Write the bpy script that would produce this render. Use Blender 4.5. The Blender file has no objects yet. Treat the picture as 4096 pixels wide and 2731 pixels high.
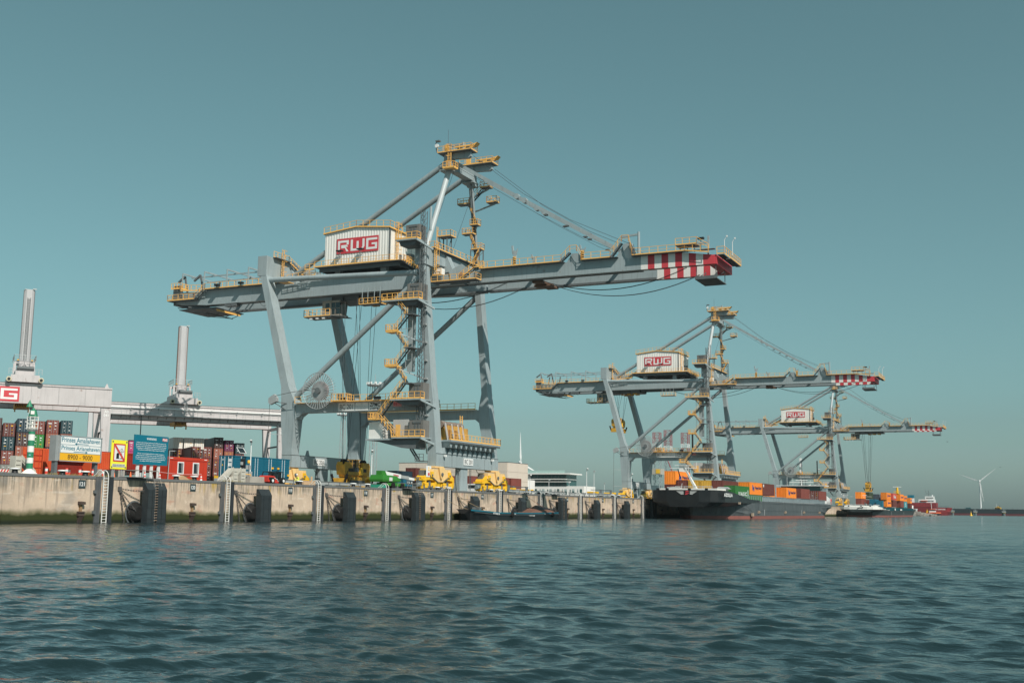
import bpy, math, random
import numpy as np
from mathutils import Vector, Matrix
R = math.radians
random.seed(7)
SC = bpy.context.scene
COL = SC.collection

# ------------------------------------------------------------------ camera
PITCH, ROLL, YAW, CAMH = .145433, .011786, .441614, 1.95876
fw = Vector((math.cos(YAW)*math.cos(PITCH), math.sin(YAW)*math.cos(PITCH), math.sin(PITCH)))
r0 = Vector((math.sin(YAW), -math.cos(YAW), 0)); u0 = r0.cross(fw)
rv = math.cos(ROLL)*r0 + math.sin(ROLL)*u0; uv = -math.sin(ROLL)*r0 + math.cos(ROLL)*u0
cd = bpy.data.cameras.new('camera'); cam = bpy.data.objects.new('camera', cd); COL.objects.link(cam)
cd.lens = 40.01; cd.sensor_width = 36; cd.clip_start = .5; cd.clip_end = 30000
m = Matrix((rv, uv, -fw)).transposed().to_4x4(); m.translation = Vector((0, 0, CAMH)); cam.matrix_world = m
SC.camera = cam

# ------------------------------------------------------------------ light
SUNV = Vector((-.62, -1, 1.10)).normalized()
w = bpy.data.worlds.new('World'); SC.world = w; w.use_nodes = True
wn, wl = w.node_tree.nodes, w.node_tree.links
bg = wn['Background']
sky = wn.new('ShaderNodeTexSky'); sky.sky_type = 'NISHITA'; sky.sun_disc = False
sky.sun_elevation = math.asin(SUNV.z); sky.sun_rotation = math.atan2(SUNV.x, SUNV.y)
sky.air_density = 1.0; sky.dust_density = 1.2; sky.ozone_density = 1.0
# overall film tint of the sky: desaturate and pull to teal, same for the whole dome
hsv = wn.new('ShaderNodeHueSaturation'); hsv.inputs['Hue'].default_value = .45
hsv.inputs['Saturation'].default_value = .62; hsv.inputs['Value'].default_value = 1
gm = wn.new('ShaderNodeMix'); gm.data_type = 'RGBA'; gm.blend_type = 'MULTIPLY'; gm.inputs['Factor'].default_value = 1
gm.inputs[7].default_value = (.68, 1.0, 1.01, 1)
wl.new(sky.outputs[0], hsv.inputs['Color']); wl.new(hsv.outputs[0], gm.inputs[6]); wl.new(gm.outputs[2], bg.inputs[0])
bg.inputs[1].default_value = .075
sd = bpy.data.lights.new('sun', 'SUN'); sd.energy = 4.8; sd.angle = R(.53); sd.color = (1, .93, .84)
sun = bpy.data.objects.new('sun', sd); COL.objects.link(sun)
sun.rotation_euler = SUNV.to_track_quat('Z', 'Y').to_euler(); sun.location = (0, 0, 200)
SC.view_settings.view_transform = 'Standard'; SC.view_settings.look = 'None'
SC.view_settings.exposure = 0; SC.view_settings.gamma = 1; SC.view_settings.use_curve_mapping = False

# ------------------------------------------------------------------ materials
MATS = {}
def mat(name, col, rough=.55, metal=0, dirt=.25, dcol=None, scale=.6, streak=0, rust=0, bump=0, spec=.4, emit=None, coord='Object', vary=0):
    """painted / weathered surface: base colour broken up by soft grime, vertical run marks and rust specks"""
    if name in MATS: return MATS[name]
    mt = bpy.data.materials.new(name); mt.use_nodes = True; MATS[name] = mt
    n, l = mt.node_tree.nodes, mt.node_tree.links; b = n['Principled BSDF']
    b.inputs['Roughness'].default_value = rough; b.inputs['Metallic'].default_value = metal
    b.inputs['Specular IOR Level'].default_value = spec
    tc = n.new('ShaderNodeTexCoord')
    src = tc.outputs[coord]
    cur = None
    def rgb(c): q = n.new('ShaderNodeRGB'); q.outputs[0].default_value = (*c, 1); return q.outputs[0]
    cur = rgb(col)
    def mixin(cur, c2, fac):
        mx = n.new('ShaderNodeMix'); mx.data_type = 'RGBA'; l.new(fac, mx.inputs[0]); l.new(cur, mx.inputs[6])
        mx.inputs[7].default_value = (*c2, 1); return mx.outputs[2]
    def noise(vec, sc, det=4, lo=.45, hi=.75, amt=1.):
        nz = n.new('ShaderNodeTexNoise'); nz.inputs['Scale'].default_value = sc; nz.inputs['Detail'].default_value = det
        l.new(vec, nz.inputs['Vector'])
        mr = n.new('ShaderNodeMapRange'); mr.inputs[1].default_value = lo; mr.inputs[2].default_value = hi
        mr.inputs[3].default_value = 0; mr.inputs[4].default_value = amt; l.new(nz.outputs[0], mr.inputs[0]); return mr.outputs[0]
    if vary:
        oi = n.new('ShaderNodeObjectInfo'); h = n.new('ShaderNodeHueSaturation')
        mr = n.new('ShaderNodeMapRange'); mr.inputs[3].default_value = 1-vary; mr.inputs[4].default_value = 1+vary
        l.new(oi.outputs['Random'], mr.inputs[0]); l.new(mr.outputs[0], h.inputs['Value']); l.new(cur, h.inputs['Color']); cur = h.outputs[0]
    if dirt:
        d = dcol or tuple(c*.5 for c in col)
        cur = mixin(cur, d, noise(src, scale, 5, .42, .8, dirt))
        cur = mixin(cur, tuple(min(1, c*1.2+.01) for c in col), noise(src, scale*4.3, 3, .5, .8, dirt*.6))
    if streak:
        mp = n.new('ShaderNodeMapping'); mp.inputs['Scale'].default_value = (3, 3, .16); l.new(src, mp.inputs[0])
        cur = mixin(cur, tuple(c*.38 for c in col), noise(mp.outputs[0], 1.0, 4, .52, .78, streak))
    if rust:
        cur = mixin(cur, (.16, .055, .02), noise(src, scale*5, 6, .66, .74, rust))
    l.new(cur, b.inputs['Base Color'])
    if bump:
        nz = n.new('ShaderNodeTexNoise'); nz.inputs['Scale'].default_value = scale*8; nz.inputs['Detail'].default_value = 6; l.new(src, nz.inputs['Vector'])
        bp = n.new('ShaderNodeBump'); bp.inputs['Strength'].default_value = bump; bp.inputs['Distance'].default_value = .05
        l.new(nz.outputs[0], bp.inputs['Height']); l.new(bp.outputs[0], b.inputs['Normal'])
    if emit: b.inputs['Emission Color'].default_value = (*emit, 1); b.inputs['Emission Strength'].default_value = 1
    return mt

CR = mat('crane_grey', (.31, .37, .385), .45, dirt=.3, scale=.25, streak=.4, rust=.45)
CRD = mat('crane_dark_steel', (.12, .135, .14), .6, dirt=.4, scale=.8, rust=.5)
YE = mat('rail_yellow', (.84, .47, .13), .5, dirt=.25, scale=1.5)
YB = mat('bogie_yellow', (.86, .50, .025), .45, dirt=.35, scale=.5, streak=.3, rust=.5)
YP = mat('bogie_pale_yellow', (.84, .56, .24), .5, dirt=.3, scale=.5, streak=.3)
SP = mat('spreader_yellow', (.62, .34, .04), .5, dirt=.6, dcol=(.12, .07, .03), scale=.9, rust=.7)
WH = mat('white_paint', (.78, .77, .73), .5, dirt=.15, dcol=(.5, .46, .4), scale=.5, streak=.15)
WHS = mat('sign_white', (.74, .75, .74), .4, dirt=.08, scale=1)
RD = mat('logo_red', (.56, .055, .07), .5, dirt=.15, scale=1)
BK = mat('black_print', (.012, .013, .015), .5, dirt=0)
GL = mat('dark_glass', (.015, .025, .03), .08, dirt=0, spec=.8)
GLG = mat('office_glass', (.03, .09, .09), .06, dirt=0, spec=.9)
LIFT = mat('lift_cladding_grey', (.17, .165, .155), .6, dirt=.4, scale=.7, streak=.6)
CHN = mat('chain_steel', (.10, .095, .09), .7, dirt=.5, scale=2, rust=.7)
GLV = mat('galvanised_steel', (.42, .44, .44), .5, metal=.3, dirt=.3, scale=1)
RUB = mat('fender_face_black', (.022, .030, .034), .65, dirt=.4, dcol=(.05, .06, .062), scale=1.3, streak=.5)
RUBC = mat('rubber_black', (.012, .012, .012), .75, dirt=.4, dcol=(.03, .028, .025), scale=1, spec=.2)
CON = mat('concrete_grey', (.38, .35, .31), .85, dirt=.5, scale=1, streak=.4, bump=.3)
BEI = mat('gangway_beige', (.50, .48, .42), .6, dirt=.25, scale=1, streak=.3)
AG = mat('yard_crane_grey', (.52, .49, .49), .5, dirt=.3, scale=.2, streak=.35, rust=.45)
ROPE = mat('rope', (.30, .22, .13), .8, dirt=0)
CAB = mat('steel_cable', (.045, .05, .055), .6, dirt=0)

# ------------------------------------------------------------------ mesh helpers
class MB:
    def __init__(s): s.v = []; s.f = []; s.m = []; s.cur = 0
    def add(s, vs, fs):
        o = len(s.v); s.v += [tuple(p) for p in vs]; s.f += [tuple(i+o for i in f) for f in fs]; s.m += [s.cur]*len(fs); return s
    def box(s, x0, x1, y0, y1, z0, z1):
        return s.add([(x0,y0,z0),(x1,y0,z0),(x1,y1,z0),(x0,y1,z0),(x0,y0,z1),(x1,y0,z1),(x1,y1,z1),(x0,y1,z1)],
            [(0,3,2,1),(4,5,6,7),(0,1,5,4),(1,2,6,5),(2,3,7,6),(3,0,4,7)])
    def beam(s, p0, p1, w, h=None, up=(0,0,1)):
        h = h or w; p0 = Vector(p0); p1 = Vector(p1); d = (p1-p0)
        if d.length < 1e-6: return s
        d.normalize(); up = Vector(up)
        if abs(d.dot(up)) > .99: up = Vector((1,0,0))
        a = d.cross(up).normalized(); b = a.cross(d); a *= w/2; b *= h/2
        vs = [p0-a-b, p0+a-b, p0+a+b, p0-a+b, p1-a-b, p1+a-b, p1+a+b, p1-a+b]
        return s.add(vs, [(0,1,2,3),(7,6,5,4),(0,4,5,1),(1,5,6,2),(2,6,7,3),(3,7,4,0)])
    def tube(s, p0, p1, r, n=8, r1=None, caps=True):
        r1 = r if r1 is None else r1; p0 = Vector(p0); p1 = Vector(p1); d = (p1-p0).normalized()
        up = Vector((0,0,1)) if abs(d.z) < .9 else Vector((1,0,0)); a = d.cross(up).normalized(); b = a.cross(d)
        vs = [p0+(a*math.cos(t)+b*math.sin(t))*r for t in [2*math.pi*i/n for i in range(n)]]
        vs += [p1+(a*math.cos(t)+b*math.sin(t))*r1 for t in [2*math.pi*i/n for i in range(n)]]
        fs = [(i, i+n, (i+1)%n+n, (i+1)%n) for i in range(n)]
        if caps: k = len(vs); vs += list(vs); fs += [tuple(range(k, k+n)), tuple(range(k+2*n-1, k+n-1, -1))]
        return s.add(vs, fs)
    def path(s, pts, r, n=5):
        for a, b in zip(pts, pts[1:]): s.tube(a, b, r, n, caps=False)
        return s
    def lathe(s, prof, c=(0,0,0), n=16, ax='Z'):
        c = Vector(c); vs = []
        for rr, z in prof:
            for i in range(n):
                t = 2*math.pi*i/n; p = (rr*math.cos(t), rr*math.sin(t), z)
                if ax == 'Y': p = (p[0], p[2], p[1])
                if ax == 'X': p = (p[2], p[0], p[1])
                vs.append(c+Vector(p))
        fs = []; k = len(prof)
        for j in range(k-1):
            for i in range(n): fs.append((j*n+i, j*n+(i+1)%n, (j+1)*n+(i+1)%n, (j+1)*n+i))
        o = len(vs); vs += vs[:n]+vs[(k-1)*n:k*n]; fs.append(tuple(range(o+n-1, o-1, -1))); fs.append(tuple(range(o+n, o+2*n)))
        return s.add(vs, fs)
    def loft(s, secs, cap=True):
        n = len(secs[0]); vs = [p for q in secs for p in q]; fs = []
        for j in range(len(secs)-1):
            for i in range(n): fs.append((j*n+i, j*n+(i+1)%n, (j+1)*n+(i+1)%n, (j+1)*n+i))
        if cap: fs.append(tuple(range(n-1, -1, -1))); fs.append(tuple(range((len(secs)-1)*n, len(secs)*n)))
        return s.add(vs, fs)
    def rsec(s, secs):
        """loft of horizontal rectangles (cx, cy, z, wx, wy)"""
        return s.loft([[(cx-wx/2,cy-wy/2,z),(cx+wx/2,cy-wy/2,z),(cx+wx/2,cy+wy/2,z),(cx-wx/2,cy+wy/2,z)] for cx,cy,z,wx,wy in secs])
    def prism(s, pts, axis, a, b):
        """polygon given in the two other axes, extruded along axis from a to b"""
        def P(p, t): return {'X': (t,p[0],p[1]), 'Y': (p[0],t,p[1]), 'Z': (p[0],p[1],t)}[axis]
        n = len(pts); vs = [P(p,a) for p in pts]+[P(p,b) for p in pts]
        return s.add(vs, [(i,(i+1)%n,(i+1)%n+n,i+n) for i in range(n)]+[tuple(range(n-1,-1,-1)), tuple(range(n,2*n))])
    def ladder(s, p0, p1, side, wd=.45, r=.03, step=.3, ladd=None):
        p0 = Vector(p0); p1 = Vector(p1); sd = Vector(side).normalized()*wd/2
        s.beam(p0-sd, p1-sd, r*2); s.beam(p0+sd, p1+sd, r*2); L = (p1-p0).length; k = int(L/step)
        for i in range(1, k):
            q = p0.lerp(p1, i/k); s.beam(q-sd, q+sd, r*1.6)
        return s
    def rail(s, pts, h=1.1, r=.032, post=1.6, toe=.0, mid=True):
        """handrail along a polyline: posts, top rail, knee rail"""
        for a, b in zip(pts, pts[1:]):
            a = Vector(a); b = Vector(b); up = Vector((0,0,h)); L = (b-a).length
            if L < .05: continue
            s.beam(a+up, b+up, r*2); 
            if mid: s.beam(a+up*.5, b+up*.5, r*1.5)
            if toe: s.beam(a+Vector((0,0,toe/2)), b+Vector((0,0,toe/2)), .03, toe)
            k = max(1, round(L/post))
            for i in range(k+1):
                q = a.lerp(b, i/k); s.beam(q, q+up, r*2.2)
        return s
    def stair(s, p0, p1, side, wd=.8):
        """flight with stringers and treads"""
        p0 = Vector(p0); p1 = Vector(p1); sd = Vector(side).normalized()*wd/2
        s.beam(p0-sd, p1-sd, .06, .25); s.beam(p0+sd, p1+sd, .06, .25)
        k = max(2, int(abs(p1.z-p0.z)/.22)); run = Vector((p1.x-p0.x, p1.y-p0.y, 0)).normalized()*.13
        for i in range(k+1):
            q = p0.lerp(p1, i/k); s.add([q-sd-run, q+sd-run, q+sd+run, q-sd+run], [(0,1,2,3)])
            s.beam(q-sd, q+sd, .06, .06)
        return s

MC = {}
def mesh_of(mb, mats, smooth=False, key=None):
    if key and key in MC: return MC[key]
    me = bpy.data.meshes.new(key or 'mesh'); me.from_pydata([tuple(v) for v in mb.v], [], mb.f); 
    for mt in mats: me.materials.append(mt)
    if len(mats) > 1: me.polygons.foreach_set('material_index', mb.m)
    if smooth: me.polygons.foreach_set('use_smooth', [len(f) <= 4 for f in mb.f])
    me.update()
    if key: MC[key] = me
    return me
def tag(o, label=None, cat=None, group=None, kind=None):
    if label: o['label'] = label
    if cat: o['category'] = cat
    if group: o['group'] = group
    if kind: o['kind'] = kind
    return o
def thing(name, label, cat, loc=(0,0,0), rz=0, group=None):
    o = bpy.data.objects.new(name, None); COL.objects.link(o); o.empty_display_size = .1
    o.location = loc; o.rotation_euler = (0,0,rz); return tag(o, label, cat, group)
def part(name, mb, mt, parent=None, smooth=False, key=None, label=None, kind=None, loc=None, rot=None):
    mts = mt if isinstance(mt, (list, tuple)) else [mt]
    if isinstance(mb, MB): me = mesh_of(mb() if callable(mb) else mb, mts, smooth, key)
    elif callable(mb): me = MC[key] if key in MC else mesh_of(mb(), mts, smooth, key)
    else: me = mb
    o = bpy.data.objects.new(name, me); COL.objects.link(o)
    if parent: o.parent = parent
    if loc is not None: o.location = loc
    if rot is not None: o.rotation_euler = rot
    if label: o['label'] = label
    if kind: o['kind'] = kind
    return o
def copy_tree(o, parent=None):
    c = o.copy(); COL.objects.link(c); c.parent = parent
    if parent: c.matrix_parent_inverse = o.matrix_parent_inverse.copy()
    for ch in [q for q in KIDS.get(o.name, [])]: copy_tree(ch, c)
    return c
KIDS = {}
def kids(o):
    KIDS[o.name] = list(o.children)
    for c in o.children: kids(c)
def dup(o, loc, rz=None, label=None, group=None):
    if o.name not in KIDS: kids(o)
    c = copy_tree(o); c.location = loc
    if rz is not None: c.rotation_euler = (0,0,rz)
    if label: c['label'] = label
    if group: c['group'] = group
    return c

TXT = {}
def text_mesh(s, bold=0., space=1., line=1.):
    k = (s, bold, space)
    if k in TXT: return TXT[k]
    cu = bpy.data.curves.new('t', 'FONT'); cu.body = s; cu.size = 1; cu.extrude = .004; cu.offset = bold; cu.space_character = space
    cu.align_x = 'CENTER' if '\n' in s else 'LEFT'; cu.resolution_u = 3; cu.space_line = line
    o = bpy.data.objects.new('t', cu); COL.objects.link(o)
    bpy.context.view_layer.update()
    me = bpy.data.meshes.new_from_object(o.evaluated_get(bpy.context.evaluated_depsgraph_get()))
    bpy.data.objects.remove(o); bpy.data.curves.remove(cu)
    n = len(me.vertices); co = np.empty(n*3, 'f'); me.vertices.foreach_get('co', co); co = co.reshape(-1, 3)
    mn, mx = co.min(0), co.max(0); co[:, :2] = (co[:, :2]-mn[:2])/(mx[:2]-mn[:2]); me.vertices.foreach_set('co', co.ravel()); me.update()
    TXT[k] = me; return me
def text(name, s, mt, parent, org, right, up, w, h, bold=0., space=1., flip=False, thick=1):
    """lettering in a w x h box whose lower left corner is org, spanned by right and up"""
    me = text_mesh(s, bold, space).copy(); me.materials.clear(); me.materials.append(mt)
    R_, U_ = Vector(right).normalized(), Vector(up).normalized(); N_ = R_.cross(U_)
    M = Matrix.Identity(4)
    for i in range(3): M[i][0] = R_[i]*w; M[i][1] = U_[i]*h; M[i][2] = N_[i]*thick; M[i][3] = org[i]
    me.transform(M); o = bpy.data.objects.new(name, me); COL.objects.link(o)
    if parent: o.parent = parent
    return o
def rwg_logo(parent, org, right, up, w, h, name='logo_panel', th=.03):
    """red panel with the three block letters"""
    R_, U_ = Vector(right).normalized(), Vector(up).normalized(); N_ = R_.cross(U_); org = Vector(org)
    def P(x, y, z): return org+R_*(x*w)+U_*(y*h)+N_*z
    b = MB(); b.add([P(0,0,0),P(1,0,0),P(1,1,0),P(0,1,0),P(0,0,th),P(1,0,th),P(1,1,th),P(0,1,th)], [(4,5,6,7),(0,1,5,4),(1,2,6,5),(2,3,7,6),(3,0,4,7)])
    pn = part(name, b, RD, parent)
    L = MB()
    def q(*p): 
        k = len(p); L.add([P(x,y,th) for x,y in p]+[P(x,y,th+.02) for x,y in p], [tuple(range(k,2*k))]+[(i,(i+1)%k,(i+1)%k+k,i+k) for i in range(k)])
    def rc(x0,x1,y0,y1): q((x0,y0),(x1,y0),(x1,y1),(x0,y1))
    t = .12
    # R : open frame with a kicked leg
    rc(.03,.08,.13,.87); rc(.08,.29,.73,.87); rc(.24,.29,.57,.73); rc(.11,.22,.43,.57)
    q((.22,.43),(.29,.13),(.24,.13),(.20,.36),(.11,.36),(.11,.43)); q((.22,.57),(.24,.57),(.28,.43),(.22,.43))
    # W
    rc(.34,.39,.13,.87); rc(.39,.48,.13,.27); rc(.48,.53,.13,.75); rc(.53,.60,.13,.27); q((.60,.13),(.67,.35),(.67,.87),(.62,.87),(.62,.38),(.60,.27))
    # G
    rc(.71,.76,.13,.87); rc(.76,.97,.73,.87); rc(.76,.97,.13,.27); rc(.92,.97,.27,.55); rc(.84,.92,.43,.55)
    part('logo_letters', L, WHS, pn)
    return pn
def plate(name, mt, parent, org, right, up, w, h, th=.03):
    R_, U_ = Vector(right).normalized(), Vector(up).normalized(); N_ = R_.cross(U_); org = Vector(org)
    c = [org, org+R_*w, org+R_*w+U_*h, org+U_*h]
    return part(name, MB().add(c+[p+N_*th for p in c], [(3,2,1,0),(4,5,6,7),(0,1,5,4),(1,2,6,5),(2,3,7,6),(3,0,4,7)]), mt, parent)
# ------------------------------------------------------------------ water
def water():
    rs = [.5, 3, 6, 9]; r = 9.
    while r < 700: r += max(.035, .0045*r); rs.append(r)
    while r < 22000: r *= 1.05; rs.append(r)
    rs = np.array(rs)
    dense = np.arange(R(-31), R(31), .0028); side = []
    a = R(31); st = .0028
    while a < R(180)-.12: side.append(a); st = min(st*1.25, .12); a += st
    side = np.array(side); an = np.concatenate([-side[::-1], dense, side])+YAW
    nr, na = len(rs), len(an)
    RR, AA = np.meshgrid(rs, an, indexing='ij'); X = RR*np.cos(AA); Y = RR*np.sin(AA); Z = np.zeros_like(X); DX = np.zeros_like(X); DY = np.zeros_like(X)
    rng = np.random.default_rng(5)
    dr = np.gradient(rs)[:, None]*np.ones((1, na)); dl = np.maximum(dr, RR*np.abs(np.gradient(an))[None, :])
    N = 190
    lam = np.exp(rng.uniform(np.log(.13), np.log(5.0), N)); wd = R(205)
    for i in range(N):
        L = lam[i]; th = wd + rng.normal(0, .6); k = 2*np.pi/L
        am = .0041*L if L < .8 else .0033*(L/.8)**.12
        fade = np.clip((L-2.6*dl)/(2.2*dl), 0, 1)
        ph = k*(X*np.cos(th)+Y*np.sin(th))+rng.uniform(0, 6.28)
        Z += am*fade*np.cos(ph); DX -= am*fade*np.sin(ph)*np.cos(th)*.75; DY -= am*fade*np.sin(ph)*np.sin(th)*.75
    co = np.stack([X+DX, Y+DY, Z], -1).reshape(-1, 3).astype('f')
    i, j = np.meshgrid(np.arange(nr-1), np.arange(na-1), indexing='ij'); a0 = (i*na+j).ravel()
    q = np.stack([a0, a0+na, a0+na+1, a0+1], -1)
    ls = np.arange(nr-1)*na; q2 = np.stack([ls+na-1, ls+2*na-1, ls+na, ls], -1); q = np.concatenate([q, q2]).astype('i')
    me = bpy.data.meshes.new('water'); me.vertices.add(len(co)); me.vertices.foreach_set('co', co.ravel())
    me.loops.add(q.size); me.loops.foreach_set('vertex_index', q.ravel()); me.polygons.add(len(q))
    me.polygons.foreach_set('loop_start', np.arange(0, q.size, 4, dtype='i')); me.polygons.foreach_set('use_smooth', np.ones(len(q), bool)); me.update(); me.validate()
    mt = bpy.data.materials.new('harbour_water'); mt.use_nodes = True; n, l = mt.node_tree.nodes, mt.node_tree.links; b = n['Principled BSDF']
    b.inputs['Base Color'].default_value = (.011, .026, .029, 1); b.inputs['Roughness'].default_value = .08; b.inputs['IOR'].default_value = 1.333
    g = n.new('ShaderNodeNewGeometry'); hs = []
    # wind patches: calmer and rougher areas
    pn = n.new('ShaderNodeTexNoise'); pn.inputs['Scale'].default_value = .025; pn.inputs['Detail'].default_value = 3; l.new(g.outputs['Position'], pn.inputs['Vector'])
    pr = n.new('ShaderNodeMapRange'); pr.inputs[1].default_value = .35; pr.inputs[2].default_value = .65; pr.inputs[3].default_value = .55; pr.inputs[4].default_value = 1.25; l.new(pn.outputs[0], pr.inputs[0])
    prev = None
    for sc, dist, ang, sx, st in ((6.5, .03, 25, .55, .9), (2.2, .10, 18, .45, .9), (.7, .26, 32, .4, .6)):
        mp = n.new('ShaderNodeMapping'); mp.inputs['Rotation'].default_value = (0, 0, R(ang)); mp.inputs['Scale'].default_value = (1, sx, 1)
        l.new(g.outputs['Position'], mp.inputs[0])
        nz = n.new('ShaderNodeTexNoise'); nz.inputs['Scale'].default_value = sc; nz.inputs['Detail'].default_value = 3; nz.inputs['Roughness'].default_value = .55; l.new(mp.outputs[0], nz.inputs['Vector'])
        bp = n.new('ShaderNodeBump'); bp.inputs['Distance'].default_value = dist
        ml = n.new('ShaderNodeMath'); ml.operation = 'MULTIPLY'; ml.inputs[1].default_value = st; l.new(pr.outputs[0], ml.inputs[0]); l.new(ml.outputs[0], bp.inputs['Strength'])
        l.new(nz.outputs[0], bp.inputs['Height'])
        if prev: l.new(prev, bp.inputs['Normal'])
        prev = bp.outputs[0]
    l.new(prev, b.inputs['Normal'])
    me.materials.append(mt); o = bpy.data.objects.new('water', me); COL.objects.link(o); tag(o, kind='structure')
water()

# ------------------------------------------------------------------ quay
QY, QZ = 89.7, 4.75
def wallmat():
    mt = bpy.data.materials.new('quay_concrete'); mt.use_nodes = True; n, l = mt.node_tree.nodes, mt.node_tree.links; b = n['Principled BSDF']
    b.inputs['Roughness'].default_value = .85; b.inputs['Specular IOR Level'].default_value = .25
    g = n.new('ShaderNodeNewGeometry'); sx = n.new('ShaderNodeSeparateXYZ'); l.new(g.outputs['Position'], sx.inputs[0])
    def nz(sc, det=5, stretch=(1,1,1), rough=.55):
        mp = n.new('ShaderNodeMapping'); mp.inputs['Scale'].default_value = stretch; l.new(g.outputs['Position'], mp.inputs[0])
        q = n.new('ShaderNodeTexNoise'); q.inputs['Scale'].default_value = sc; q.inputs['Detail'].default_value = det; q.inputs['Roughness'].default_value = rough; l.new(mp.outputs[0], q.inputs['Vector']); return q.outputs[0]
    def mr(v, a, b_, c, d):
        q = n.new('ShaderNodeMapRange'); q.interpolation_type = 'SMOOTHSTEP'
        for i, x in enumerate((a, b_, c, d)): q.inputs[1+i].default_value = x
        l.new(v, q.inputs[0]); return q.outputs[0]
    def mth(op, a, b_):
        q = n.new('ShaderNodeMath'); q.operation = op
        for i, x in enumerate((a, b_)):
            if isinstance(x, (int, float)): q.inputs[i].default_value = x
            else: l.new(x, q.inputs[i])
        return q.outputs[0]
    def mx(cur, c, f):
        q = n.new('ShaderNodeMix'); q.data_type = 'RGBA'; l.new(f, q.inputs[0])
        if isinstance(cur, tuple): q.inputs[6].default_value = (*cur, 1)
        else: l.new(cur, q.inputs[6])
        q.inputs[7].default_value = (*c, 1); return q.outputs[2]
    z = sx.outputs['Z']
    c = mx((.61, .475, .36), (.47, .37, .285), mr(nz(.35), .35, .7, 0, 1))
    c = mx(c, (.66, .54, .43), mr(nz(1.3), .5, .75, 0, .8))
    st = nz(1, 6, (4, 4, .22), .6)
    top = mr(z, 2.6, 4.6, 0, 1)
    c = mx(c, (.15, .14, .115), mth('MULTIPLY', mr(st, .40, .62, 0, .95), mr(mth('ADD', mth('MULTIPLY', nz(.28, 3), 5.5), z), 5.2, 7.4, 0, 1)))
    c = mx(c, (.46, .30, .05), mth('MULTIPLY', mr(nz(.9, 4, (1, 1, .35)), .56, .68, 0, .8), top))
    c = mx(c, (.48, .25, .18), mr(nz(.45, 4, (1, 1, 2.2)), .60, .70, 0, .55))
    c = mx(c, (.30, .27, .24), mr(nz(.22, 5, (1, 1, 1.6)), .54, .68, 0, .6)); c = mx(c, (.70, .62, .53), mr(nz(.6, 5, (.5, .5, 3)), .60, .72, 0, .5))
    c = mx(c, (.25, .20, .17), mth('MULTIPLY', mr(nz(1.6, 2, (1, 1, .05)), .60, .66, 0, .45), mr(z, .9, 2.2, 0, 1)))
    c = mx(c, (.19, .15, .13), mr(nz(7, 2), .70, .76, 0, .7))
    zz = mth('ADD', z, mth('MULTIPLY', mth('SUBTRACT', nz(.8, 5), .5), .9))
    c = mx(c, (.16, .145, .08), mr(zz, 1.45, .95, 0, .9))
    c = mx(c, (.026, .036, .008), mr(zz, 1.08, .70, 0, .95))
    c = mx(c, (.013, .018, .010), mr(z, .45, .1, 0, .9))
    l.new(c, b.inputs['Base Color'])
    bp = n.new('ShaderNodeBump'); bp.inputs['Strength'].default_value = .5; bp.inputs['Distance'].default_value = .04
    l.new(nz(5, 6), bp.inputs['Height']); l.new(bp.outputs[0], b.inputs['Normal'])
    return mt
WALL = wallmat()
COPE = mat('coping_grey', (.13, .135, .135), .8, dirt=.5, dcol=(.26, .25, .23), scale=1.2, coord='Generated')
PAVE = mat('quay_asphalt', (.20, .19, .175), .9, dirt=.5, scale=.3, bump=.2)
quay = thing('quay_wall', None, None, (0, 0, 0)); tag(quay, kind='structure')
QX1 = 706
edges = [-60, -30, 0, 30, 58.4] + [77.6+18.95*k for k in range(33)]
edges = [e for e in edges if e < QX1]+[QX1]
for a, b in zip(edges, edges[1:]):
    q = MB().box(0, b-a-.05, 0, 2.0, -1.5, QZ-.28); part('wall_panel', q, WALL, quay, key='wp%.2f' % (b-a), loc=(a+.025, QY, 0))
    part('coping_block', MB().box(.0, b-a-.02, -.06, 1.0, 0, .28), COPE, quay, key='cp%.2f' % (b-a), loc=(a+.01, QY, QZ-.28))
part('joint_backing', MB().box(-60, QX1-.1, QY+.3, QY+1.9, -1.5, QZ-.3), mat('joint_dark', (.05, .045, .04), .9), quay)
gr = part('quay_pavement', MB().box(-400, QX1, QY+1.0, 1500, QZ-1, QZ-.004), PAVE); tag(gr, kind='structure')
part('rail_strip', MB().box(-100, QX1-2, 92.9, 93.5, QZ, QZ+.03).box(-100, QX1-2, 122.6, 123.2, QZ, QZ+.03), mat('rail_steel', (.12, .09, .07), .5, dirt=.3), gr)

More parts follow.
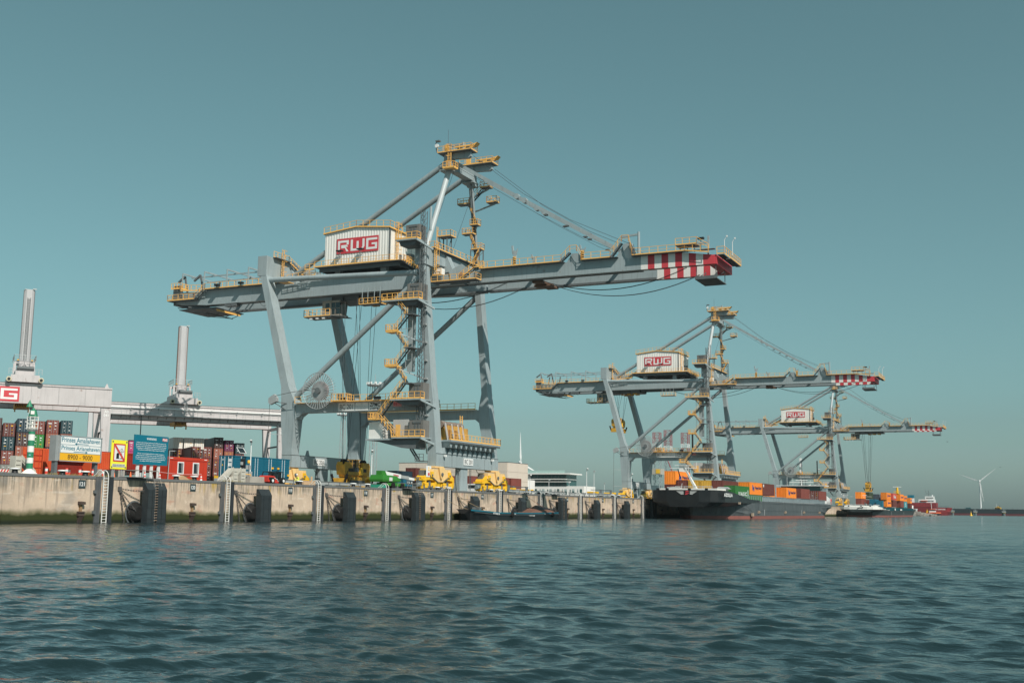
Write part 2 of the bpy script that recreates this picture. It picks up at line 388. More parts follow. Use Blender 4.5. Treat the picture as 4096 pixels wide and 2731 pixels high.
# fender panels -------------------------------------------------------------
def chain(mb, a, b, link=.34, r=.021, sag=0):
    a = Vector(a); b = Vector(b); L = (b-a).length; k = max(2, int(L/link*1.15))
    for i in range(k):
        t0, t1 = (i-.08)/k, (i+1.08)/k
        p = a.lerp(b, t0)+Vector((0,0,-sag*4*t0*(1-t0))); q = a.lerp(b, t1)+Vector((0,0,-sag*4*t1*(1-t1))); d = (q-p).normalized()
        s = Vector((1,0,0)) if abs(d.x) < .8 else Vector((0,0,1))
        if i % 2: s = Vector((0,-1,0))
        s = (s-d*s.dot(d)).normalized()*.065
        mb.beam(p+s, q+s, r*2); mb.beam(p-s, q-s, r*2); mb.beam(p+s, p-s, r*2); mb.beam(q+s, q-s, r*2)
def fender(kind):
    """origin at the wall face, middle of the panel, water level"""
    W = 1.5 if kind else 1.08; top = 4.25 if kind else 3.95; f = -1.5
    t = thing('quay_fender', None, None)
    prof = [(f, -1), (f, top-.75), (f+.45, top), (f+.75, top), (f+.75, -1)]
    if kind:
        for s0, s1 in ((-W, -.35), (.12, W)): part('face_panel', MB().prism(prof, 'X', s0, s1), RUB, t)
        part('recess_panel', MB().prism([(f+.28,-1),(f+.28,top-.5),(f+.6,top-.02),(f+.74,top-.02),(f+.74,-1)], 'X', -.35, .12), CRD, t)
        for i in range(14): part('rung', MB().box(-.34, .11, f+.0, f+.12, 0, .05), mat('rung_rust', (.42, .30, .22), .6, dirt=.6, dcol=(.3,.28,.25), scale=2), t, key='frung', loc=(0,0,.2+i*.29))
    else: part('face_panel', MB().prism(prof, 'X', -W, W), RUB, t)
    g = MB()
    for zz in (.35, 1.55, 2.75): g.box(-W+.02, W-.02, f-.02, f+.02, zz, zz+.04)
    for xx in (-W+.03, W-.08, -W*.5, W*.5): g.box(xx, xx+.05, f-.025, f+.02, -1, top-.76)
    part('panel_strip', g, mat('strip_black', (.015, .018, .02), .6), t)
    cx = -W-.05 if kind else -W+.1
    part('cone_fender', MB().lathe([(1.12,0),(1.18,-.12),(1.0,-.25),(.93,-.55),(.72,-.78),(.62,-.8)], (cx-.3, -.02, 1.0), 20, 'Y'), RUBC, t, smooth=True)
    part('mounting_ring', MB().lathe([(1.32,0),(1.32,-.08),(1.1,-.08)], (cx-.3, -.01, 1.0), 20, 'Y'), CRD, t)
    c = MB(); chain(c, (-4.1, -.1, 3.55), (-W, -1.0, 3.35), sag=.08)
    part('top_chain', c, CHN, t)
    for e, l_ in (((-W-1.0, -.9, 1.2), .3), ((-2.1, -.4, -.3), .34), ((-3.3, -.15, -.2), .3)):
        c = MB(); chain(c, (-4.1, -.12, 3.3), e, link=l_); part('stay_chain', c, CHN, t)
    part('chain_bracket', MB().box(-4.4, -3.9, -.12, 0, 3.3, 3.75).box(-4.2, -4.05, -.25, 0, 3.1, 3.4), CHN, t)
    if kind:
        p = MB(); p.box(-3.3, -.4, -.9, 1.0, QZ+.02, QZ+.08)
        part('access_platform', p, CRD, t)
        q = MB(); z0 = QZ+.05
        for y in (-.9, .9): 
            q.path([(-3.1,y,z0),(-2.8,y,z0+.75),(-.7,y,z0+.75)], .03, 5)
        q.beam((-1.6,-.9,z0), (-1.6,-.9,z0+.75), .05); q.beam((-2.3,-.9,z0), (-2.3,-.9,z0+.75), .05)
        for x in (-.65, .35):
            q.path([(x-.1,-.85,z0+.75),(x+.1,-1.0,z0+.75),(x+.55,-1.25,3.9)], .035, 5)
        q.path([(-2.75,-.9,z0+.75),(-.75,-.9,z0+.75)], .035); q.path([(-.75,-.9,z0+.75),(.35,-.9,z0+.75)], .035)
        q.beam((-.3,-1.12,4.3), (.6,-1.12,4.3), .05)
        part('platform_railing', q.beam((-.7,-.9,z0+.7),(.3,-.98,z0+.7),.05).beam((-2.8,-.9,z0+.75),(-2.8,.9,z0+.75),.05).beam((-3.1,-.9,z0),(-3.1,.9,z0),.05), mat('bare_tube_steel', (.32, .29, .26), .5, metal=.3, dirt=.3, rust=.3), t)
    return t
def hx(px_, vp=2420.3):                      # column on the quay face -> X
    pass
fx = [96.69+19.2*k for k in range(33)]
ORD = ['first','second','third','fourth','fifth','sixth','seventh','eighth','ninth','tenth','eleventh','twelfth','thirteenth','fourteenth','fifteenth','sixteenth']
fb, fs = fender(1), fender(0); fb.location = (fx[0], QY, 0); fs.location = (fx[1], QY, 0)
tag(fb, 'wide black fender panel with rungs and platform, nearest the warning signs', 'fender', 'fenders along the quay wall')
tag(fs, 'narrow black fender panel just right of the beige ramps', 'fender', 'fenders along the quay wall')
near = {2: 'narrow black fender panel below the hanging yellow spreader', 3: 'wide black fender panel with rungs below the green boom lift',
        4: 'narrow black fender panel below the gap between the two waterside bogies', 5: 'narrow black fender panel behind the bow of the small work barge',
        6: 'wide black fender panel with rungs at the stern of the small work barge', 7: 'narrow black fender panel on bare wall below the office block right end',
        8: 'narrow black fender panel below the middle crane landside bogies', 9: 'wide shaded fender panel with rungs left of the big black barge bow'}
for k in range(2, 31):
    src = fb if k % 3 == 0 and k < 20 else fs
    if 10 <= k <= 18 or 21 <= k <= 29: continue
    lb = near.get(k) or ('fender panel between the two big barges, %s from the left' % ORD[k-19] if k in (19, 20) else 'last fender panel at the far end of the quay')
    dup(src, (fx[k], QY, 0), label=lb)

# ladders, number plates, mooring recesses ------------------------------------
def ladder_thing():
    t = thing('quay_ladder', None, None)
    l_ = MB(); 
    for x in (-.32, .32): l_.beam((x, -.22, -.3), (x, -.22, QZ-.1), .075)
    part('stile', MB().beam((-.32,-.22,-.3), (-.32,-.22,QZ-.1), .075), WH, t); part('stile', MB().beam((.32,-.22,-.3), (.32,-.22,QZ-.1), .075), WH, t)
    for i in range(16): part('rung', MB().beam((-.32,0,0), (.32,0,0), .055), WH, t, key='rung', loc=(0, -.22, .05+i*.3))
    for x in (-.32, .32):
        part('grab_hoop', MB().path([(x,-.22,QZ-.1)]+[(x, .35-.57*math.cos(a), QZ-.1+.75*math.sin(a)) for a in [R(15*i) for i in range(1, 11)]]+[(x, 1.3, QZ)], .042, 6), WH, t)
    rc = MB().box(-1.25, -.45, -.1, .02, -1, QZ-.02).box(.5, 1.0, -.18, .02, -1, QZ-.02)
    part('guide_post', MB().box(-1.25, -.5, -.12, .02, -1, QZ-.02), mat('guide_dark_steel', (.085, .09, .095), .6, dirt=.5, dcol=(.2,.17,.15), scale=.7, streak=.5), t)
    part('guide_post', MB().box(.52, 1.0, -.3, .02, -1, QZ-.02), mat('guide_black', (.03, .035, .04), .6, dirt=.4), t)
    for z in (.9, 3.0): part('hinge', MB().box(-1.5,-1.2,-.25,0,z,z+.3).box(-1.35,-1.3,-.32,0,z-.05,z+.35), CRD, t, key='hinge', loc=(0,0,0) if z < 2 else (0,0,2.1))
    return t
LX = [90.36, 110.12, 129.06, 146.6, 165.9, 185.2]
exec_un = {1238.5: 203.4, 1328.3: 223.9, 1402: 244.7, 1460.7: 264.4}
LX += list(exec_un.values()) + [484., 503.]
l0 = ladder_thing(); l0.location = (LX[0], QY, 0); kids(l0)
LL = ['white quay ladder between the harbour name sign and the yellow no-passing sign', 'white quay ladder in front of the beige ramps', 'white quay ladder under the landside yellow bogies',
      'white quay ladder left of the green boom lift', 'white quay ladder at the first crane nearest waterside bogie', 'white quay ladder behind the bow of the work barge',
      'quay ladder between two dark guides above the work barge deck', 'white quay ladder below the right end of the office block', 'white quay ladder just left of the middle crane bogies', 'white quay ladder under the middle crane bogies', 'quay ladder just behind the stern of the big black barge', 'quay ladder just left of the white bow of the far barge']
tag(l0, LL[0], 'ladder', 'white ladders on the quay wall')
for i in range(1, len(LX)): dup(l0, (LX[i], QY, 0), label=LL[i])
NX = [87.3, 104.06, 122.79, 140.89, 160.43, 178.39, 197.0, 217.0, 237.4, 257.6, 279.]
NL = ['below the white and yellow harbour name sign', 'below the red site cabin', 'below the landside leg foot of the nearest crane', 'left of the green boom lift', 'below the nearest waterside bogie', 'below the second waterside bogie', 'directly above the bow half of the work barge',
 'below the canopy end of the office block', 'below the tall lamp post right of the office', 'just left of the middle crane landside bogies', 'in the shade beside the big black bow']
PL = mat('plate_dark', (.04, .06, .065), .5, dirt=.2)
CRNR = mat('recess_rust', (.075, .05, .04), .8, dirt=.6, dcol=(.05,.05,.05), scale=2)
for i, x in enumerate(NX):
    t = thing('number_plate', 'dark berth number plate '+NL[i], 'number plate', (x, QY, 3.9), 0, 'berth number plates on the quay wall')
    part('plate', MB().box(-.46, .46, -.05, -.003, -.42, .42), PL, t, key='nplate')
    text('number', str(121-i), WHS, t, (-.33, -.052, -.2), (1,0,0), (0,0,1), .66, .42, bold=.02)
    t = thing('mooring_bracket', 'rusty mooring bracket low on the wall '+NL[i], 'bracket', (x-.05, QY, .9), 0, 'mooring brackets on the quay wall')
    part('hood', MB().prism([(-.42,.93),(-.42,1.2),(0,1.25),(0,.98)], 'X', -.34, .34), CRNR, t, key='hood')
    part('bollard_pin', MB().box(-.15,.12,-.2,0,.25,.98), mat('pin_ochre', (.30,.19,.10), .8, dirt=.6, dcol=(.12,.09,.07), scale=2), t, key='bpin')
    part('pocket', MB().box(-.40,.38,-.3,0,-.22,.24).box(-.44,.42,-.38,-.3,.1,.17), CRNR, t, key='pocket')
    part('toe', MB().prism([(-.3,-.28),(0,-.28),(0,-.95)], 'X', -.3, .25), CRNR, t, key='toe')
# ------------------------------------------------------------------ ship-to-shore cranes
OX, OY, OZ = 178.5, 93.2, 4.75                       # foot of the first crane, waterside rail
class CB(MB):
    pass
def cp(name, mb, mt, parent, smooth=False, **k):
    mb.v = [(x-OX, y-OY, z-OZ) for x, y, z in mb.v]; return part(name, mb, mt, parent, smooth, **k)
XA, XB = 167.84, 189.13
GY_ = mat('weathered_yellow_panel', (.62, .34, .07), .6, dirt=.7, dcol=(.24,.12,.05), scale=1.1, streak=.5, rust=.5)
def crane_body():
    t = thing('container_crane', None, None)
    # legs
    for X in (XA, XB):
        cp('leg', MB().rsec([(X,93.4,10.9,2.1,1.6),(X,93.5,12,2.1,1.6),(X,94.35,17.6,2.1,2.3) if X > 180 else (X,93.95,17.6,2.1,1.5),(X,94.55,20.2,2.1,2.1) if X > 180 else (X,94.2,20.2,2.1,1.4),(X,94.5,23.0,2.0,1.25),(X,96.4,43.3,1.9,1.15)]), CR, t)
        cp('leg', MB().rsec([(X,122.9,10.9,2.3,2.1),(X,122.9,12,2.3,2.1),(X,122.9,17.4,2.4,3.0),(X,123.05,20.4,2.4,2.9),(X,123.9,23.2,2.3,1.6),(X,129.8,44.0,2.2,1.35)]), CR, t)
        b = MB().box(X-.85, X+.85, 95.2, 121.6, 18.3, 19.95)
        b.prism([(121.5,18.3),(121.5,17.2),(119.9,18.3)], 'X', X-.8, X+.8).prism([(95.25,18.3),(96.6,18.3),(95.25,17.3)], 'X', X-.8, X+.8)
        cp('portal_beam', b, CR, t)
        cp('tie_pipe', MB().tube((X-.2,97.2,42.1), (X-.2,129.9,43.2), .5, 16).tube((X-.2,97.9,42.1),(X-.2,97.2,42.1),.62,16), CR, t, True)
        cp('diagonal_brace', MB().tube((X,123.0,20.7), (X,97.0,41.4), .5, 16), CR, t, True)
        for y, hgt in ((93.3, 0), (122.9, 0)):
            cp('mounting_lug', MB().prism([(y+1.6,17.9),(y+2.6,17.9),(y+2.4,17.2),(y+1.9,17.2)] if y < 100 else [(y-1.6,17.9),(y-2.6,17.9),(y-2.4,17.2),(y-1.9,17.2)], 'X', X-.3, X+.1), CR, t)
    # sill beams
    for y0, y1 in ((92.5, 94.2), (121.8, 124.0)):
        cp('sill_beam', MB().box(166.75, 190.25, y0, y1, 8.75, 10.9), CR, t)
        f = MB()
        for x in (169.4, 172.2, 184.6, 187.6): f.box(x, x+.06, y0-.02, y0+.02, 8.8, 10.85)
        f.box(166.7, 190.3, y0-.06, y0+.04, 10.87, 10.93); cp('stiffener', f, CRD, t, kind='stuff')
        cp('lifting_lug', MB().prism([(171.6,10.9),(172.6,10.9),(172.2,11.9),(172,11.9)], 'Y', y0+.3, y0+.6), CR, t)
        cp('lifting_lug', MB().prism([(184.8,10.9),(185.8,10.9),(185.4,11.9),(185.2,11.9)], 'Y', y0+.3, y0+.6), CR, t)
        cp('cable_guide_post', MB().rsec([(177.1,y0+.8,4.8,3.0,1.2),(177.2,y0+.8,6.6,2.6,1.1),(177.3,y0+.8,8.75,2.5,1.1)]), CR, t)
        for x in (175.0, 179.6): cp('access_ladder', MB().ladder((x,y0+.3,4.9), (x+.1,y0+.3,8.7), (1,0,0), .5, .03), CRD, t)
        for k, x in enumerate((173.6, 181.4)): cp('cable_bundle', MB().path([(x,y0,8.7),(x+.2,y0-.1,8.2),(x+.8,y0-.1,8.0),(x+1.0,y0,7.5)], .05), BK, t)
    # cross beams
    def arch(z0, z1, gap): return [(166.7,z1),(166.7,z0),(170.4,z0),(171.3,z0+gap),(176.6,z0+gap*1.05),(177.3,z0+.1),(181.0,z0+.1),(181.8,z0+gap),(185.8,z0+gap),(187.0,z0),(190.3,z0),(190.3,z1)]
    cp('cross_beam', MB().prism(arch(43.9,47.6,.9), 'Y', 129.1, 131.1), CR, t); cp('cross_beam', MB().prism(arch(43.4,46.5,.8), 'Y', 95.6, 97.5), CR, t)
    for X0 in (174.2, 182.8):
        for y in (95.5, 129.0): cp('girder_hanger', MB().prism([(y-.1,46.4),(y+2.2,46.4),(y+3.4,43.2),(y-1.6,43.2)] , 'X', X0-.15, X0+1.35), CR, t)
    # girders
    for X0 in (174.2, 182.8):
        cp('main_girder', MB().prism([(91.9,40.9),(91.9,43.7),(149.6,43.9),(151.4,42.35),(157,42.2),(157,41.5),(149,40.9)], 'X', X0, X0+1.2), CR, t)
        cp('boom_girder', MB().prism([(59.13,40.87),(59.13,43.14),(88.6,43.2),(91.4,42.6),(91.4,40.9)], 'X', X0, X0+1.2), CR, t)
        yb = [59.13,57.95,56.82,55.62,54.49,53.32,52.17,51.04,49.87,48.69,46.9]
        def tp(y): return 43.14 if y > 52.1 else 43.14-(52.1-y)*.16
        for i in range(10):
            a, b = yb[i], yb[i+1]
            cp('stripe_segment', MB().prism([(b,40.87),(b,tp(b)),(a,tp(a)),(a,40.87)], 'X', X0, X0+1.2), (RD, WH)[i % 2 == 0], t)
        xi = X0+1.2 if X0 < 180 else X0-.45
        cp('trolley_rail_beam', MB().box(xi, xi+.45, 59.2, 150, 40.8, 41.15), CRD, t)
        s = MB()
        for y in list(range(62, 90, 4))+list(range(96, 148, 6)): s.box(X0-.02, X0, y, y+.04, 41, 43)
        cp('weld_seam', s, CR, t, kind='stuff')
    for k, y in enumerate((66, 74, 82, 102, 112, 122, 138, 147)): cp('girder_tie', MB().beam((175.4,y,43.0), (182.8,y,43.0), .5, .5), CRD, t)
    cp('tip_beam', MB().box(174.25, 184.0, 46.5, 47.9, 40.85, 42.35), RD, t)
    cp('root_beam', MB().box(174.2, 184.0, 156.5, 157.5, 41.3, 42.6), CRD, t)
    b = MB().box(174.8, 183.5, 147.3, 156.5, 40.35, 40.5)
    for x in (175, 178, 181, 183): b.beam((x,147.5,40.3), (x,157,40.9), .15); b.beam((x,150,39.6),(x,147.4,40.3),.1); b.beam((x,150,39.6),(x,156,40.4),.1)
    b.beam((174.9,150,39.6),(183.4,150,39.6),.15); b.beam((174.9,150,39.6),(178.9,154,40.4),.1); b.beam((183.4,150,39.6),(178.9,154,40.4),.1)
    cp('root_maintenance_frame', b, CRD, t)
    cp('yellow_guard', MB().beam((175.3,147.4,40.0), (182.5,147.4,40.0), .15, .35), YE, t)
    # tip platforms and gear
    b = MB(); b.box(174.2, 183.6, 45.3, 46.3, 42.2, 42.3).box(175.5,182,44.5,45.3,41.7,41.8)
    cp('tip_walkway', b, CRD, t)
    r = MB().rail([(174.1,46.4,42.35),(174.1,45.2,42.35),(183.6,45.2,42.35)], 1.2, .035, 1.3, .2).rail([(175.5,44.5,41.8),(182,44.5,41.8)], 1.1, .035, 1.2, .2)
    cp('tip_railing', r, YE, t)
    b = MB().box(174.6,180.6,46.6,50.2,38.6,38.72).box(174.6,174.7,46.6,50.2,38.7,39.1)
    for y in (46.8, 50.0):
        for x in (174.8, 180.4): b.beam((x,y,38.7),(x,y,40.9),.1)
        b.beam((174.8,y,38.7),(180.4,y,40.8),.08)
    cp('tip_inspection_cage', b, CRD, t)
    for x, y in ((174.3, 45.2), (176.2, 44.4)):
        cp('warning_light_mast', MB().path([(x,y,42.4),(x,y,44.6),(x,y-.35,45.1)],.05).box(x-.1,x+.1,y-.5,y-.3,45.05,45.3), WHS, t)
    b = MB().box(173.3,175.6,49.5,53.0,44.1,44.2)
    for y in (50,51.2,52.4): b.beam((174,y,43.0),(174,y,44.1),.12)
    cp('upper_deck', b, CRD, t); cp('upper_deck_railing', MB().rail([(173.3,53,44.2),(173.3,49.5,44.2)],1.1,.035,1.1,.2).rail([(173.3,49.5,44.2),(173.6,47.6,42.9)],1.1,.035), YE, t)
    cp('davit', MB().beam((174.6,47.9,42.4),(174.6,47.9,45.6),.28).beam((174.6,47.9,44.6),(174.6,52.6,44.3),.3), CR, t)
    cp('light_box', MB().box(174.2,174.8,48.6,49.6,45.1,45.4).beam((174.5,49.1,43),(174.5,49.1,45.2),.08), BK, t)
    # boom brackets (stay anchors)
    for X0 in (174.25, 182.85):
        cp('stay_bracket', MB().prism([(60.2,43.14),(60.8,45.5),(62.1,45.5),(63.5,43.16)], 'X', X0, X0+1.1), CR, t)
        cp('stay_bracket', MB().prism([(69.6,43.14),(70.3,44.6),(71.4,44.6),(72.3,43.16)], 'X', X0, X0+1.1), CR, t)
        cp('forestay', MB().beam((X0+.6,94.0,63.2),(X0+.6,82.6,56.2),.42,.62).beam((X0+.6,82.6,56.2),(X0+.6,63.0,44.6),.36,.52), CR, t)
        cp('stay_pin', MB().tube((X0+.2,82.0,55.8),(X0+1.0,82.0,55.8),.5,12), CR, t, True); cp('stay_pin', MB().tube((X0+.2,80.5,54.9),(X0+1.0,80.5,54.9),.5,12), CR, t, True)
        for y0, z0 in ((76.5,51.9),(72.6,49.6),(68.4,46.9)): cp('stay_clamp', MB().box(X0+.25,X0+.95,y0-.3,y0+.3,z0-.05,z0+.15), CRD, t)
        cp('hoist_rope', MB().path([(X0+.8,90.8,64.3),(X0+.8,80.8,56.2),(X0+.8,72,50.7),(X0+.8,61.2,45.5)], .035), CAB, t)
        cp('hoist_rope', MB().path([(X0+.3,93.4,62.2),(X0+.3,78,52.3),(X0+.3,70,47.6),(X0+.3,63.2,44.3)], .03), CAB, t)
        cp('guy_rope', MB().tube((X0+.6,94.6,62),(X0-1.2,98.8,47.5),.035,4), CAB, t)
    for y, h_ in ((82.0, 3.7), (78.3, 1.8), (69.4, 2.7)):
        cp('rest_post', MB().box(174.0,174.5,y-.25,y+.25,43.2,43.2+h_*.75).beam((174.2,y+.3,43.2+h_*.6),(174.2,y+.5,43.2+h_),.3).beam((174.2,y-.3,43.2+h_*.6),(174.2,y-.5,43.2+h_*.85),.15), CR, t)
        if h_ > 2:
            s = MB()
            for i in range(4): s.prism([(y-.3,43.3+i*.36),(y-.3,43.48+i*.36),(y+.3,43.72+i*.36),(y+.3,43.54+i*.36)], 'X', 173.93, 173.99)
            cp('hazard_stripe', s, BK, t, kind='stuff'); cp('hazard_panel', MB().box(173.95,174.0,y-.3,y+.3,43.2,44.9), YE, t)
    cp('davit', MB().tube((174.5,59.6,43.2),(174.5,59.6,47.3),.22,8).beam((174.5,59.6,46.9),(174.5,62.6,46.7),.3), CR, t)
    # boom walkway, railings
    cp('boom_walkway', MB().box(173.35,174.2,46.6,60.6,43.13,43.2).box(173.35,174.2,63.0,69.3,43.13,43.2).box(173.35,174.2,72.6,88.5,43.13,43.2), CRD, t)
    r = MB().rail([(173.35,47.6,42.6),(173.35,51.5,43.2),(173.35,60.4,43.2)],1.15,.035,1.5,.18).rail([(173.35,60.4,43.2),(173.35,61.0,45.6),(173.35,62.2,45.6),(173.35,64.2,43.2)],1.1,.035,1.2).rail([(173.35,64.2,43.2),(173.35,69.3,43.2)],1.15,.035,1.5,.18)
    r.rail([(173.35,69.3,43.2),(173.35,70.2,44.7),(173.35,71.4,44.7),(173.35,73.0,43.2)],1.1,.035,1.2).rail([(173.35,73.0,43.2),(173.35,88.4,43.2)],1.15,.035,1.5,.18)
    cp('boom_railing', r, YE, t)
    cp('boom_railing', MB().rail([(184.6,48,43.2),(184.6,88,43.2)],1.1,.03,2.5), YE, t)
    for a, b_ in (((173.7,64.1,43.2),(173.7,62.3,45.4)),((173.7,59.9,43.3),(173.7,60.9,45.4)),((173.7,73.2,43.2),(173.7,71.5,44.6))): cp('stair', MB().stair(a, b_, (1,0,0), .7), CRD, t)
    cp('cage_ladder', MB().lathe([(.45,0),(.45,2.0)], (173.6,87.8,43.2), 8), MATS['rail_yellow'], t) if 0 else None
    # hinge walkway
    cp('hinge_walkway', MB().box(171.9,174.1,88.3,97.2,41.1,41.2), CRD, t)
    cp('hinge_railing', MB().rail([(171.9,97.2,41.2),(171.9,88.3,41.2),(173.8,88.3,41.2)],1.1,.035,1.3,.2).rail([(171.9,96.9,42.4),(171.9,95.2,42.4)],1.1,.035,.8,.2), YE, t)
    cp('stair', MB().stair((172.6,91.8,41.3),(172.6,88.9,43.2),(1,0,0),.8), CRD, t); cp('stair_railing', MB().rail([(172.1,91.8,41.3),(172.1,88.9,43.2),(172.1,87,43.2)],1.05,.035,1,.18), YE, t)
    cp('hinge_plate', MB().prism([(90.6,40.9),(90.4,43.1),(92.3,44.5),(94.8,43.4),(94.2,41.2)], 'X', 174.0, 174.2), CR, t); cp('hinge_pin', MB().tube((173.8,92.2,42.6),(174.2,92.2,42.6),.38,12), mat('primer_brown', (.30,.17,.14), .6), t)
    # waterside cross beam walkway, upper stair landings, maintenance tower
    cp('beam_walkway', MB().box(168.8,189.5,94.9,95.7,46.5,46.6), CRD, t)
    cp('beam_railing', MB().rail([(168.8,94.9,46.6),(189.5,94.9,46.6)],1.15,.035,1.4,.2).rail([(168.8,94.9,46.6),(168.8,98.2,46.6)],1.1,.035,1,.2), YE, t)
    b = MB()
    for x in (175.3, 176.9):
        for y in (96, 97.6): b.beam((x,y,46.5),(x,y,50.1),.16)
    b.beam((175.3,96,47),(176.9,96,50),.08); b.beam((176.9,97.6,47),(175.3,97.6,50),.08); b.box(175.1,177.1,95.2,97.9,50.05,50.15)
    cp('service_tower', b, CRD, t); cp('service_tower_railing', MB().rail([(175.1,97.9,50.15),(175.1,95.2,50.15),(177.1,95.2,50.15)],1.1,.035,1,.2).ladder((175.1,97.9,46.6),(175.1,97.9,52),(1,0,0),.5), YE, t)
    # cage ladder right of leg A, down to a small landing
    cp('cage_ladder', MB().ladder((169.6,95.1,42.6),(169.6,95.1,47.6),(1,0,0),.6,.04).path([(169.2,94.6,43.4),(169.2,94.6,47.2)],.03).path([(170.0,94.6,43.4),(170.0,94.6,47.2)],.03), YE, t)
    b = MB()
    for z in (43.4,44.4,45.4,46.4,47.2): b.path([(169.3,95.1,z),(169.2,94.6,z),(170,94.6,z),(169.9,95.1,z)],.03)
    cp('ladder_hoop', b, YE, t, kind='stuff')
    # cabinet at the hinge level
    cp('white_cabinet', MB().box(172.2,173.6,95.4,96.8,42.6,43.7), WH, t)
    # A frame
    for (xa, xb) in ((168.6,174.4),(188.4,182.9)):
        cp('mast_leg', MB().tube((xa,96.5,46.4),(xb,95.4,62.0),.5 if xa < 180 else .43,16), mat('mast_pale_grey', (.42,.465,.475), .45, dirt=.2, scale=.3, streak=.3) if xa < 180 else CR, t, True)
        cp('mast_head', MB().rsec([(xb,95.4,61.9,1.4,1.9),(xb,95.3,64.9,1.3,1.5)]).box(xb-1.1,xb+1.1,94.3,96.8,61.75,61.95), CR, t)
        cp('backstay', MB().tube((xb,96.0,63.4),(xb+.2,128.6,45.2),.5,16), CR, t, True)
        cp('top_arm', MB().prism([(95.8,64.3),(95.8,64.9),(90.8,64.9),(90.8,64.0),(91.3,63.7),(94.8,63.9)], 'X', xb-.5, xb+.2), CR, t)
        cp('top_platform', MB().box(xb-1.5,xb+1.1,90.3,97.0,64.9,65.0), CRD, t)
        cp('top_railing', MB().rail([(xb-1.5,97,65),(xb-1.5,90.3,65),(xb+1.1,90.3,65),(xb+1.1,97,65)],1.15,.032,1.2,.2), YE, t)
        cp('sheave_frame', MB().box(xb-.8,xb-.6,90.2,93.8,65.75,66.05).box(xb+.2,xb+.4,90.2,93.8,65.75,66.05).prism([(90.2,66.1),(89.4,66.3),(90,65.7)], 'X', xb-.8, xb+.4).box(xb-1.0,xb-.6,95.1,95.9,65.2,66.5), YE, t)
        cp('sheave', MB().tube((xb-.4,91.5,65.5),(xb,91.5,65.5),.45,12), CRD, t, True); cp('sheave', MB().tube((xb-.4,93.2,65.5),(xb,93.2,65.5),.45,12), CRD, t, True)
    cp('apex_beam', MB().box(174.6,183.2,94.5,96.1,62.1,63.7).prism([(182.2,62.1),(183.9,62.1),(184.2,61.2),(183.0,61.2)], 'Y', 94.4, 96.2), CR, t)
    cp('top_service_jib', MB().tube((174.4,92.6,65),(174.4,92.6,66.9),.2,8).beam((174.4,92.6,66.6),(174.4,95.6,66.4),.25), CR, t)
    cp('cage_ladder', MB().ladder((173.0,94.6,62),(173.0,94.6,66.4),(0,1,0),.6,.05).rail([(172.4,95.6,61.9),(172.4,93.4,61.9),(174,93.4,61.9)],1.1,.04,.8,.25).box(172.4,174,93.4,95.6,61.8,61.9), YE, t)
    b = MB()
    for z in (63.2,64.2,65.2,66.3): b.path([(173,94.3,z),(172.5,94.1,z),(172.5,95.1,z),(173,94.9,z)],.035)
    cp('ladder_hoop', b, YE, t, kind='stuff')
    cp('floodlight', MB().path([(172.6,97.0,65),(172.5,97.2,66.6),(172.5,96.9,67.0)],.08).box(172.2,172.8,96.3,97.1,66.9,67.15), CRD, t); cp('flood_lamp', MB().lathe([(.35,0),(.35,.3)], (172.1,96.8,66.1), 10, 'X'), WHS, t)
    cp('antenna', MB().tube((172.8,94.8,66),(172.8,94.8,69),.03,4), CAB, t)
    # stairs on mast leg B
    Xs = 184.6; fl = [(98.2,58.6),(95.9,54.7),(97.6,52.7),(95.9,49.7),(98,46.7)]
    pts = [((Xs,96.4,58.2),(Xs,94.9,54.3)),((Xs,96.2,52.5),(Xs,94.9,49.6)),((Xs,96.3,58.5),(Xs,93.8,60.8))]
    for a, b_ in pts: cp('stair', MB().stair(a, b_, (1,0,0), .9), CRD, t); cp('stair_railing', MB().rail([(a[0]-.5,a[1],a[2]),(b_[0]-.5,b_[1],b_[2])],1.05,.035,1.2), YE, t)
    for y0, y1, z in ((96.2,98.7,58.4),(95.4,97.6,52.6),(94.4,96.0,54.2),(93.6,95.6,49.5),(90.6,92.6,58.2),(92.0,94,61.2)):
        cp('stair_landing', MB().box(Xs-.6,Xs+.8,y0,y1,z-.12,z), CRD, t); cp('landing_railing', MB().rail([(Xs-.6,y1,z),(Xs-.6,y0,z),(Xs+.8,y0,z),(Xs+.8,y1,z),(Xs-.6,y1,z)],1.1,.035,1,.22), YE, t)
        cp('landing_arm', MB().beam((Xs,y0+.5,z-.3),(185.6,95.8,z-1.1),.25), CR, t)
    b = MB()
    for x in (183.6,185.2):
        for y in (93.7,95.5): b.beam((x,y,43.2),(x,y,49.4),.16)
    for z in (44.5,46.5,48): b.beam((183.6,93.7,z),(185.2,93.7,z+1.2),.08); b.beam((183.6,93.7,z),(183.6,95.5,z+1.2),.08)
    cp('service_tower', b, CRD, t); cp('stair', MB().stair((184.4,95.6,46.7),(184.4,94,49.4),(1,0,0),.8), YE, t)
    b = MB()
    for k in range(3): b.beam((187.2+k*.12-.3,96.0,47),(182.3+k*.12-.3,94.9,61.5),.07)
    cp('cable_run', b, CAB, t, kind='stuff')
    # ---- machinery house
    b = MB(); y0, y1 = 121.2, 107.15
    def zt(y): return 52.4+(121.2-y)/(121.2-114.3)*.75 if y > 114.3 else 53.15-(114.3-y)/(114.3-107.15)*.72
    k = 96; vs = []
    for i in range(k+1):
        y = y0+(y1-y0)*i/k; x = 173.8-(.0, .045)[(i//2) % 2]
        vs += [(x,y,46.2),(x,y,zt(y))]
    b.add(vs, [(2*i,2*i+2,2*i+3,2*i+1) for i in range(k)])
    cp('house_front_wall', b, WH, t, key='hfw')
    b = MB().prism([(121.2,46.2),(121.2,52.38),(114.3,53.1),(107.15,52.4),(107.15,46.2)], 'X', 173.83, 185.3)
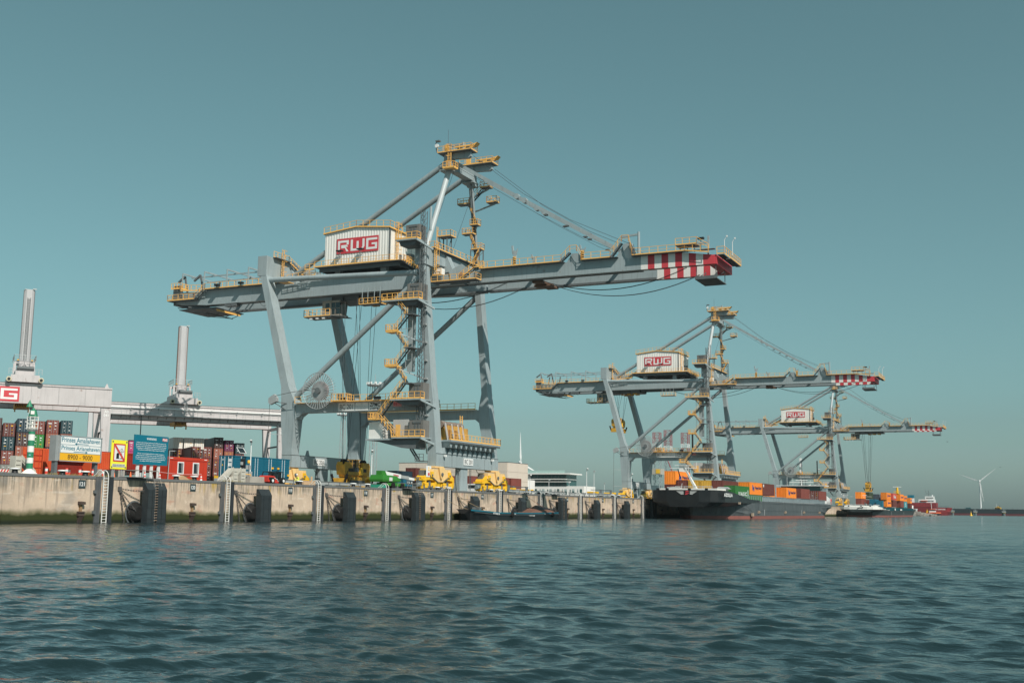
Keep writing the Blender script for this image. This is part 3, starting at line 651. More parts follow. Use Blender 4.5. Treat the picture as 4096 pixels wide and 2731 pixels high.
    cp('house_body', b, mat('house_side_white', (.80,.78,.72), .55, dirt=.25, dcol=(.5,.45,.36), scale=.5, streak=.25), t)
    s = MB()
    for x in (176.2, 178.9, 181.6): s.box(x, x+.05, 107.1, 107.15, 46.3, 52.3)
    s.box(173.7,174.0,107.05,107.2,46.2,52.4).tube((173.9,107.0,46.3),(173.9,107.0,52.2),.06,6); cp('panel_joint', s, CRD, t, kind='stuff')
    cp('house_roof', MB().prism([(121.5,52.36),(114.3,53.14),(106.9,52.4),(106.9,52.6),(114.3,53.34),(121.5,52.56)], 'X', 173.55, 185.5), CRD, t)
    cp('roof_edge', MB().beam((173.5,121.5,52.5),(173.5,114.3,53.28),.06,.24).beam((173.5,114.3,53.28),(173.5,106.85,52.55),.06,.24).box(173.5,185.5,106.82,106.9,52.35,52.6), YE, t)
    cp('roof_railing', MB().rail([(173.6,121.4,52.55),(173.6,114.3,53.3),(173.6,106.95,52.6),(185.4,106.95,52.6),(185.4,121.4,52.55)],1.15,.035,1.55), YE, t)
    b = MB().box(172.4,186.5,103.8,122.4,45.85,45.95)
    cp('house_deck', b, CRD, t)
    b = MB()
    for y in (105, 108.5, 112, 115.5, 119, 121.6): b.box(173.4,185.8,y,y+.25,45.2,45.85)
    b.box(173.2,173.6,104.5,121.9,45.1,45.85).box(185.3,185.7,104.5,121.9,45.1,45.85).box(178.8,179.2,104.5,121.9,45.1,45.85)
    cp('deck_beam', b, CRD, t, kind='stuff')
    cp('house_support', MB().box(174.3,175.3,108,109.2,43.9,45.85).box(182.9,183.9,108,109.2,43.9,45.85).box(174.3,175.3,118,119.2,43.9,45.85).box(182.9,183.9,118,119.2,43.9,45.85), CR, t)
    cp('deck_railing', MB().rail([(172.4,122.4,45.95),(172.4,106.1,45.95),(173.4,103.8,45.95),(186.5,103.8,45.95),(186.5,122.4,45.95)],1.1,.035,1.5,.24), YE, t)
    cp('deck_railing', MB().rail([(172.4,124.6,45.6),(172.4,122.6,45.6)],1.1,.035,1,.24).rail([(172.9,129,44.0),(172.9,122.6,44.6)],1.1,.035,1.4,.24), YE, t)
    L = rwg_logo(t, (173.68-OX, 118.5-OY, 48.36-OZ), (0,-1,0), (0,0,1), 9.1, 2.88)
    for y in (117.3, 112.8):
        l_ = MB()
        for dy in (-.18,.18): l_.beam((172.9,y+dy,45.95),(172.9,y+dy,48.7),.07)
        for i in range(6): l_.beam((172.9,y-.18,46.1+i*.42),(172.9,y+.18,46.3+i*.42),.05)
        cp('lamp_post', l_, GLV, t); cp('lamp_head', MB().box(172.5,173.3,y-.6,y+.6,48.65,48.85), BK, t)
    cp('cage_ladder', MB().ladder((175.8,106.7,45.9),(175.8,106.7,54.0),(1,0,0),.6,.04), YE, t)
    b = MB()
    for i in range(9): z = 48+i*.7; b.path([(175.4,106.7,z),(175.3,106.1,z),(176.3,106.1,z),(176.2,106.7,z)],.03)
    b.path([(175.3,106.1,48),(175.3,106.1,53.8)],.03).path([(176.3,106.1,48),(176.3,106.1,53.8)],.03)
    cp('ladder_hoop', b, YE, t, kind='stuff')
    cp('stair', MB().stair((174.4,104.0,45.9),(174.4,101.0,43.9),(1,0,0),.9), CRD, t); cp('stair_railing', MB().rail([(173.9,104,45.9),(173.9,101,43.9),(173.9,98,43.9)],1.1,.04,.6).rail([(174.9,104,45.9),(174.9,101,43.9)],1.1,.04,.6), YE, t)
    cp('vent_cowl', MB().box(180.0,181.4,106.2,107.1,47.6,48.8), CRD, t); cp('door', MB().box(177.3,178.2,107.08,107.15,46.2,48.2), CRD, t)
    # ---- landside top: walkway, stair, girder walkways, root
    cp('beam_railing', MB().rail([(168.5,128.9,47.65),(173.2,128.9,47.65)],1.15,.035,1.1,.22).rail([(173.2,128.9,47.65),(177.5,128.2,45.4),(177.5,124,45)],1.1,.035,.7,.22), YE, t)
    cp('beam_walkway', MB().box(168.5,173.2,128.3,129.1,47.55,47.65), CRD, t); cp('stair', MB().stair((173.2,128.5,47.6),(177.5,128.0,45.3),(0,1,0),.8), CRD, t)
    cp('cage_ladder', MB().ladder((171.0,128.6,43.6),(171.0,128.6,49.6),(1,0,0),.6,.04), YE, t)
    b = MB()
    for i in range(6): z = 44.3+i*1.0; b.path([(170.6,128.6,z),(170.5,128.0,z),(171.5,128.0,z),(171.4,128.6,z)],.03)
    cp('ladder_hoop', b, YE, t, kind='stuff'); cp('ladder_landing', MB().box(170.0,172.4,127.0,129,43.2,43.3), YE, t)
    cp('girder_walkway', MB().box(173.3,174.2,131.4,149.2,43.82,43.9).box(172.9,174.2,151.0,157.6,41.95,42.05).box(173.0,183.8,156.7,158.0,41.95,42.05), CRD, t)
    cp('girder_railing', MB().rail([(173.3,131.6,43.9),(173.3,149.0,43.9)],1.15,.035,1.4,.22).rail([(173.3,149.0,43.9),(172.9,151.2,42.05),(172.9,158.0,42.05),(183.8,158.0,42.05)],1.15,.035,1.4,.24), YE, t)
    cp('stair', MB().stair((173.3,149.1,43.8),(173.3,151.2,42.1),(1,0,0),.8), CRD, t)
    cp('root_turret_railing', MB().rail([(173.2,157.4,44.4),(173.2,155.2,44.4),(175.6,155.2,44.4)],1.2,.04,.8,.3).rail([(173.2,154.9,43.9),(173.2,149.8,43.6)],1.2,.04,1.2,.25), YE, t)
    cp('root_cabinet', MB().box(174.0,176.2,149.4,155.3,42.4,43.7), CR, t); cp('root_drum', MB().tube((174.4,156.3,43.2),(183,156.3,43.2),.9,12).box(173.6,174.6,155.6,157.2,42.1,45.2), CRD, t)
    b = MB()
    for y in (155.88,150.34,144.71,139.51): b.beam((174.6,y,43.9),(174.6,y,47.7),.2).beam((174.6,y,47.75),(184.4,y,47.75),.22,.26).beam((184.4,y,43.9),(184.4,y,47.7),.2)
    b.beam((177.4,156,47.4),(177.4,134,47.4),.2,.24).beam((182.2,156,47.4),(182.2,134,47.4),.2,.24).beam((177.4,141.6,46.6),(183.6,141.6,46.6),.2)
    cp('service_gantry', b, CR, t)
    b = MB()
    for y in (155.5,151.5): b.beam((176,y,43.5),(176,y+1.0,47.5),.3).beam((176,y+1,47.5),(176,y+2.6,46.4),.35).beam((180,y,43.5),(180,y-.6,46.8),.3)
    cp('service_arm', b, CRD, t)
    for y in (145.6, 139.8): cp('floodlight', MB().box(172.5,173.2,y-.45,y+.45,44.2,44.6).beam((172.9,y,43.9),(172.9,y,44.3),.12), BK, t)
    for y in (134, 141): cp('cable_loop', MB().path([(174.2,y+a,40.75-1.0*math.sin((a)/2.2*math.pi)) for a in [i*.275 for i in range(9)]],.035), CAB, t)
    cp('underslung_box', MB().box(174.2,175.4,141.8,144.6,40.3,40.8), CRD, t)
    # ---- cable reel
    cx, cy, cz, rr = 165.2, 115.3, 21.9, 3.2
    for i in range(36):
        a = 2*math.pi*i/36; d = Vector((0,math.cos(a),math.sin(a)))
        cp('reel_spoke', MB().beam(Vector((cx-.25,cy,cz))+d*.5, Vector((cx-.45,cy,cz))+d*rr, .05, .13, up=d.cross(Vector((1,0,0)))), GLV, t)
    b = MB(); k = 40; b.path([(cx-.45,cy+rr*math.cos(2*math.pi*i/k),cz+rr*math.sin(2*math.pi*i/k)) for i in range(k+1)],.06,6); cp('reel_rim', b, GLV, t)
    cp('reel_drum', MB().tube((cx-.1,cy,cz),(cx+.5,cy,cz),1.65,28), mat('reel_cable_wound', (.34,.27,.27), .7, dirt=.4, scale=2), t, True)
    for i in range(36):
        a = 2*math.pi*(i+.5)/36; d = Vector((0,math.cos(a),math.sin(a)))
        cp('reel_back_spoke', MB().beam(Vector((cx+.5,cy,cz))+d*1.5, Vector((cx+.5,cy,cz))+d*rr, .04, .06, up=d.cross(Vector((1,0,0)))), GLV, t)
    cp('reel_hub', MB().tube((cx-.7,cy,cz),(cx+.9,cy,cz),.55,16).tube((cx+.9,cy,cz),(cx+2.0,cy,cz),.35,10), CRD, t, True)
    cp('reel_cable', MB().path([(cx-.3,cy+.5,cz+.4),(cx-.3,cy+6.0,cz-.1),(cx+.2,cy+9.6,cz-.55)],.05), CHN, t)
    cp('cable_guide_head', MB().prism([(124.6,21.0),(124.6,20.4),(126.0,19.8),(126.4,20.2),(126.4,21.0),(125.2,21.7)], 'X', 165.4, 166.0), GLV, t)
    cp('cable_guide_arm', MB().beam((165.8,125.0,20.3),(166.9,122.8,20.0),.14).beam((165.8,125.4,20.2),(166.9,123,18.6),.14), CRD, t)
    cp('hanging_cable', MB().path([(165.6,126.2,20.0),(165.6,126.3,12),(165.6,126.4,5)],.045), CHN, t)
    for z in (14.6, 9.4): cp('cable_bracket', MB().beam((165.6,126.3,z),(166.7,123.9,z-.1),.08), GLV, t)
    cp('reel_motor', MB().box(165.9,166.6,111.2,112.2,20.5,21.4), CRD, t); cp('reel_deck', MB().box(165.4,166.9,110.4,113.2,20.05,20.2), YE, t); cp('reel_railing', MB().rail([(165.2,112.8,20),(165.2,109.8,20),(166.9,109.8,20)],1.3,.045,.6,.2), YE, t)
    # ---- portal walkways and plates
    cp('portal_walkway', MB().box(166.2,166.95,98.5,121.2,19.95,20.02), YE, t); cp('portal_railing', MB().rail([(166.2,121.2,20.02),(166.2,113.4,20.02)],1.1,.035,1.2).rail([(166.2,111.4,20.02),(166.2,98.5,20.02)],1.1,.035,1.35,.12), YE, t)
    cp('portal_walkway', MB().box(187.4,188.25,96,121,19.98,20.05), YE, t); cp('portal_railing', MB().rail([(187.4,121,20.05),(187.4,96,20.05)],1.1,.035,1.5,.12), YE, t)
    for y0, w_, nm in ((108.9, 2.6, 'faded_plate'), (106.1, 2.4, 'maker_plate')): cp(nm, MB().box(166.93,166.99,y0-w_,y0,18.42,19.85), WHS, t)
    text('maker_name', 'ZPMC', BK, t, (166.92-OX, 105.95-OY, 19.02-OZ), (0,-1,0), (0,0,1), 2.1, .72, bold=.02)
    text('maker_characters', '上海振华重工', BK, t, (166.92-OX, 105.95-OY, 18.5-OZ), (0,-1,0), (0,0,1), 2.1, .38, bold=.01)
    text('faded_print', 'S.W.L\nSELLING SPREADER COND 61 T\nLOAD UNDER HOOK 80 T', mat('faded_print_grey', (.42,.44,.45), .6, dirt=0), t, (166.92-OX, 108.8-OY, 18.6-OZ), (0,-1,0), (0,0,1), 2.4, 1.1)
    cp('red_plate', MB().box(166.93,166.97,99.6,101.3,18.9,19.9), mat('faded_red_print', (.62,.30,.30), .6, dirt=.2), t); text('red_characters', '安全第一', RD, t, (166.92-OX, 101.2-OY, 19.05-OZ), (0,-1,0), (0,0,1), 1.5, .6, bold=.03)
    cp('load_plate', MB().box(181.6,184.6,121.72,121.79,9.35,10.5), mat('load_plate_pale', (.55,.56,.56), .6, dirt=.3), t); text('load_print', 'S.W.L\nSPREADER 61 T\nHOOK BEAM 80 T', MATS['faded_print_grey'], t, (181.8-OX, 121.71-OY, 9.5-OZ), (1,0,0), (0,0,1), 2.6, .8)
    cp('antenna_mast', MB().tube((187.0,106.5,20),(187.0,106.5,27.4),.3,8), BK, t); cp('sensor_box', MB().box(186.8,187.4,105.2,106.0,22.6,23.3), WHS, t); cp('junction_box', MB().box(186.9,187.7,103.6,104.9,20.6,22.0), WHS, t)
    for y in (111.2, 104): cp('floodlight', MB().box(166.0,166.4,y-.6,y+.6,20.2,20.7), BK, t)
    # ---- lift tower, cabins, stairs on the land side of leg A
    b = MB(); x0,x1,ya,yb_ = 165.1,165.9,94.8,95.6
    for x in (x0,x1):
        for y in (ya,yb_): b.beam((x,y,13.4),(x,y+.0,52.3),.09)
    z = 13.5; i = 0
    while z < 52:
        b.beam((x0,ya,z),(x0,yb_,z+.9 if i%2 else z),.055).beam((x0,yb_,z),(x0,ya,z+.9),.055).beam((x0,ya,z),(x1,ya,z+.9),.055).beam((x1,yb_,z),(x0,yb_,z+.9),.05); z += .9; i += 1
    cp('lift_mast', b, CRD, t, kind='stuff'); cp('lift_mast_tube', MB().tube((166.4,94.4,49),(166.4,94.4,53.2),.22,8), CR, t)
    b = MB()
    for y in (94.5, 94.9): b.beam((166.55,y,13),(166.55,y+1.6,47),.08)
    cp('power_conduit', b, CRD, t)
    z = 14
    while z < 46: cp('conduit_bracket', MB().box(166.3,166.8,94.0+(z-13)*.045,94.5+(z-13)*.045,z,z+.25), GLV, t, key=None); z += 3.1
    for z0, z1, dy in ((13.45,16.3,0),(19.8,22.6,.2),(36.7,39.6,1.0),(47.1,49.9,1.6)):
        c = [(94.0+dy),(96.7+dy)]
        cp('lift_cabin', MB().box(164.7,166.95,c[0],c[1],z0,z1), LIFT, t)
        cp('lift_door', MB().box(164.62,164.7,94.75+dy,95.05+dy,z0+.3,z0+2.2).box(164.62,164.7,95.35+dy,95.65+dy,z0+.3,z0+2.2), CRD, t)
        cp('door_header', MB().box(164.6,164.7,94.4+dy,96.0+dy,z0+2.35,z0+2.7), CRD, t)
        yl = {13.45: 99.2, 19.8: 99.6, 36.7: 101.8, 47.1: 99.4}[z0]
        cp('landing_deck', MB().box(163.2,166.8,93.6+dy,yl,z0-.22,z0-.02), CR, t)
        cp('landing_railing', MB().rail([(163.2,yl,z0),(163.2,93.6+dy,z0),(164.5,93.6+dy,z0)],1.15,.04,1.1,.26), YE, t)
        cp('landing_bracket', MB().beam((163.3,93.7+dy,z0-.2),(167.4,93.0+dy*.9,z0-1.2),.28,.34).beam((165,93.8+dy,z0-.2),(166.9,94.4+dy,z0-2.6),.2), CR, t)
        cp('deck_underframe', MB().prism([(93.8+dy,z0-.22),(yl-.3,z0-.22),(97.2+dy,z0-1.0),(94.6+dy,z0-1.0)], 'X', 163.9, 166.6), CRD, t)
    # lower service deck
    cp('service_deck', MB().box(163.4,169.2,99.2,104.4,13.0,13.25), CR, t); cp('deck_hull', MB().prism([(94.5,13.0),(103.0,13.0),(97.6,11.7),(95.0,11.5)], 'X', 163.8, 167.2), CRD, t)
    cp('electrical_room', MB().box(164.9,168.4,96.9,99.9,13.3,16.5), mat('cabinet_grey', (.46,.46,.45), .5, dirt=.15, scale=.6), t); cp('white_container', MB().box(164.3,168.4,101.6,104.3,13.28,16.05), WH, t)
    cp('cabinet_door', MB().box(164.84,164.9,97.0,97.6,13.5,15.5), LIFT, t); cp('yellow_gate', MB().box(164.0,164.06,98.0,98.9,13.4,15.6), YE, t)
    cp('deck_railing', MB().rail([(163.5,101.4,13.25),(163.5,99.3,13.25)],1.1,.035,.8), CRD, t)
    cp('stair', MB().stair((164.0,98.9,13.4),(164.0,102.0,16.5),(1,0,0),.9), CRD, t); cp('stair_railing', MB().rail([(163.5,98.9,13.4),(163.5,102.0,16.5)],1.1,.04,.8).rail([(164.5,98.9,13.4),(164.5,102.0,16.5)],1.1,.035,.8), YE, t)
    cp('stair_landing', MB().box(163.4,165.6,101.6,104.0,16.45,16.6), YE, t); cp('landing_railing', MB().rail([(163.4,104,16.6),(163.4,102.4,16.6)],1.1,.04,.6,.25).rail([(163.4,104,16.6),(165.6,104,16.6)],1.1,.04,.8,.25), YE, t)
    cp('stair', MB().stair((164.0,102.2,16.6),(164.0,97.3,22.6),(1,0,0),.9), CRD, t); cp('stair_railing', MB().rail([(163.5,102.2,16.6),(163.5,97.3,22.6)],1.1,.035,1.1), YE, t); cp('stair_railing', MB().rail([(164.5,102.2,16.6),(164.5,97.3,22.6)],1.1,.04,1.1), YE, t)
    zz_ = [(22.6,25.5,96.9,99.1),(28.5,25.5,96.6,99.1),(28.5,31.4,97.0,99.3),(34.2,31.4,96.8,99.3),(34.2,36.6,97.2,99.4)]
    for za, zb_, ya_, yb2 in zz_:
        cp('stair', MB().stair((163.9,ya_,za),(163.9,yb2,zb_),(1,0,0),.85), CRD, t); cp('stair_railing', MB().rail([(163.45,ya_,za),(163.45,yb2,zb_)],1.05,.03,1.0), YE, t)
    for z in (25.5, 31.4):
        cp('stair_landing', MB().box(163.4,165.4,98.7,101.0,z-.2,z), YE, t); cp('landing_railing', MB().rail([(163.4,98.7,z),(163.4,101,z),(165.4,101,z)],1.15,.04,.7,.26), YE, t)
    for z in (22.5, 28.5, 34.2):
        cp('stair_landing', MB().box(163.4,166.0,95.7,97.4,z-.15,z), CRD, t)
        cp('landing_arm', MB().beam((164,98.5,z+2.4),(166.9,95.0,z+.9),.22), CR, t)
    b = MB()
    for y in (96.4,97.6,98.6): b.beam((164.6,y,25.0),(164.6,y+.1,36.5),.08)
    for i in range(9): b.beam((164.6,96.4,25.2+i*1.35),(164.6,98.6,25.2+i*1.35-.2),.06)
    cp('stair_cage', b, GLV, t, kind='stuff')
    cp('stair_tower_panel', MB().box(166.0,166.06,96.6,98.2,24.6,36.4), mat('mesh_screen', (.30,.36,.37), .6, dirt=.2), t)
    cp('stair', MB().stair((166.0,96.9,11.6),(166.0,95.5,9.7),(1,0,0),.9), CRD, t); cp('stair_landing', MB().box(165.2,166.7,94.0,95.7,9.5,9.62), CRD, t); cp('stair_railing', MB().rail([(165.2,95.7,9.62),(165.2,94.1,9.62)],1.1,.04,.7), CRD, t)
    # ---- generator platform between the waterside legs
    cp('generator_deck', MB().box(168.9,188.1,91.0,95.3,13.0,13.22), CR, t); cp('generator_railing', MB().rail([(168.9,91.0,13.22),(188.1,91.0,13.22)],1.15,.04,1.25,.24).rail([(188.1,91.0,13.22),(188.1,93,13.22)],1.1,.04,1), YE, t)
    for i in range(10):
        x = 169.6+i*1.86
        cp('upper_pedestal', MB().prism([(x-.65,12.98),(x+.65,12.98),(x+.16,11.95),(x-.16,11.95)], 'Y', 91.3, 94.2), CR, t); cp('lower_pedestal', MB().prism([(x-.2,11.95),(x+.2,11.95),(x+.85,10.92),(x-.85,10.92)], 'Y', 92.4, 94.1), CR, t)
    cp('deck_joist', MB().box(168.9,188.1,91.05,91.3,12.75,13.0).box(168.9,188.1,94.8,95.1,12.75,13.0), CRD, t)
    for i, x in enumerate((169.2,171.4,173.6,175.2)):
        if i < 3: cp('generator_panel', MB().box(x+.35,x+1.75 if i<2 else x+1.5,92.0,94.6,13.25,15.75), GY_, t); cp('panel_recess', MB().box(x+.6,x+1.4,91.96,92.0,13.6,15.0), mat('recess_brown', (.28,.13,.04), .7, dirt=.5), t) if i < 2 else None
        cp('generator_rib', MB().beam((x+.15,91.8,13.2),(x-.25,92.2,16.1),.35,.3), mat('weathered_rib', (.38,.36,.34), .7, dirt=.4, scale=1), t)
    cp('generator_panel', MB().box(176.0,177.4,92.2,94.6,13.25,15.6), GY_, t)
    cp('generator_hood', MB().tube((169.0,93.2,15.9),(176.6,93.2,15.9),.62,12), mat('hood_brown', (.22,.17,.14), .8, dirt=.6, dcol=(.10,.07,.06), scale=1), t)
    for i in range(4): cp('hood_seam', MB().tube((170.4+i*1.9,93.2,15.9),(170.5+i*1.9,93.2,15.9),.66,12), CRD, t)
    cp('pale_drum', MB().tube((177.6,93.4,13.3),(177.6,93.4,14.6),.5,10), WHS, t); cp('hatch_ladder', MB().ladder((179.5,94.6,13.3),(179.7,94.8,18.2),(1,0,0),.9,.05), YE, t)
    for z, y, x in ((10.4,92.3,169.2),(10.4,92.3,187.2)): cp('sensor', MB().box(x-.2,x+.2,y-.35,y,z,z+.35), WHS, t)
    # ---- bogies
    for X in (XA, XB):
        for yc, f in ((93.2, -1), (122.9, -1)):
            bogie(t, X, yc)
    # ---- plates at the waterside foot
    cp('warning_panel', MB().box(163.1,164.7,92.3,92.36,6.9,8.7), WHS, t)
    cp('warning_symbol', MB().prism([(163.7,8.3),(164.1,8.3),(163.9,8.6)], 'Y', 92.27, 92.3).prism([(163.65,7.9),(164.15,7.9),(163.9,8.25)], 'Y', 92.27, 92.3), YB, t); cp('warning_symbol', MB().lathe([(.28,0),(.28,.03)], (163.9,92.26,7.35), 12, 'Y'), RD, t)
    return t

def bogie(t, X, yc):
    def q(name, b, m, sm=False): b.v = [(x+X, y+yc, z) for x, y, z in b.v]; return cp(name, b, m, t, sm)
    q('bogie_pivot', MB().box(-1.6,1.6,-.7,.7,8.45,8.76).prism([(-1.0,8.5),(1.0,8.5),(.35,6.9),(.05,6.6),(-.05,6.6),(-.35,6.9)], 'Y', -1.25, -.95), YP)
    q('pivot_pin', MB().lathe([(.3,0),(.3,-.15)], (0,-1.25,7.4), 12, 'Y'), CRD, True)
    q('equalizer_beam', MB().prism([(-3.6,8.25),(3.6,8.25),(3.6,7.2),(2.9,7.15),(.8,6.15),(-.8,6.15),(-2.9,7.15),(-3.6,7.2)], 'Y', -.95, .95), YP)
    q('equalizer_edge', MB().beam((-3.6,-.97,7.15),(-.8,-.97,6.1),.1,.12).beam((3.6,-.97,7.15),(.8,-.97,6.1),.1,.12), CRD)
    q('rail_guide', MB().rsec([(0,0,4.95,.7,1.0),(0,0,5.6,.9,1.2),(0,0,6.2,1.4,1.5)]), YB)
    for s in (-1, 1):
        c = s*3.05
        q('sub_equalizer', MB().prism([(c-1.9,6.9),(c-.5,7.7),(c+.5,7.7),(c+1.9,6.9),(c+2.0,5.7),(c+1.5,5.7),(c+1.45,6.35),(c+.4,6.45),(c-.4,6.45),(c-1.45,6.35),(c-1.5,5.7),(c-2.0,5.7)], 'Y', -.85, .85), YB)
        q('lug_plate', MB().prism([(c-.5,7.8),(c+.5,7.8),(c+.35,6.9),(c-.35,6.9)], 'Y', -1.1, -.86), YB); q('pivot_pin', MB().lathe([(.18,0),(.18,-.1)], (c,-1.1,7.2), 10, 'Y'), CRD, True)
        for d in (-1.35, 1.35):
            q('wheel_truck', MB().prism([(c+d-.85,6.0),(c+d+.85,6.0),(c+d+.95,5.4),(c+d+.6,4.95),(c+d-.6,4.95),(c+d-.95,5.4)], 'Y', -.7, .7), YB)
            q('truck_cap', MB().box(c+d-.45,c+d+.45,-.82,-.7,5.15,5.75), YB)
            for e in (-.48, .48): q('crane_wheel', MB().lathe([(.4,-.2),(.4,.2)], (c+d+e,-.55,5.14), 14, 'Y'), CRD, True)
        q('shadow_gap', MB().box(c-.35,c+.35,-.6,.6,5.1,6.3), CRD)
    q('travel_motor', MB().box(-5.6,-4.9,-.5,.5,5.5,6.3).tube((-6.2,0,5.6),(-5.5,0,5.6),.35,8), mat('motor_grey', (.22,.27,.28), .5, dirt=.3)); q('motor_bracket', MB().box(-5.7,-4.7,-.9,.9,6.3,6.6).box(-5.4,-4.9,-.7,-.3,5.0,6.3), YB)
    q('bogie_ladder', MB().ladder((4.1,-.5,5.0),(3.8,-.5,8.2),(1,0,0),.5,.03), YE); q('bogie_cabinet', MB().box(-4.6,-3.8,-.4,.6,7.0,8.0), LIFT)

def trolley(t, yc, droop=True):
    """cabin and trolley frame at travel position yc"""
    b = MB()
    for x in (176.2, 181.6): b.box(x-.3,x+.3,yc-8.0,yc+5.2,40.1,40.8)
    for y in (yc-8.0,yc-4.5,yc-1,yc+2.5,yc+5): b.box(175.9,181.9,y,y+.35,40.1,40.75)
    b.box(176.2,181.6,yc-7.8,yc+5,39.95,40.1)
    cp('trolley_frame', b, CRD, t)
    m_ = MB()
    for k in range(6): m_.box(176.5+.9*k,177.1+.9*k,yc-6.4+(k%3)*2.3,yc-5.0+(k%3)*2.3,39.5,39.95)
    cp('trolley_machinery', m_, SP, t, kind='stuff'); cp('trolley_lamp', MB().box(175.7,176.0,yc-2.6,yc-2.1,39.4,39.55).box(175.7,176.0,yc-6.9,yc-6.4,39.0,39.15), WHS, t)
    y0, y1 = yc+3.3, yc+7.2
    cp('operator_cab', MB().box(175.6,178.2,y0+1.9,y1,37.3,40.1).box(175.6,178.2,y0,y0+1.9,39.7,40.1).box(175.6,178.2,y0-.2,y0+1.9,37.2,37.45), mat('cab_beige', (.34,.30,.25), .5, dirt=.4, scale=1), t)
    cp('cab_window', MB().prism([(y0+1.9,37.5),(y0+1.9,39.65),(y0-.1,39.65),(y0+.15,37.5)], 'X', 175.62, 178.15), GL, t); cp('cab_window', MB().box(175.55,175.6,y0+2.3,y0+3.1,38.1,39.6), GL, t)
    cp('window_mullion', MB().beam((175.6,y0+1.0,37.4),(175.6,y0+1.0,39.7),.07).beam((175.6,y0-.05,38.6),(175.6,y0+1.9,38.6),.07).beam((175.6,y0+1.9,37.3),(175.6,y0+1.9,40),.12), MATS['cab_beige'], t)
    cp('cab_deck', MB().box(174.6,178.2,y0+1.5,yc+10.6,37.0,37.12).prism([(y0-1,37.0),(y0+2,37.3),(y0+2,37.15),(y0-1,36.9)], 'X', 175, 178.4), CRD, t); cp('cab_railing', MB().rail([(174.6,y0+1.5,37.12),(174.6,yc+10.6,37.12),(178.2,yc+10.6,37.12)],1.3,.04,.9,.18), YE, t)
    cp('deck_lamp', MB().box(174.7,175.2,yc+6.0,yc+6.6,36.6,36.85).box(174.7,175.2,yc+7.4,yc+8,36.6,36.85).box(174.7,175.2,yc+8.8,yc+9.4,36.6,36.85), WHS, t)
    return t
def curve(p0, p1, sag, n=14):
    p0 = Vector(p0); p1 = Vector(p1); return [tuple(p0.lerp(p1, i/n)+Vector((0,0,-sag*4*(i/n)*(1-i/n)))) for i in range(n+1)]
def festoon(t):
    for dx in (0, .35):
        for p0, p1, s in (((176+dx,78.5,41.1),(176+dx,52,41),2.7),((182.3+dx,78.5,41.3),(182.3+dx,51.6,41),2.75),((176+dx,84.2,41),(176+dx,112,41),2.7),((182.3+dx,84.2,41),(182.3+dx,112,41),2.8)):
            cp('festoon_cable', MB().path(curve(p0, p1, s), .04, 4), CAB, t)
    cp('festoon_trolley', MB().box(176,183,77.5,79.5,40.5,40.85).box(178,179.5,76.8,80,40.2,40.6), mat('festoon_rust', (.16,.10,.07), .7, dirt=.5), t)
def access_platform(t, y):      # hanging maintenance basket near the sea legs
    b = MB().box(173.2,175.0,y-2.2,y+2.4,38.35,38.45)
    cp('hanging_basket', b, CRD, t); cp('basket_railing', MB().rail([(173.2,y+2.4,38.45),(173.2,y-2.2,38.45),(175,y-2.2,38.45)],1.1,.035,1,.15), YE, t)
    for dy in (-1.8,-.6,.8,2.0): cp('basket_hanger', MB().beam((173.6,y+dy,38.5),(173.6,y+dy,41.6),.1), CR, t)
def spreader(loc, topz, xr=0, length=9.0, label='', gy=0):
    """lifting head with its ropes; origin bottom centre"""
    t = thing('lifting_spreader', label, 'spreader', loc, 0, 'lifting spreaders hung under the cranes'); h = length/2
    part('end_beam', MB().box(-h-.2,-h+.5,-1.3,1.3,0,1.3), SP, t); part('end_beam', MB().box(h-.5,h+.2,-1.3,1.3,0,1.3), SP, t)
    part('spreader_beam', MB().box(-h+.5,h-.5,-.55,.55,.35,1.3).box(-2.6,2.6,-1.0,1.0,.3,1.5), SP, t)
    part('telescope_gap', MB().box(-2.4,2.4,-1.03,-1.0,.5,.95), CRD, t)
    part('head_block', MB().prism([(-4.0,1.9),(-4.3,3.6),(-3.9,4.2),(-2.0,4.2),(-1.4,2.5),(1.4,2.5),(2.0,4.2),(3.9,4.2),(4.3,3.6),(4.0,1.9)], 'Y', -.9, .9).box(-3.8,3.8,-.6,.6,1.5,1.95), SP, t)
    part('panel_opening', MB().box(-3.0,-1.4,-.94,-.9,2.5,3.1).box(1.4,3.0,-.94,-.9,2.5,3.1), BK, t)
    for x in (-3.2, 3.2):
        for y in (-.6, .6): part('sheave', MB().lathe([(.62,-.12),(.62,.12)], (x+.5*(1 if y>0 else -1),y,4.1), 16, 'Y'), RUBC, t, True)
    part('cable_basket', MB().box(-.7,.7,-.8,.8,2.0,4.6), CRD, t); part('basket_frame', MB().rail([(-.9,-.95,3.3),(.9,-.95,3.3),(.9,.95,3.3),(-.9,.95,3.3),(-.9,-.95,3.3)],1.4,.05,.6), YE, t)
    part('motor', MB().box(.9,1.9,-.95,.2,2.0,3.3), YB, t)
    for x in (-h-.1, h+.1):
        for y in (-1.35, 1.35): part('flipper_arm', MB().beam((x,y*.9,.6),(x,y*1.25,2.0),.3,.35), RUBC, t)
    part('hose', MB().path([(-3.4,-1.0,2.6),(-3.6,-1.2,1.2),(-2.8,-1.2,.6),(-2.0,-1.05,1.4)],.05), BK, t)
    T = topz-loc[2]
    for x, y in ((-3.3,-.6),(-2.7,.6),(3.3,.6),(2.7,-.6)):
        sy = 1 if y > 0 else -1
        for d in (0, .9): part('hoist_rope', MB().tube((x+d*.2,y,4.3),(x*.82+d*.2,y+sy*(.9+d),T),.045,4), CAB, t)
    return t
base = crane_body(); kids(base)
for c_ in [base]: 
    base.location = (OX, OY, OZ)
CRL = ['grey container crane nearest the camera, its boom filling the middle of the picture', 'middle grey container crane, its boom tip ending above the far one', 'farthest grey container crane, rearmost of the three on the quay']
cranes = []
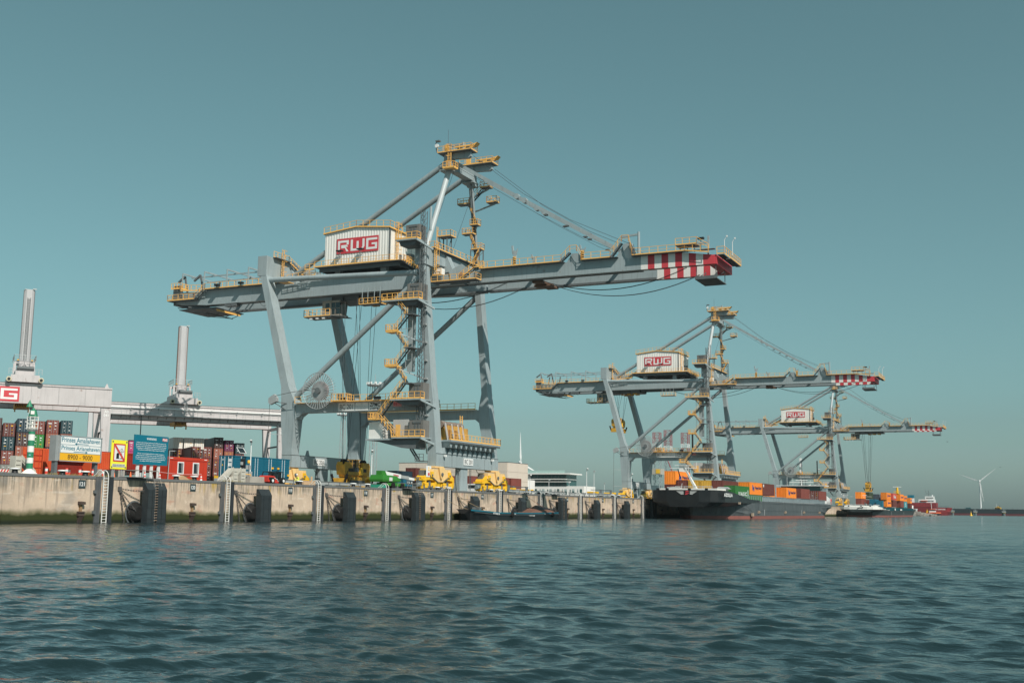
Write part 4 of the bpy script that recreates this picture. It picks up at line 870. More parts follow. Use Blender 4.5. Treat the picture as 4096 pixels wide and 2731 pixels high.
for i, (dx, num, ty) in enumerate(((0, 'BC 201', 115.4), (178.46, 'BC 202', 128.6), (399.34, 'BC 203', 80.6))):
    c = base if i == 0 else dup(base, (OX+dx, OY, OZ))
    tag(c, CRL[i], 'crane', 'grey container cranes on the quay'); cranes.append(c)
base_kids_done = True
for c, (num, ty) in zip(cranes, (('BC 201', 115.4), ('BC 202', 128.6), ('BC 203', 80.6))):
    trolley(c, ty); festoon(c) if num != 'BC 203' else None
    access_platform(c, 110.5)
    cp('number_plate', MB().box(166.93,166.99,109.1,112.4,18.42,19.85), WHS, c); text('crane_number', num, BK, c, (166.92-OX, 112.1-OY, 18.72-OZ), (0,-1,0), (0,0,1), 2.7, .85)
    for yy, xx in ((92.44, 176.4), (121.74, 173.2)):
        cp('number_plate', MB().box(xx,xx+3.6,yy-.04,yy+.02,9.3,10.5), WHS, c)
        text('crane_number', num, BK, c, (xx+.35-OX, yy-.05-OY, 9.52-OZ), (1,0,0), (0,0,1), 2.9, .75)
spreader((177.2, 115.6, 5.7), 40, label='yellow brown lifting spreader lowered between the legs of the nearest crane', length=8.8)
spreader((356.9, 129.3, 27.2), 40, label='yellow brown lifting spreader hanging high under the middle crane', length=7.0)
spreader((577.8, 80.8, 11.9), 40, label='yellow lifting spreader lowered onto a dark green container by the far crane', length=7.0)
# ------------------------------------------------------------------ objects on the quay edge
GRN = mat('beacon_green', (.03, .22, .12), .45, dirt=.2, scale=2); ORC = mat('orange_container', (.62, .10, .035), .5, dirt=.3, scale=.6, streak=.3)
REDC = mat('cabin_red', (.50, .045, .022), .5, dirt=.25, scale=.6, streak=.25); TEAL = mat('sign_teal', (.005, .15, .22), .45, dirt=.08); TXT_TEAL = mat('lettering_teal', (.01, .17, .24), .5, dirt=0)
SY = mat('sign_yellow', (.85, .80, .05), .45, dirt=.08); AMB = mat('sign_amber', (.80, .42, .02), .45, dirt=.1); SR = mat('sign_red', (.55, .05, .04), .45, dirt=.05)
PRD = mat('post_red', (.70, .06, .045), .5, dirt=.15, scale=3); TERRA = mat('cone_orange', (.75, .16, .05), .5, dirt=.1)
Q = QZ
# beacon
t = thing('harbour_beacon', 'green and white banded light beacon with white cage and green lantern on the quay edge', 'beacon', (81.85, 91.2, Q))
H0 = [(.1,.52,WH),(.52,1.06,GRN),(1.06,1.6,WH),(1.6,2.15,GRN),(2.15,2.75,WH),(2.75,3.3,GRN),(3.3,3.9,WH),(3.9,4.3,GRN)]
for a, b, m_ in H0: part('tower_band', MB().lathe([(.32,a),(.315,b)], n=20), m_, t, True)
part('base_flange', MB().lathe([(.7,0),(.66,.1),(.34,.36)], n=16), WH, t, True)
for i in range(8):
    a = i*math.pi/4; part('gusset', MB().prism([(.3,0),(.75,0),(.75,.06),(.32,.42)], 'Y', -.025, .025), WH, t, rot=(0,0,a))
b = MB(); rg_ = .54
part('gallery_deck', MB().lathe([(.3,4.15),(.54,4.4),(.56,4.45)], n=12), WH, t)
for i in range(8):
    a = R(22.5+45*i); b.beam((rg_*math.cos(a),rg_*math.sin(a),4.4),(rg_*math.cos(a),rg_*math.sin(a),5.65),.05)
for z in (4.55,4.9,5.25,5.6): b.path([(rg_*math.cos(R(22.5+45*i)),rg_*math.sin(R(22.5+45*i)),z) for i in range(9)], .03)
part('gallery_cage', b, WH, t)
part('lamp_stem', MB().tube((0,0,4.4),(0,0,5.6),.11,10), WH, t, True); part('lantern_hood', MB().lathe([(.46,5.66),(.42,5.78),(.30,6.28),(.22,6.36)], n=8), GRN, t); part('lantern_cap', MB().lathe([(.14,6.36),(.12,6.46),(.06,6.54)], n=10), GRN, t)
part('louvre_panel', MB().box(-.47,-.38,-.17,.17,5.85,6.2), WH, t, rot=(0,0,R(40)))
part('topmark_pole', MB().tube((-.1,.5,4.4),(-.05,.52,6.65),.035,6), WH, t); part('topmark_cone', MB().lathe([(.33,6.62),(.02,7.32)], (-.05,.52,0), 12), GRN, t)
part('small_plate', MB().box(-.35,-.33,-.18,.0,1.8,1.9), mat('pale_blue', (.3,.6,.75), .5), t, rot=(0,0,R(25)))
# beige ramp stairs
def ramp(x, y, label, sx=1, w_=1.0, n=1, hgt=1.75, L=2.0):
    t = thing('boarding_ramp', label, 'ramp', (x, y, Q), 0, 'beige steel ramps on the quay')
    for k in range(n):
        xo = k*1.45
        part('ramp_chute', MB().prism([(0+xo,0),(.5+xo,0),(L+xo,hgt-.35),(L+xo,hgt),(L-.15+xo,hgt),(0+xo,.25)] if sx > 0 else [(0+xo,0),(-.5+xo,0),(-L+xo,hgt-.35),(-L+xo,hgt),(-L+.15+xo,hgt),(0+xo,.25)], 'Y', -w_*.3, w_*.3), BEI, t)
        part('ramp_lip', MB().beam((xo+.1*sx,-w_*.33,.2),(xo+(L-.05)*sx,-w_*.33,hgt-.02),.06,.36), BEI, t)
        p0 = xo+(L-.1)*sx
        for i in range(4): part('column_panel', MB().box(p0 if sx>0 else p0-.75, p0+.75 if sx>0 else p0, -w_*.4, w_*.3, i*hgt/4, (i+1)*hgt/4-.07), BEI, t)
        part('column_edge', MB().box(p0-.08,p0+.0,-w_*.45,w_*.35,0,hgt).box(p0+.7*sx,p0+.78*sx,-w_*.45,w_*.35,0,hgt), BEI, t)
    return t
ramp(83.3, 92.2, 'beige steel ramp sloping down to the right beside the green and white beacon', -1, 1.0, 1, 1.75, 2.0)
ramp(111.3, 91.9, 'pair of beige steel ramps in front of the long blue container', 1, 1.2, 2, 1.75, 2.2)
t = thing('barrier_board', 'low red and white striped barrier board left of the beige ramp', 'barrier', (79.6, 92.3, Q)); part('board', MB().box(-1.1,.75,-.05,.05,.15,.4), WH, t)
for i in range(5): part('stripe', MB().prism([(-1.0+i*.36,.15),(-.82+i*.36,.15),(-.66+i*.36,.4),(-.84+i*.36,.4)], 'Y', -.07, -.051), SR, t)
part('foot', MB().box(-1.1,-.9,-.2,.2,0,.15).box(.5,.7,-.2,.2,0,.15), CON, t)
# bollards
def bollard(x, lab, y=91.0):
    global BOL
    if BOL is None:
        t = thing('mooring_bollard', None, None); part('post', MB().lathe([(.42,0),(.30,.08),(.27,.3),(.32,.42)], n=14), BK, t, True); part('cap', MB().lathe([(.46,.40),(.50,.46),(.42,.53),(.1,.56)], n=14), WHS, t, True); kids(t); BOL = t
        t.location = (x, y, Q)
    else: t = dup(BOL, (x, y, Q))
    tag(t, lab, 'bollard', 'white capped mooring bollards'); return t
BOL = None
for x, lb in ((79.96,'big white capped bollard beside the beige ramp, leftmost'),(85.87,'white capped bollard below the left end of the harbour name sign'),(88.94,'white capped bollard below the right end of the harbour name sign'),(102.63,'white capped bollard at the left of the crumpled cardboard by the red cabin'),
    (105.72,'white capped bollard at the right of the crumpled cardboard by the red cabin'),(126.6,'white capped bollard between the blue container and the wooden boxes'),(139.6,'white capped bollard below the spreader, left of a lamp post'),(143.4,'white capped bollard below the spreader, right one'),
    (164.6,'white capped bollard under the nearest waterside bogie, left'),(168.6,'white capped bollard under the nearest waterside bogie, right, with a rope'),(184.5,'white capped bollard under the second waterside bogie, left'),(188.3,'white capped bollard under the second waterside bogie, right'),
    (205.6,'white capped bollard above the deck of the work barge, left'),(209.4,'white capped bollard above the deck of the work barge, right'),(247.0,'white capped bollard left of the middle crane, nearer'),(251.2,'white capped bollard left of the middle crane, farther')): bollard(x, lb)
# delineator posts
P0 = thing('marker_post', None, None)
for z0, z1, m_ in ((0,.12,WHS),(.12,.42,PRD),(.42,.68,WHS),(.68,.82,PRD)): part('band', MB().lathe([(.15,z0),(.15,z1)], n=12), m_, P0, True)
kids(P0)
pl = [(85.65,93,'under the left end of the name sign'),(86.75,93,'beside the left sign leg'),(87.4,93.6,'half hidden, just right of the left sign leg'),(88.32,93,'under the left part of the yellow strip'),(89.2,93.6,'set back below the dash of the yellow strip'),(90.13,93,'near the right end of the yellow strip'),(90.95,93.6,'behind the second bollard'),(91.94,93,'beside the right sign leg'),(93.6,93.2,'behind the nearest ladder hoop')]
for i, (x, y, s) in enumerate(pl):
    o = P0 if i == 0 else dup(P0, (x, y, Q)); o.location = (x, y, Q); tag(o, 'red and white marker post '+s, 'post', 'red and white marker posts')
C0 = thing('traffic_cone', None, None); part('base', MB().box(-.2,.2,-.2,.2,0,.05), TERRA, C0); part('cone', MB().lathe([(.16,.05),(.04,.75)], n=12), TERRA, C0, True); kids(C0)
W0 = thing('traffic_cone', None, None); part('base', MB().box(-.2,.2,-.2,.2,0,.05), PRD, W0)
for z0, z1, m_ in ((.05,.25,WHS),(.25,.42,PRD),(.42,.6,WHS),(.6,.8,PRD)): part('band', MB().lathe([(.17-.15*z0,z0),(.17-.15*z1,z1)], n=12), m_, W0, True)
kids(W0)
for i, (src, x, y, s) in enumerate(((C0,94.6,92.6,'plain orange traffic cone between the yellow sign legs'),(C0,97.1,92.6,'plain orange traffic cone left of the teal board legs'),(W0,99.3,92.6,'red and white traffic cone below the teal board'),(W0,101.7,92.6,'red and white traffic cone at the left corner of the red cabin'),(W0,108.8,92.6,'red and white traffic cone at the right corner of the red cabin'),(W0,79.4,92.8,'red and white traffic cone by the striped barrier board'))):
    o = dup(src, (x, y, Q)) if i not in (0, 2) else src; o.location = (x, y, Q); tag(o, s, 'traffic cone', 'traffic cones on the quay')
# name sign
t = thing('harbour_name_sign', 'large white and yellow direction sign with harbour names and arrows in a grey frame', 'sign', (86.7, 92.6, Q))
part('frame', MB().box(-.42,0,.0,.9,1.5,4.15).box(-.05,5.8,-.06,.02,1.52,4.18), mat('sign_frame_grey', (.33,.35,.35), .5, metal=.2, dirt=.3, scale=1), t)
part('frame_edge', MB().box(-.05,5.8,-.12,-.06,4.1,4.18).box(-.05,5.8,-.12,-.06,1.5,1.58).box(-.05,.03,-.12,-.06,1.5,4.18).box(5.72,5.8,-.12,-.06,1.5,4.18), GLV, t)
for z0, z1, m_ in ((1.6,2.35,AMB),(2.40,3.2,WHS),(3.24,4.05,WHS)): part('sign_face', MB().box(.12,5.65,-.10,-.062,z0,z1), m_, t)
for z in (2.36, 3.2, 4.05): part('divider', MB().box(.1,5.66,-.105,-.1,z,z+.035), TXT_TEAL, t)
part('divider', MB().box(.1,.13,-.105,-.1,2.36,4.08).box(5.63,5.66,-.105,-.1,2.36,4.08), TXT_TEAL, t)
text('lettering', 'Prinses Amaliahaven', TXT_TEAL, t, (.25,-.105,3.5), (1,0,0), (0,0,1), 5.25, .5, bold=.012)
text('lettering', 'Prinses Arianehaven', TXT_TEAL, t, (.25,-.105,2.68), (1,0,0), (0,0,1), 5.25, .45, bold=.012)
text('lettering', '8900 - 9000', BK, t, (1.15,-.105,1.72), (1,0,0), (0,0,1), 3.4, .5)
part('arrow', MB().box(2.2,3.9,-.11,-.1,3.33,3.39).prism([(2.0,3.36),(2.3,3.5),(2.3,3.22)], 'Y', -.11, -.1), TXT_TEAL, t); part('arrow', MB().box(1.9,3.6,-.11,-.1,2.49,2.55).prism([(3.85,2.52),(3.55,2.66),(3.55,2.38)], 'Y', -.11, -.1), TXT_TEAL, t)
for x in (-.3, 5.2): part('leg', MB().box(x,x+.35,.1,.6,0,1.52), mat('leg_grey', (.15,.17,.18), .5, metal=.2, dirt=.3), t)
# yellow sign
t = thing('no_passing_sign', 'bright yellow sign with a red framed diagonal over a crane and ship symbol', 'sign', (93.55, 92.2, Q))
part('board', MB().box(0,2.38,-.05,0,.95,4.1), SY, t)
part('red_frame', MB().prism([(.32,1.75),(2.06,1.75),(2.06,3.7),(.32,3.7)], 'Y', -.07, -.05), SR, t); part('white_field', MB().box(.46,1.92,-.08,-.07,1.9,3.55), WHS, t)
part('diagonal_bar', MB().prism([(.46,3.55),(.46,3.35),(1.76,1.9),(1.92,1.9),(1.92,2.1),(.62,3.55)], 'Y', -.095, -.085), SR, t)
part('ship_symbol', MB().prism([(.75,2.1),(1.15,2.1),(1.15,2.55),(1.05,2.7),(.85,2.7),(.75,2.55)], 'Y', -.084, -.08).box(.68,1.22,-.084,-.08,2.05,2.1), BK, t); part('crane_symbol', MB().box(1.25,1.82,-.084,-.08,2.05,2.14).box(1.5,1.56,-.084,-.08,2.14,3.15).box(.8,1.85,-.084,-.08,2.82,2.86).beam((1.0,-.082,2.84),(1.52,-.082,3.2),.02,.02).beam((1.52,-.082,3.2),(1.85,-.082,2.84),.02,.02), BK, t)
part('text_panel', MB().box(.25,2.15,-.06,-.05,1.15,1.5), mat('panel_grey', (.5,.52,.50), .5, dirt=.1), t); text('lettering', 'verboden onder de kraan te varen\nforbidden to sail under the crane', BK, t, (.3,-.062,1.2), (1,0,0), (0,0,1), 1.8, .26)
for x, z in ((.17,1.15),(2.2,1.15),(.17,3.92),(2.2,3.92)): part('bolt', MB().lathe([(.09,-.05),(.09,-.09)], (x,0,z), 10, 'Y'), CRD, t)
for x in (.35,.6,1.7,1.95): part('leg', MB().box(x,x+.1,.02,.14,0,.98), GLV, t)
# teal warning board
t = thing('warning_board', 'large teal warning board with white text and a small red logo on white legs', 'sign', (97.7, 93.0, Q))
part('board', MB().box(0,5.5,-.08,0,1.62,4.94), TEAL, t)
text('heading', 'WARNING', WHS, t, (1.95,-.084,4.42), (1,0,0), (0,0,1), 1.55, .26, bold=.02, space=1.2)
body = ['Visiting the terminal of Rotterdam World Gateway B.V. (RWG) will be at your own risk.','Please be aware of certain risks relating to a container terminal in operation like RWG,','for example the risk to suffer damages while participating in the traffic on the terminal,','during loading and / or discharging cargo, while moving containers or other cargo as','well as during other terminal activities relating to storage and stevedoring.','',
 'RWG and / or personnel assigned by RWG will not be liable for any damage - of','whatever nature and / or of whatever cause - to persons, vehicles, vessels and / or','other objects situated on its premises, in the waters adjacent to its premises and / or','on ships moored alongside its quays, unless this damage is caused by wilful intent or','gross negligence of RWG, its assigned personnel or management.']
for i, s in enumerate(body):
    if s: wd = 4.9*min(1, len(s)/88); text('text_line', s, WHS, t, (2.75-wd/2,-.084,4.02-i*.205), (1,0,0), (0,0,1), wd, .125, bold=.012)
rwg_logo(t, (4.5,-.085,4.4), (1,0,0), (0,0,1), .8, .34, th=.01)
for x in (.75,.98,1.85,2.08,2.95,3.18,4.1,4.33): part('leg', MB().box(x,x+.13,.04,.2,0,1.7), WHS, t)
# red cabin
t = thing('site_cabin', 'red corrugated site cabin with two white framed windows', 'cabin', (104.85, 94.2, Q))
part('cabin_wall', MB().box(0,6.85,0,2.5,.05,2.75), REDC, t)
r_ = MB()
for i in range(44): r_.box(.1+i*.152,.16+i*.152,-.02,0,.12,2.45)
part('wall_rib', r_, REDC, t, kind='stuff')
part('roof_band', MB().box(-.06,6.91,-.06,2.56,2.45,2.8), REDC, t); part('roof_marking', MB().box(.15,.65,-.065,-.06,2.6,2.68).box(6.2,6.7,-.065,-.06,2.6,2.68), WHS, t)
for x in (1.5, 4.2):
    w_ = part('window', MB().box(x,x+1.1,-.06,0,.75,2.25), WHS, t); part('window_pane', MB().box(x+.14,x+.96,-.065,-.06,.92,2.12), GL, w_); part('window_sash', MB().beam((x+.78,-.1,.95),(x+.66,-.12,2.1),.06,.03), WHS, w_)
part('corner_pipe', MB().tube((-.12,-.1,0),(-.05,-.1,3.5),.05,6), GLV, t); part('cabin_lamp', MB().box(.0,.6,-.3,0,3.4,3.5), GLV, t)
t = tag(part('barrier_tape', MB().path(curve((101.7,92.55,Q+.85),(108.8,92.55,Q+.82),.12,10), .035, 4), mat('tape_pink', (.65,.35,.33), .5, dirt=.3, scale=14)), 'red and white barrier tape stretched between two cones in front of the cabin', 'tape')
t = thing('cardboard_heap', 'crumpled brown cardboard sheet lying between two bollards', 'cardboard', (104.0, 91.3, Q)); CBD = mat('cardboard', (.50,.33,.19), .8, dirt=.3, scale=3)
part('sheet', MB().loft([[(-1.0,-.2,0),(1.2,-.2,0),(1.1,.3,0),(-.9,.3,0)],[(-1.1,-.1,.5),(-.2,-.25,.56),(.5,.1,.48),(1.25,-.1,.52)]]), CBD, t)
# orange and red open containers behind the signs
t = thing('open_shipping_container', 'weathered orange container with open doors behind the beacon and the name sign', 'container', (85.2, 96.0, Q))
part('door', MB().box(0,2.45,-.05,.05,.1,2.7), ORC, t); 
for x in (.35,.9,1.5,2.1): part('lock_rod', MB().tube((x,-.09,.1),(x,-.09,2.65),.03,6), REDC, t)
for z in (.8,1.5,2.1): part('door_rib', MB().box(.05,2.4,-.1,-.05,z,z+.07), REDC, t)
wv = MB()
for i in range(7): wv.box(2.5+i*.28,2.68+i*.28,-.12,.1,.05,2.75)
part('side_rib', wv.box(2.5,4.4,-.05,.3,.05,2.8), ORC, t); part('container_interior', MB().box(4.4,9.5,1.2,1.4,0,2.75), mat('inner_red', (.22,.02,.012), .7, dirt=.3), t)
part('container_side', MB().box(9.3,12.0,-.05,2.0,.05,2.85), ORC, t); wv = MB()
for i in range(9): wv.box(9.35+i*.29,9.5+i*.29,-.12,-.04,.08,2.82)
part('side_rib', wv, ORC, t); part('top_rail', MB().box(0,12,-.08,.1,2.72,2.88), ORC, t)
text('faded_lettering', 'EGRANES', mat('dark_red_print', (.12,.012,.01), .7, dirt=0), t, (4.7,1.19,2.0), (1,0,0), (0,0,1), 2.0, .35, bold=.03)
t = thing('dark_red_container', 'dark red container wall between the yellow sign and the teal board', 'container', (96.0, 96.5, Q)); part('side', MB().box(0,8.6,0,2.4,.9,2.95), mat('deep_red', (.30,.028,.018), .6, dirt=.4, scale=.8), t)
wv = MB()
for i in range(28): wv.box(.1+i*.3,.26+i*.3,-.05,0,.95,2.9)
part('side_rib', wv, MATS['deep_red'], t, kind='stuff'); part('frame', MB().box(-.05,8.65,-.07,0,2.85,3.0).box(-.05,8.65,-.07,0,.85,1.0), MATS['deep_red'], t)
t = thing('concrete_block', 'stained concrete block wall standing below the dark red container', 'block', (94.7, 95.0, Q))
for i in range(3): part('block', MB().box(i*1.35,i*1.35+1.3,0,.6,0,.95), CON, t, key='cblk', loc=(0,0,0)) if 0 else part('block', MB().box(0,1.3,0,.6,0,.95), CON, t, key='cblk', loc=(i*1.35,0,0))
t = thing('concrete_barrier', 'single grey concrete barrier block with a grey cabinet behind it', 'barrier', (118.7, 92.3, Q)); part('block', MB().prism([(-1.5,0),(1.5,0),(1.45,.85),(-1.45,.85)], 'Y', -.4, .4), CON, t)
t = thing('beacon_cabinet', 'grey switch cabinet with an orange flashing lamp on a stem', 'cabinet', (118.6, 93.3, Q)); part('cabinet', MB().box(-.8,.8,0,.4,0,1.5), GLV, t); part('backboard', MB().box(-.5,.55,0,.06,1.75,2.3), GLV, t); part('stem', MB().tube((.0,-.05,1),(0,-.05,2.6),.05,6), CRD, t); part('warning_lamp', MB().lathe([(.17,2.55),(.2,2.8),(.12,2.95)], n=10), AMB, t, True)
t = thing('solar_signal', 'tilted solar panel on a pole with a black signal board', 'signal', (117.9, 94.0, Q)); part('pole', MB().tube((0,0,0),(.05,0,4.0),.06,8), GLV, t); part('solar_panel', MB().add([(-.75,-.3,3.75),(.55,-.3,3.75),(.7,.35,4.45),(-.6,.35,4.45),(-.75,-.34,3.8),(.55,-.34,3.8),(.7,.31,4.5),(-.6,.31,4.5)], [(0,3,2,1),(4,5,6,7),(0,1,5,4),(1,2,6,5),(2,3,7,6),(3,0,4,7)]), GL, t); part('panel_frame', MB().path([(-.75,-.35,3.8),(.55,-.35,3.8),(.7,.31,4.52),(-.6,.31,4.52),(-.75,-.35,3.8)], .04), WHS, t)
part('signal_board', MB().box(-.1,.75,-.1,0,1.9,3.1), BK, t); part('signal_head', MB().box(-.25,.15,-.25,-.1,2.3,2.7), GLV, t)
t = thing('pipe_rail', 'yellow pipe rail joining the ramps and the lamp post', 'rail', (115.4, 92.2, Q)); part('pipe', MB().tube((0,0,1.15),(2.3,0,1.05),.07,8), YE, t); part('post', MB().tube((0,0,0),(0,0,1.15),.05,6).tube((2.3,0,0),(2.3,0,1.05),.05,6), YE, t)
# lamp posts
def lamp(x, y, h, lab, out=-.9):
    t = thing('street_lamp', lab, 'lamp post', (x, y, Q), 0, 'pale lamp posts on the quay'); part('mast', MB().tube((0,0,0),(0,0,h),.11,8,.06), WHS, t, True); part('lamp_arm', MB().beam((0,0,h-.05),(out*.3,out*.2,h+.1),.07), WHS, t); part('lamp_head', MB().beam((out*.25,out*.2,h+.05),(out,out*.7,h+.3),.28,.16), GLV, t)
for x, y, z, lb in ((122.9,96.4,10.2,'lamp post in front of the long blue container'),(152.3,96,10.35,'lamp post between the hanging spreader and the green boom lift'),(212.4,96,8.4,'lamp post in front of the pale warehouse corner'),(246.3,97,10.9,'taller lamp post right of the office block'),(274.4,96,10.6,'lamp post in front of the middle crane landside sill')):
    lamp(x, y, z-Q, lb)
for x, y, z, lb in ((251.0,97,10.9,'slim white camera pole right of the tall lamp post'),(254.5,110,9.0,'slim mast in front of the office glazing'),(315.8,130,9.8,'slim distant mast right of the office canopy'),(345.6,130,10.4,'thin distant mast, midway between office and middle crane')):
    t = thing('camera_pole', lb, 'pole', (x, y, Q), 0, 'slim poles beyond the quay'); part('mast', MB().tube((0,0,0),(0,0,z-Q),.07,6,.05), WHS, t, True); part('camera', MB().box(-.3,.1,-.3,.0,z-Q-.3,z-Q), GLV, t)
# long blue container(s) on a trailer
BLU = mat('container_blue', (.008,.115,.18), .45, dirt=.2, scale=.5, streak=.2)
t = thing('long_blue_container', 'long teal blue side door container on a low trailer behind the ramps', 'container', (121.5, 98.0, Q))
part('body', MB().box(0,12.2,0,2.5,.95,3.68), BLU, t)
for k in range(8):
    x = .15+k*1.51; d = part('side_door', MB().box(x,x+1.42,-.04,0,1.1,3.55), BLU, t, key=None)
    part('lock_rod', MB().tube((x+.25 if k%2 else x+1.2,-.07,1.1),(x+.25 if k%2 else x+1.2,-.07,3.55),.03,6), WHS, t)
    rb = MB()
    for z in range(7): rb.box(x+.12,x+1.3,-.075,-.04,1.2+z*.33,1.2+z*.33+.13)
    part('door_rib', rb, BLU, d)
for y in (.3,.9,1.5,2.1): part('lock_rod', MB().tube((-.08,y,1.0),(-.08,y,3.6),.03,6), WHS, t)
part('end_door', MB().box(-.05,0,.1,2.4,1.05,3.58), BLU, t); part('top_rail', MB().box(-.06,12.26,-.08,.05,3.58,3.72).box(-.08,0,0,2.5,3.58,3.72), BLU, t)
part('code_print', MB().box(-.06,-.055,.3,.85,2.9,3.3).box(-.06,-.055,.3,.9,2.3,2.75).box(-.06,-.055,1.75,1.9,3.1,3.3), WHS, t, kind='stuff'); part('hazard_triangle', MB().prism([(1.75,2.4),(2.0,2.4),(1.87,2.65)], 'X', -.06, -.055), AMB, t)
for x in (8.0, 9.3, 11.7): part('door_handle', MB().box(x,x+.35,-.2,-.05,2.2 if x<10 else 1.3,2.45 if x<10 else 1.6), AMB, t)
part('trailer_bed', MB().box(-.3,12.3,.2,2.3,.55,.93), GLV, t)
for x in (.4,3.2,7.5,10.6): part('trailer_marker', MB().box(x,x+.3,-.05,.2,.7,.9), AMB, t)
for x in (1.5,2.7,9.5,10.7): part('wheel', MB().lathe([(.4,-.1),(.4,.1)], (x,.4,.4), 16, 'Y'), RUBC, t, True)
# telehandler
t = thing('telehandler', 'red telescopic handler with a black roll cage seen from behind', 'vehicle', (121.9, 91.9, Q)); RT = mat('machine_red', (.55,.045,.03), .35, dirt=.25, scale=1.5)
part('engine_body', MB().prism([(-1.75,.25),(-1.8,.85),(-1.5,1.05),(-.5,1.0),(.55,.15),(.3,.1)], 'Y', -.6, .9), RT, t); part('grille', MB().box(-1.6,-.7,-.66,-.6,.55,.82), BK, t); part('fender_stripe', MB().beam((-.5,-.63,.75),(.2,-.63,.55),.05,.05), WHS, t)
c = MB()
for a, b in (((-1.3,-.5,.9),(-1.0,-.5,1.55)),((-1.0,-.5,1.55),(.2,-.5,1.62)),((-.3,-.5,.9),(.1,-.5,1.6)),((1.5,-.5,.3),(1.5,-.5,1.4)),((.2,-.5,1.62),(1.55,-.5,1.5)),((-1.3,.8,.9),(-1.0,.8,1.55)),((-1.0,.8,1.55),(1.5,.8,1.5)),((1.5,.8,.3),(1.5,.8,1.5)),((-1,-.5,1.55),(-1,.8,1.55)),((1.5,-.5,1.5),(1.5,.8,1.5)),((.7,-.5,.3),(.7,-.5,1.55))): c.beam(a, b, .09)
part('roll_cage', c, BK, t); part('cab_glass', MB().box(-.2,1.4,-.3,.6,.5,1.5), GL, t)
for x in (-1.0, 1.3): part('wheel', MB().lathe([(.42,-.16),(.42,.16)], (x,-.62,.4), 16, 'Y'), RUBC, t, True); part('wheel_rim', MB().lathe([(.2,-.18),(.2,.18)], (x,-.63,.4), 12, 'Y'), WHS, t, True)
# wooden boxes
t = thing('packing_case', 'plain wooden packing cases stacked at the edge below the landside bogie', 'case', (129.8, 92.2, Q)); WD = mat('plywood', (.52,.35,.21), .8, dirt=.3, scale=1.5)
part('case', MB().box(-1.35,.45,-.5,.5,.0,.58), WD, t); part('case', MB().box(.5,1.4,-.5,.5,0,.62), WD, t); part('upright_panel', MB().box(.25,.62,-.55,-.5,.0,1.2), WD, t)
# workers crouching
def person(x, y, rz, lab, pose='stand', top=(.75,.78,.10), trou=(.03,.05,.08)):
    t = thing('person', lab, 'person', (x, y, Q), rz)
    me = bpy.data.meshes.new('person_body'); st = pose == 'stand'; hz = .93 if st else .45
    V = [(0,0,hz,.15,.12),(0,0,hz+.28,.14,.11),(0,0 if st else .1,hz+.5,.19,.12),(0,.02 if st else .2,hz+.62,.07,.07),(0,.03 if st else .25,hz+.72,.09,.1),(0,.03 if st else .26,hz+.84,.085,.1),
      (.22,0 if st else .12,hz+.47,.07,.07),(.27,.02 if st else .3,hz+.2,.05,.05),(.25,.12 if st else .5,hz+.0,.04,.04),(-.22,0 if st else .12,hz+.47,.07,.07),(-.27,.02 if st else .3,hz+.2,.05,.05),(-.25,.12 if st else .5,hz+.0,.04,.04),
      (.1,0,hz-.08,.1,.1),(.12,.03 if st else .42,.5 if st else .42,.07,.07),(.12,-.02 if st else .1,.09,.05,.05),(.12,.12 if st else .25,.04,.05,.04),(-.1,0,hz-.08,.1,.1),(-.12,.03 if st else .42,.5 if st else .42,.07,.07),(-.12,-.02 if st else .1,.09,.05,.05),(-.12,.12 if st else .25,.04,.05,.04)]
    E_ = [(0,1),(1,2),(2,3),(3,4),(4,5),(2,6),(6,7),(7,8),(2,9),(9,10),(10,11),(0,12),(12,13),(13,14),(14,15),(0,16),(16,17),(17,18),(18,19)]
    me.from_pydata([v[:3] for v in V], E_, []); o = bpy.data.objects.new('body', me); COL.objects.link(o)
    md = o.modifiers.new('s', 'SKIN'); o.modifiers.new('ss', 'SUBSURF').levels = 1
    for i, v in enumerate(V): me.skin_vertices[0].data[i].radius = v[3:5]
    me.skin_vertices[0].data[0].use_root = True
    bpy.context.view_layer.update(); m2 = bpy.data.meshes.new_from_object(o.evaluated_get(bpy.context.evaluated_depsgraph_get())); bpy.data.objects.remove(o)
    hv = mat('cloth_%d_%d' % (top[0]*99, top[1]*99), top, .8, dirt=.1); tr = mat('trouser_%d' % (trou[0]*999), trou, .8, dirt=.1); sk = mat('skin', (.45,.26,.18), .6, dirt=0)
    for m_ in (hv, tr, sk): m2.materials.append(m_)
    for p in m2.polygons:
        z = p.center.z; p.material_index = 2 if z > hz+.6 or (abs(p.center.x) > .2 and z < hz+.08) else (0 if z > hz-.02 else 1); p.use_smooth = True
    b = part('body', m2, [], t); part('helmet', MB().lathe([(.13,0),(.12,.08),(.06,.14)], (0,.03 if st else .26,hz+.86), 10), WHS, t, True); return t
person(127.1, 91.6, 1.2, 'crouching worker in a yellow vest beside the wooden cases', 'sit')
# boom lift
GNM = mat('machine_green', (.035,.20,.025), .4, dirt=.25, scale=1)
t = thing('boom_lift', 'bright green boom lift with a long pale telescopic arm lowered to the right', 'vehicle', (153.2, 94.0, Q))
part('turret', MB().loft([[(-2.6,-1.1,1.05),(2.4,-1.1,1.05),(2.4,1.1,1.05),(-2.6,1.1,1.05)],[(-2.7,-1.2,1.4),(2.9,-1.2,1.3),(2.9,1.2,1.3),(-2.7,1.2,1.4)],[(-2.5,-1.1,2.1),(1.6,-1.1,2.0),(1.6,1.1,2.0),(-2.5,1.1,2.1)]]), GNM, t)
part('mast_head', MB().prism([(-1.9,1.9),(-1.9,2.75),(-.9,2.75),(-.2,1.9)], 'Y', -.5, .5), GNM, t); part('engine_cover', MB().box(-.8,.1,-1.26,-1.2,1.2,1.75), mat('pale_panel', (.6,.62,.6), .5), t)
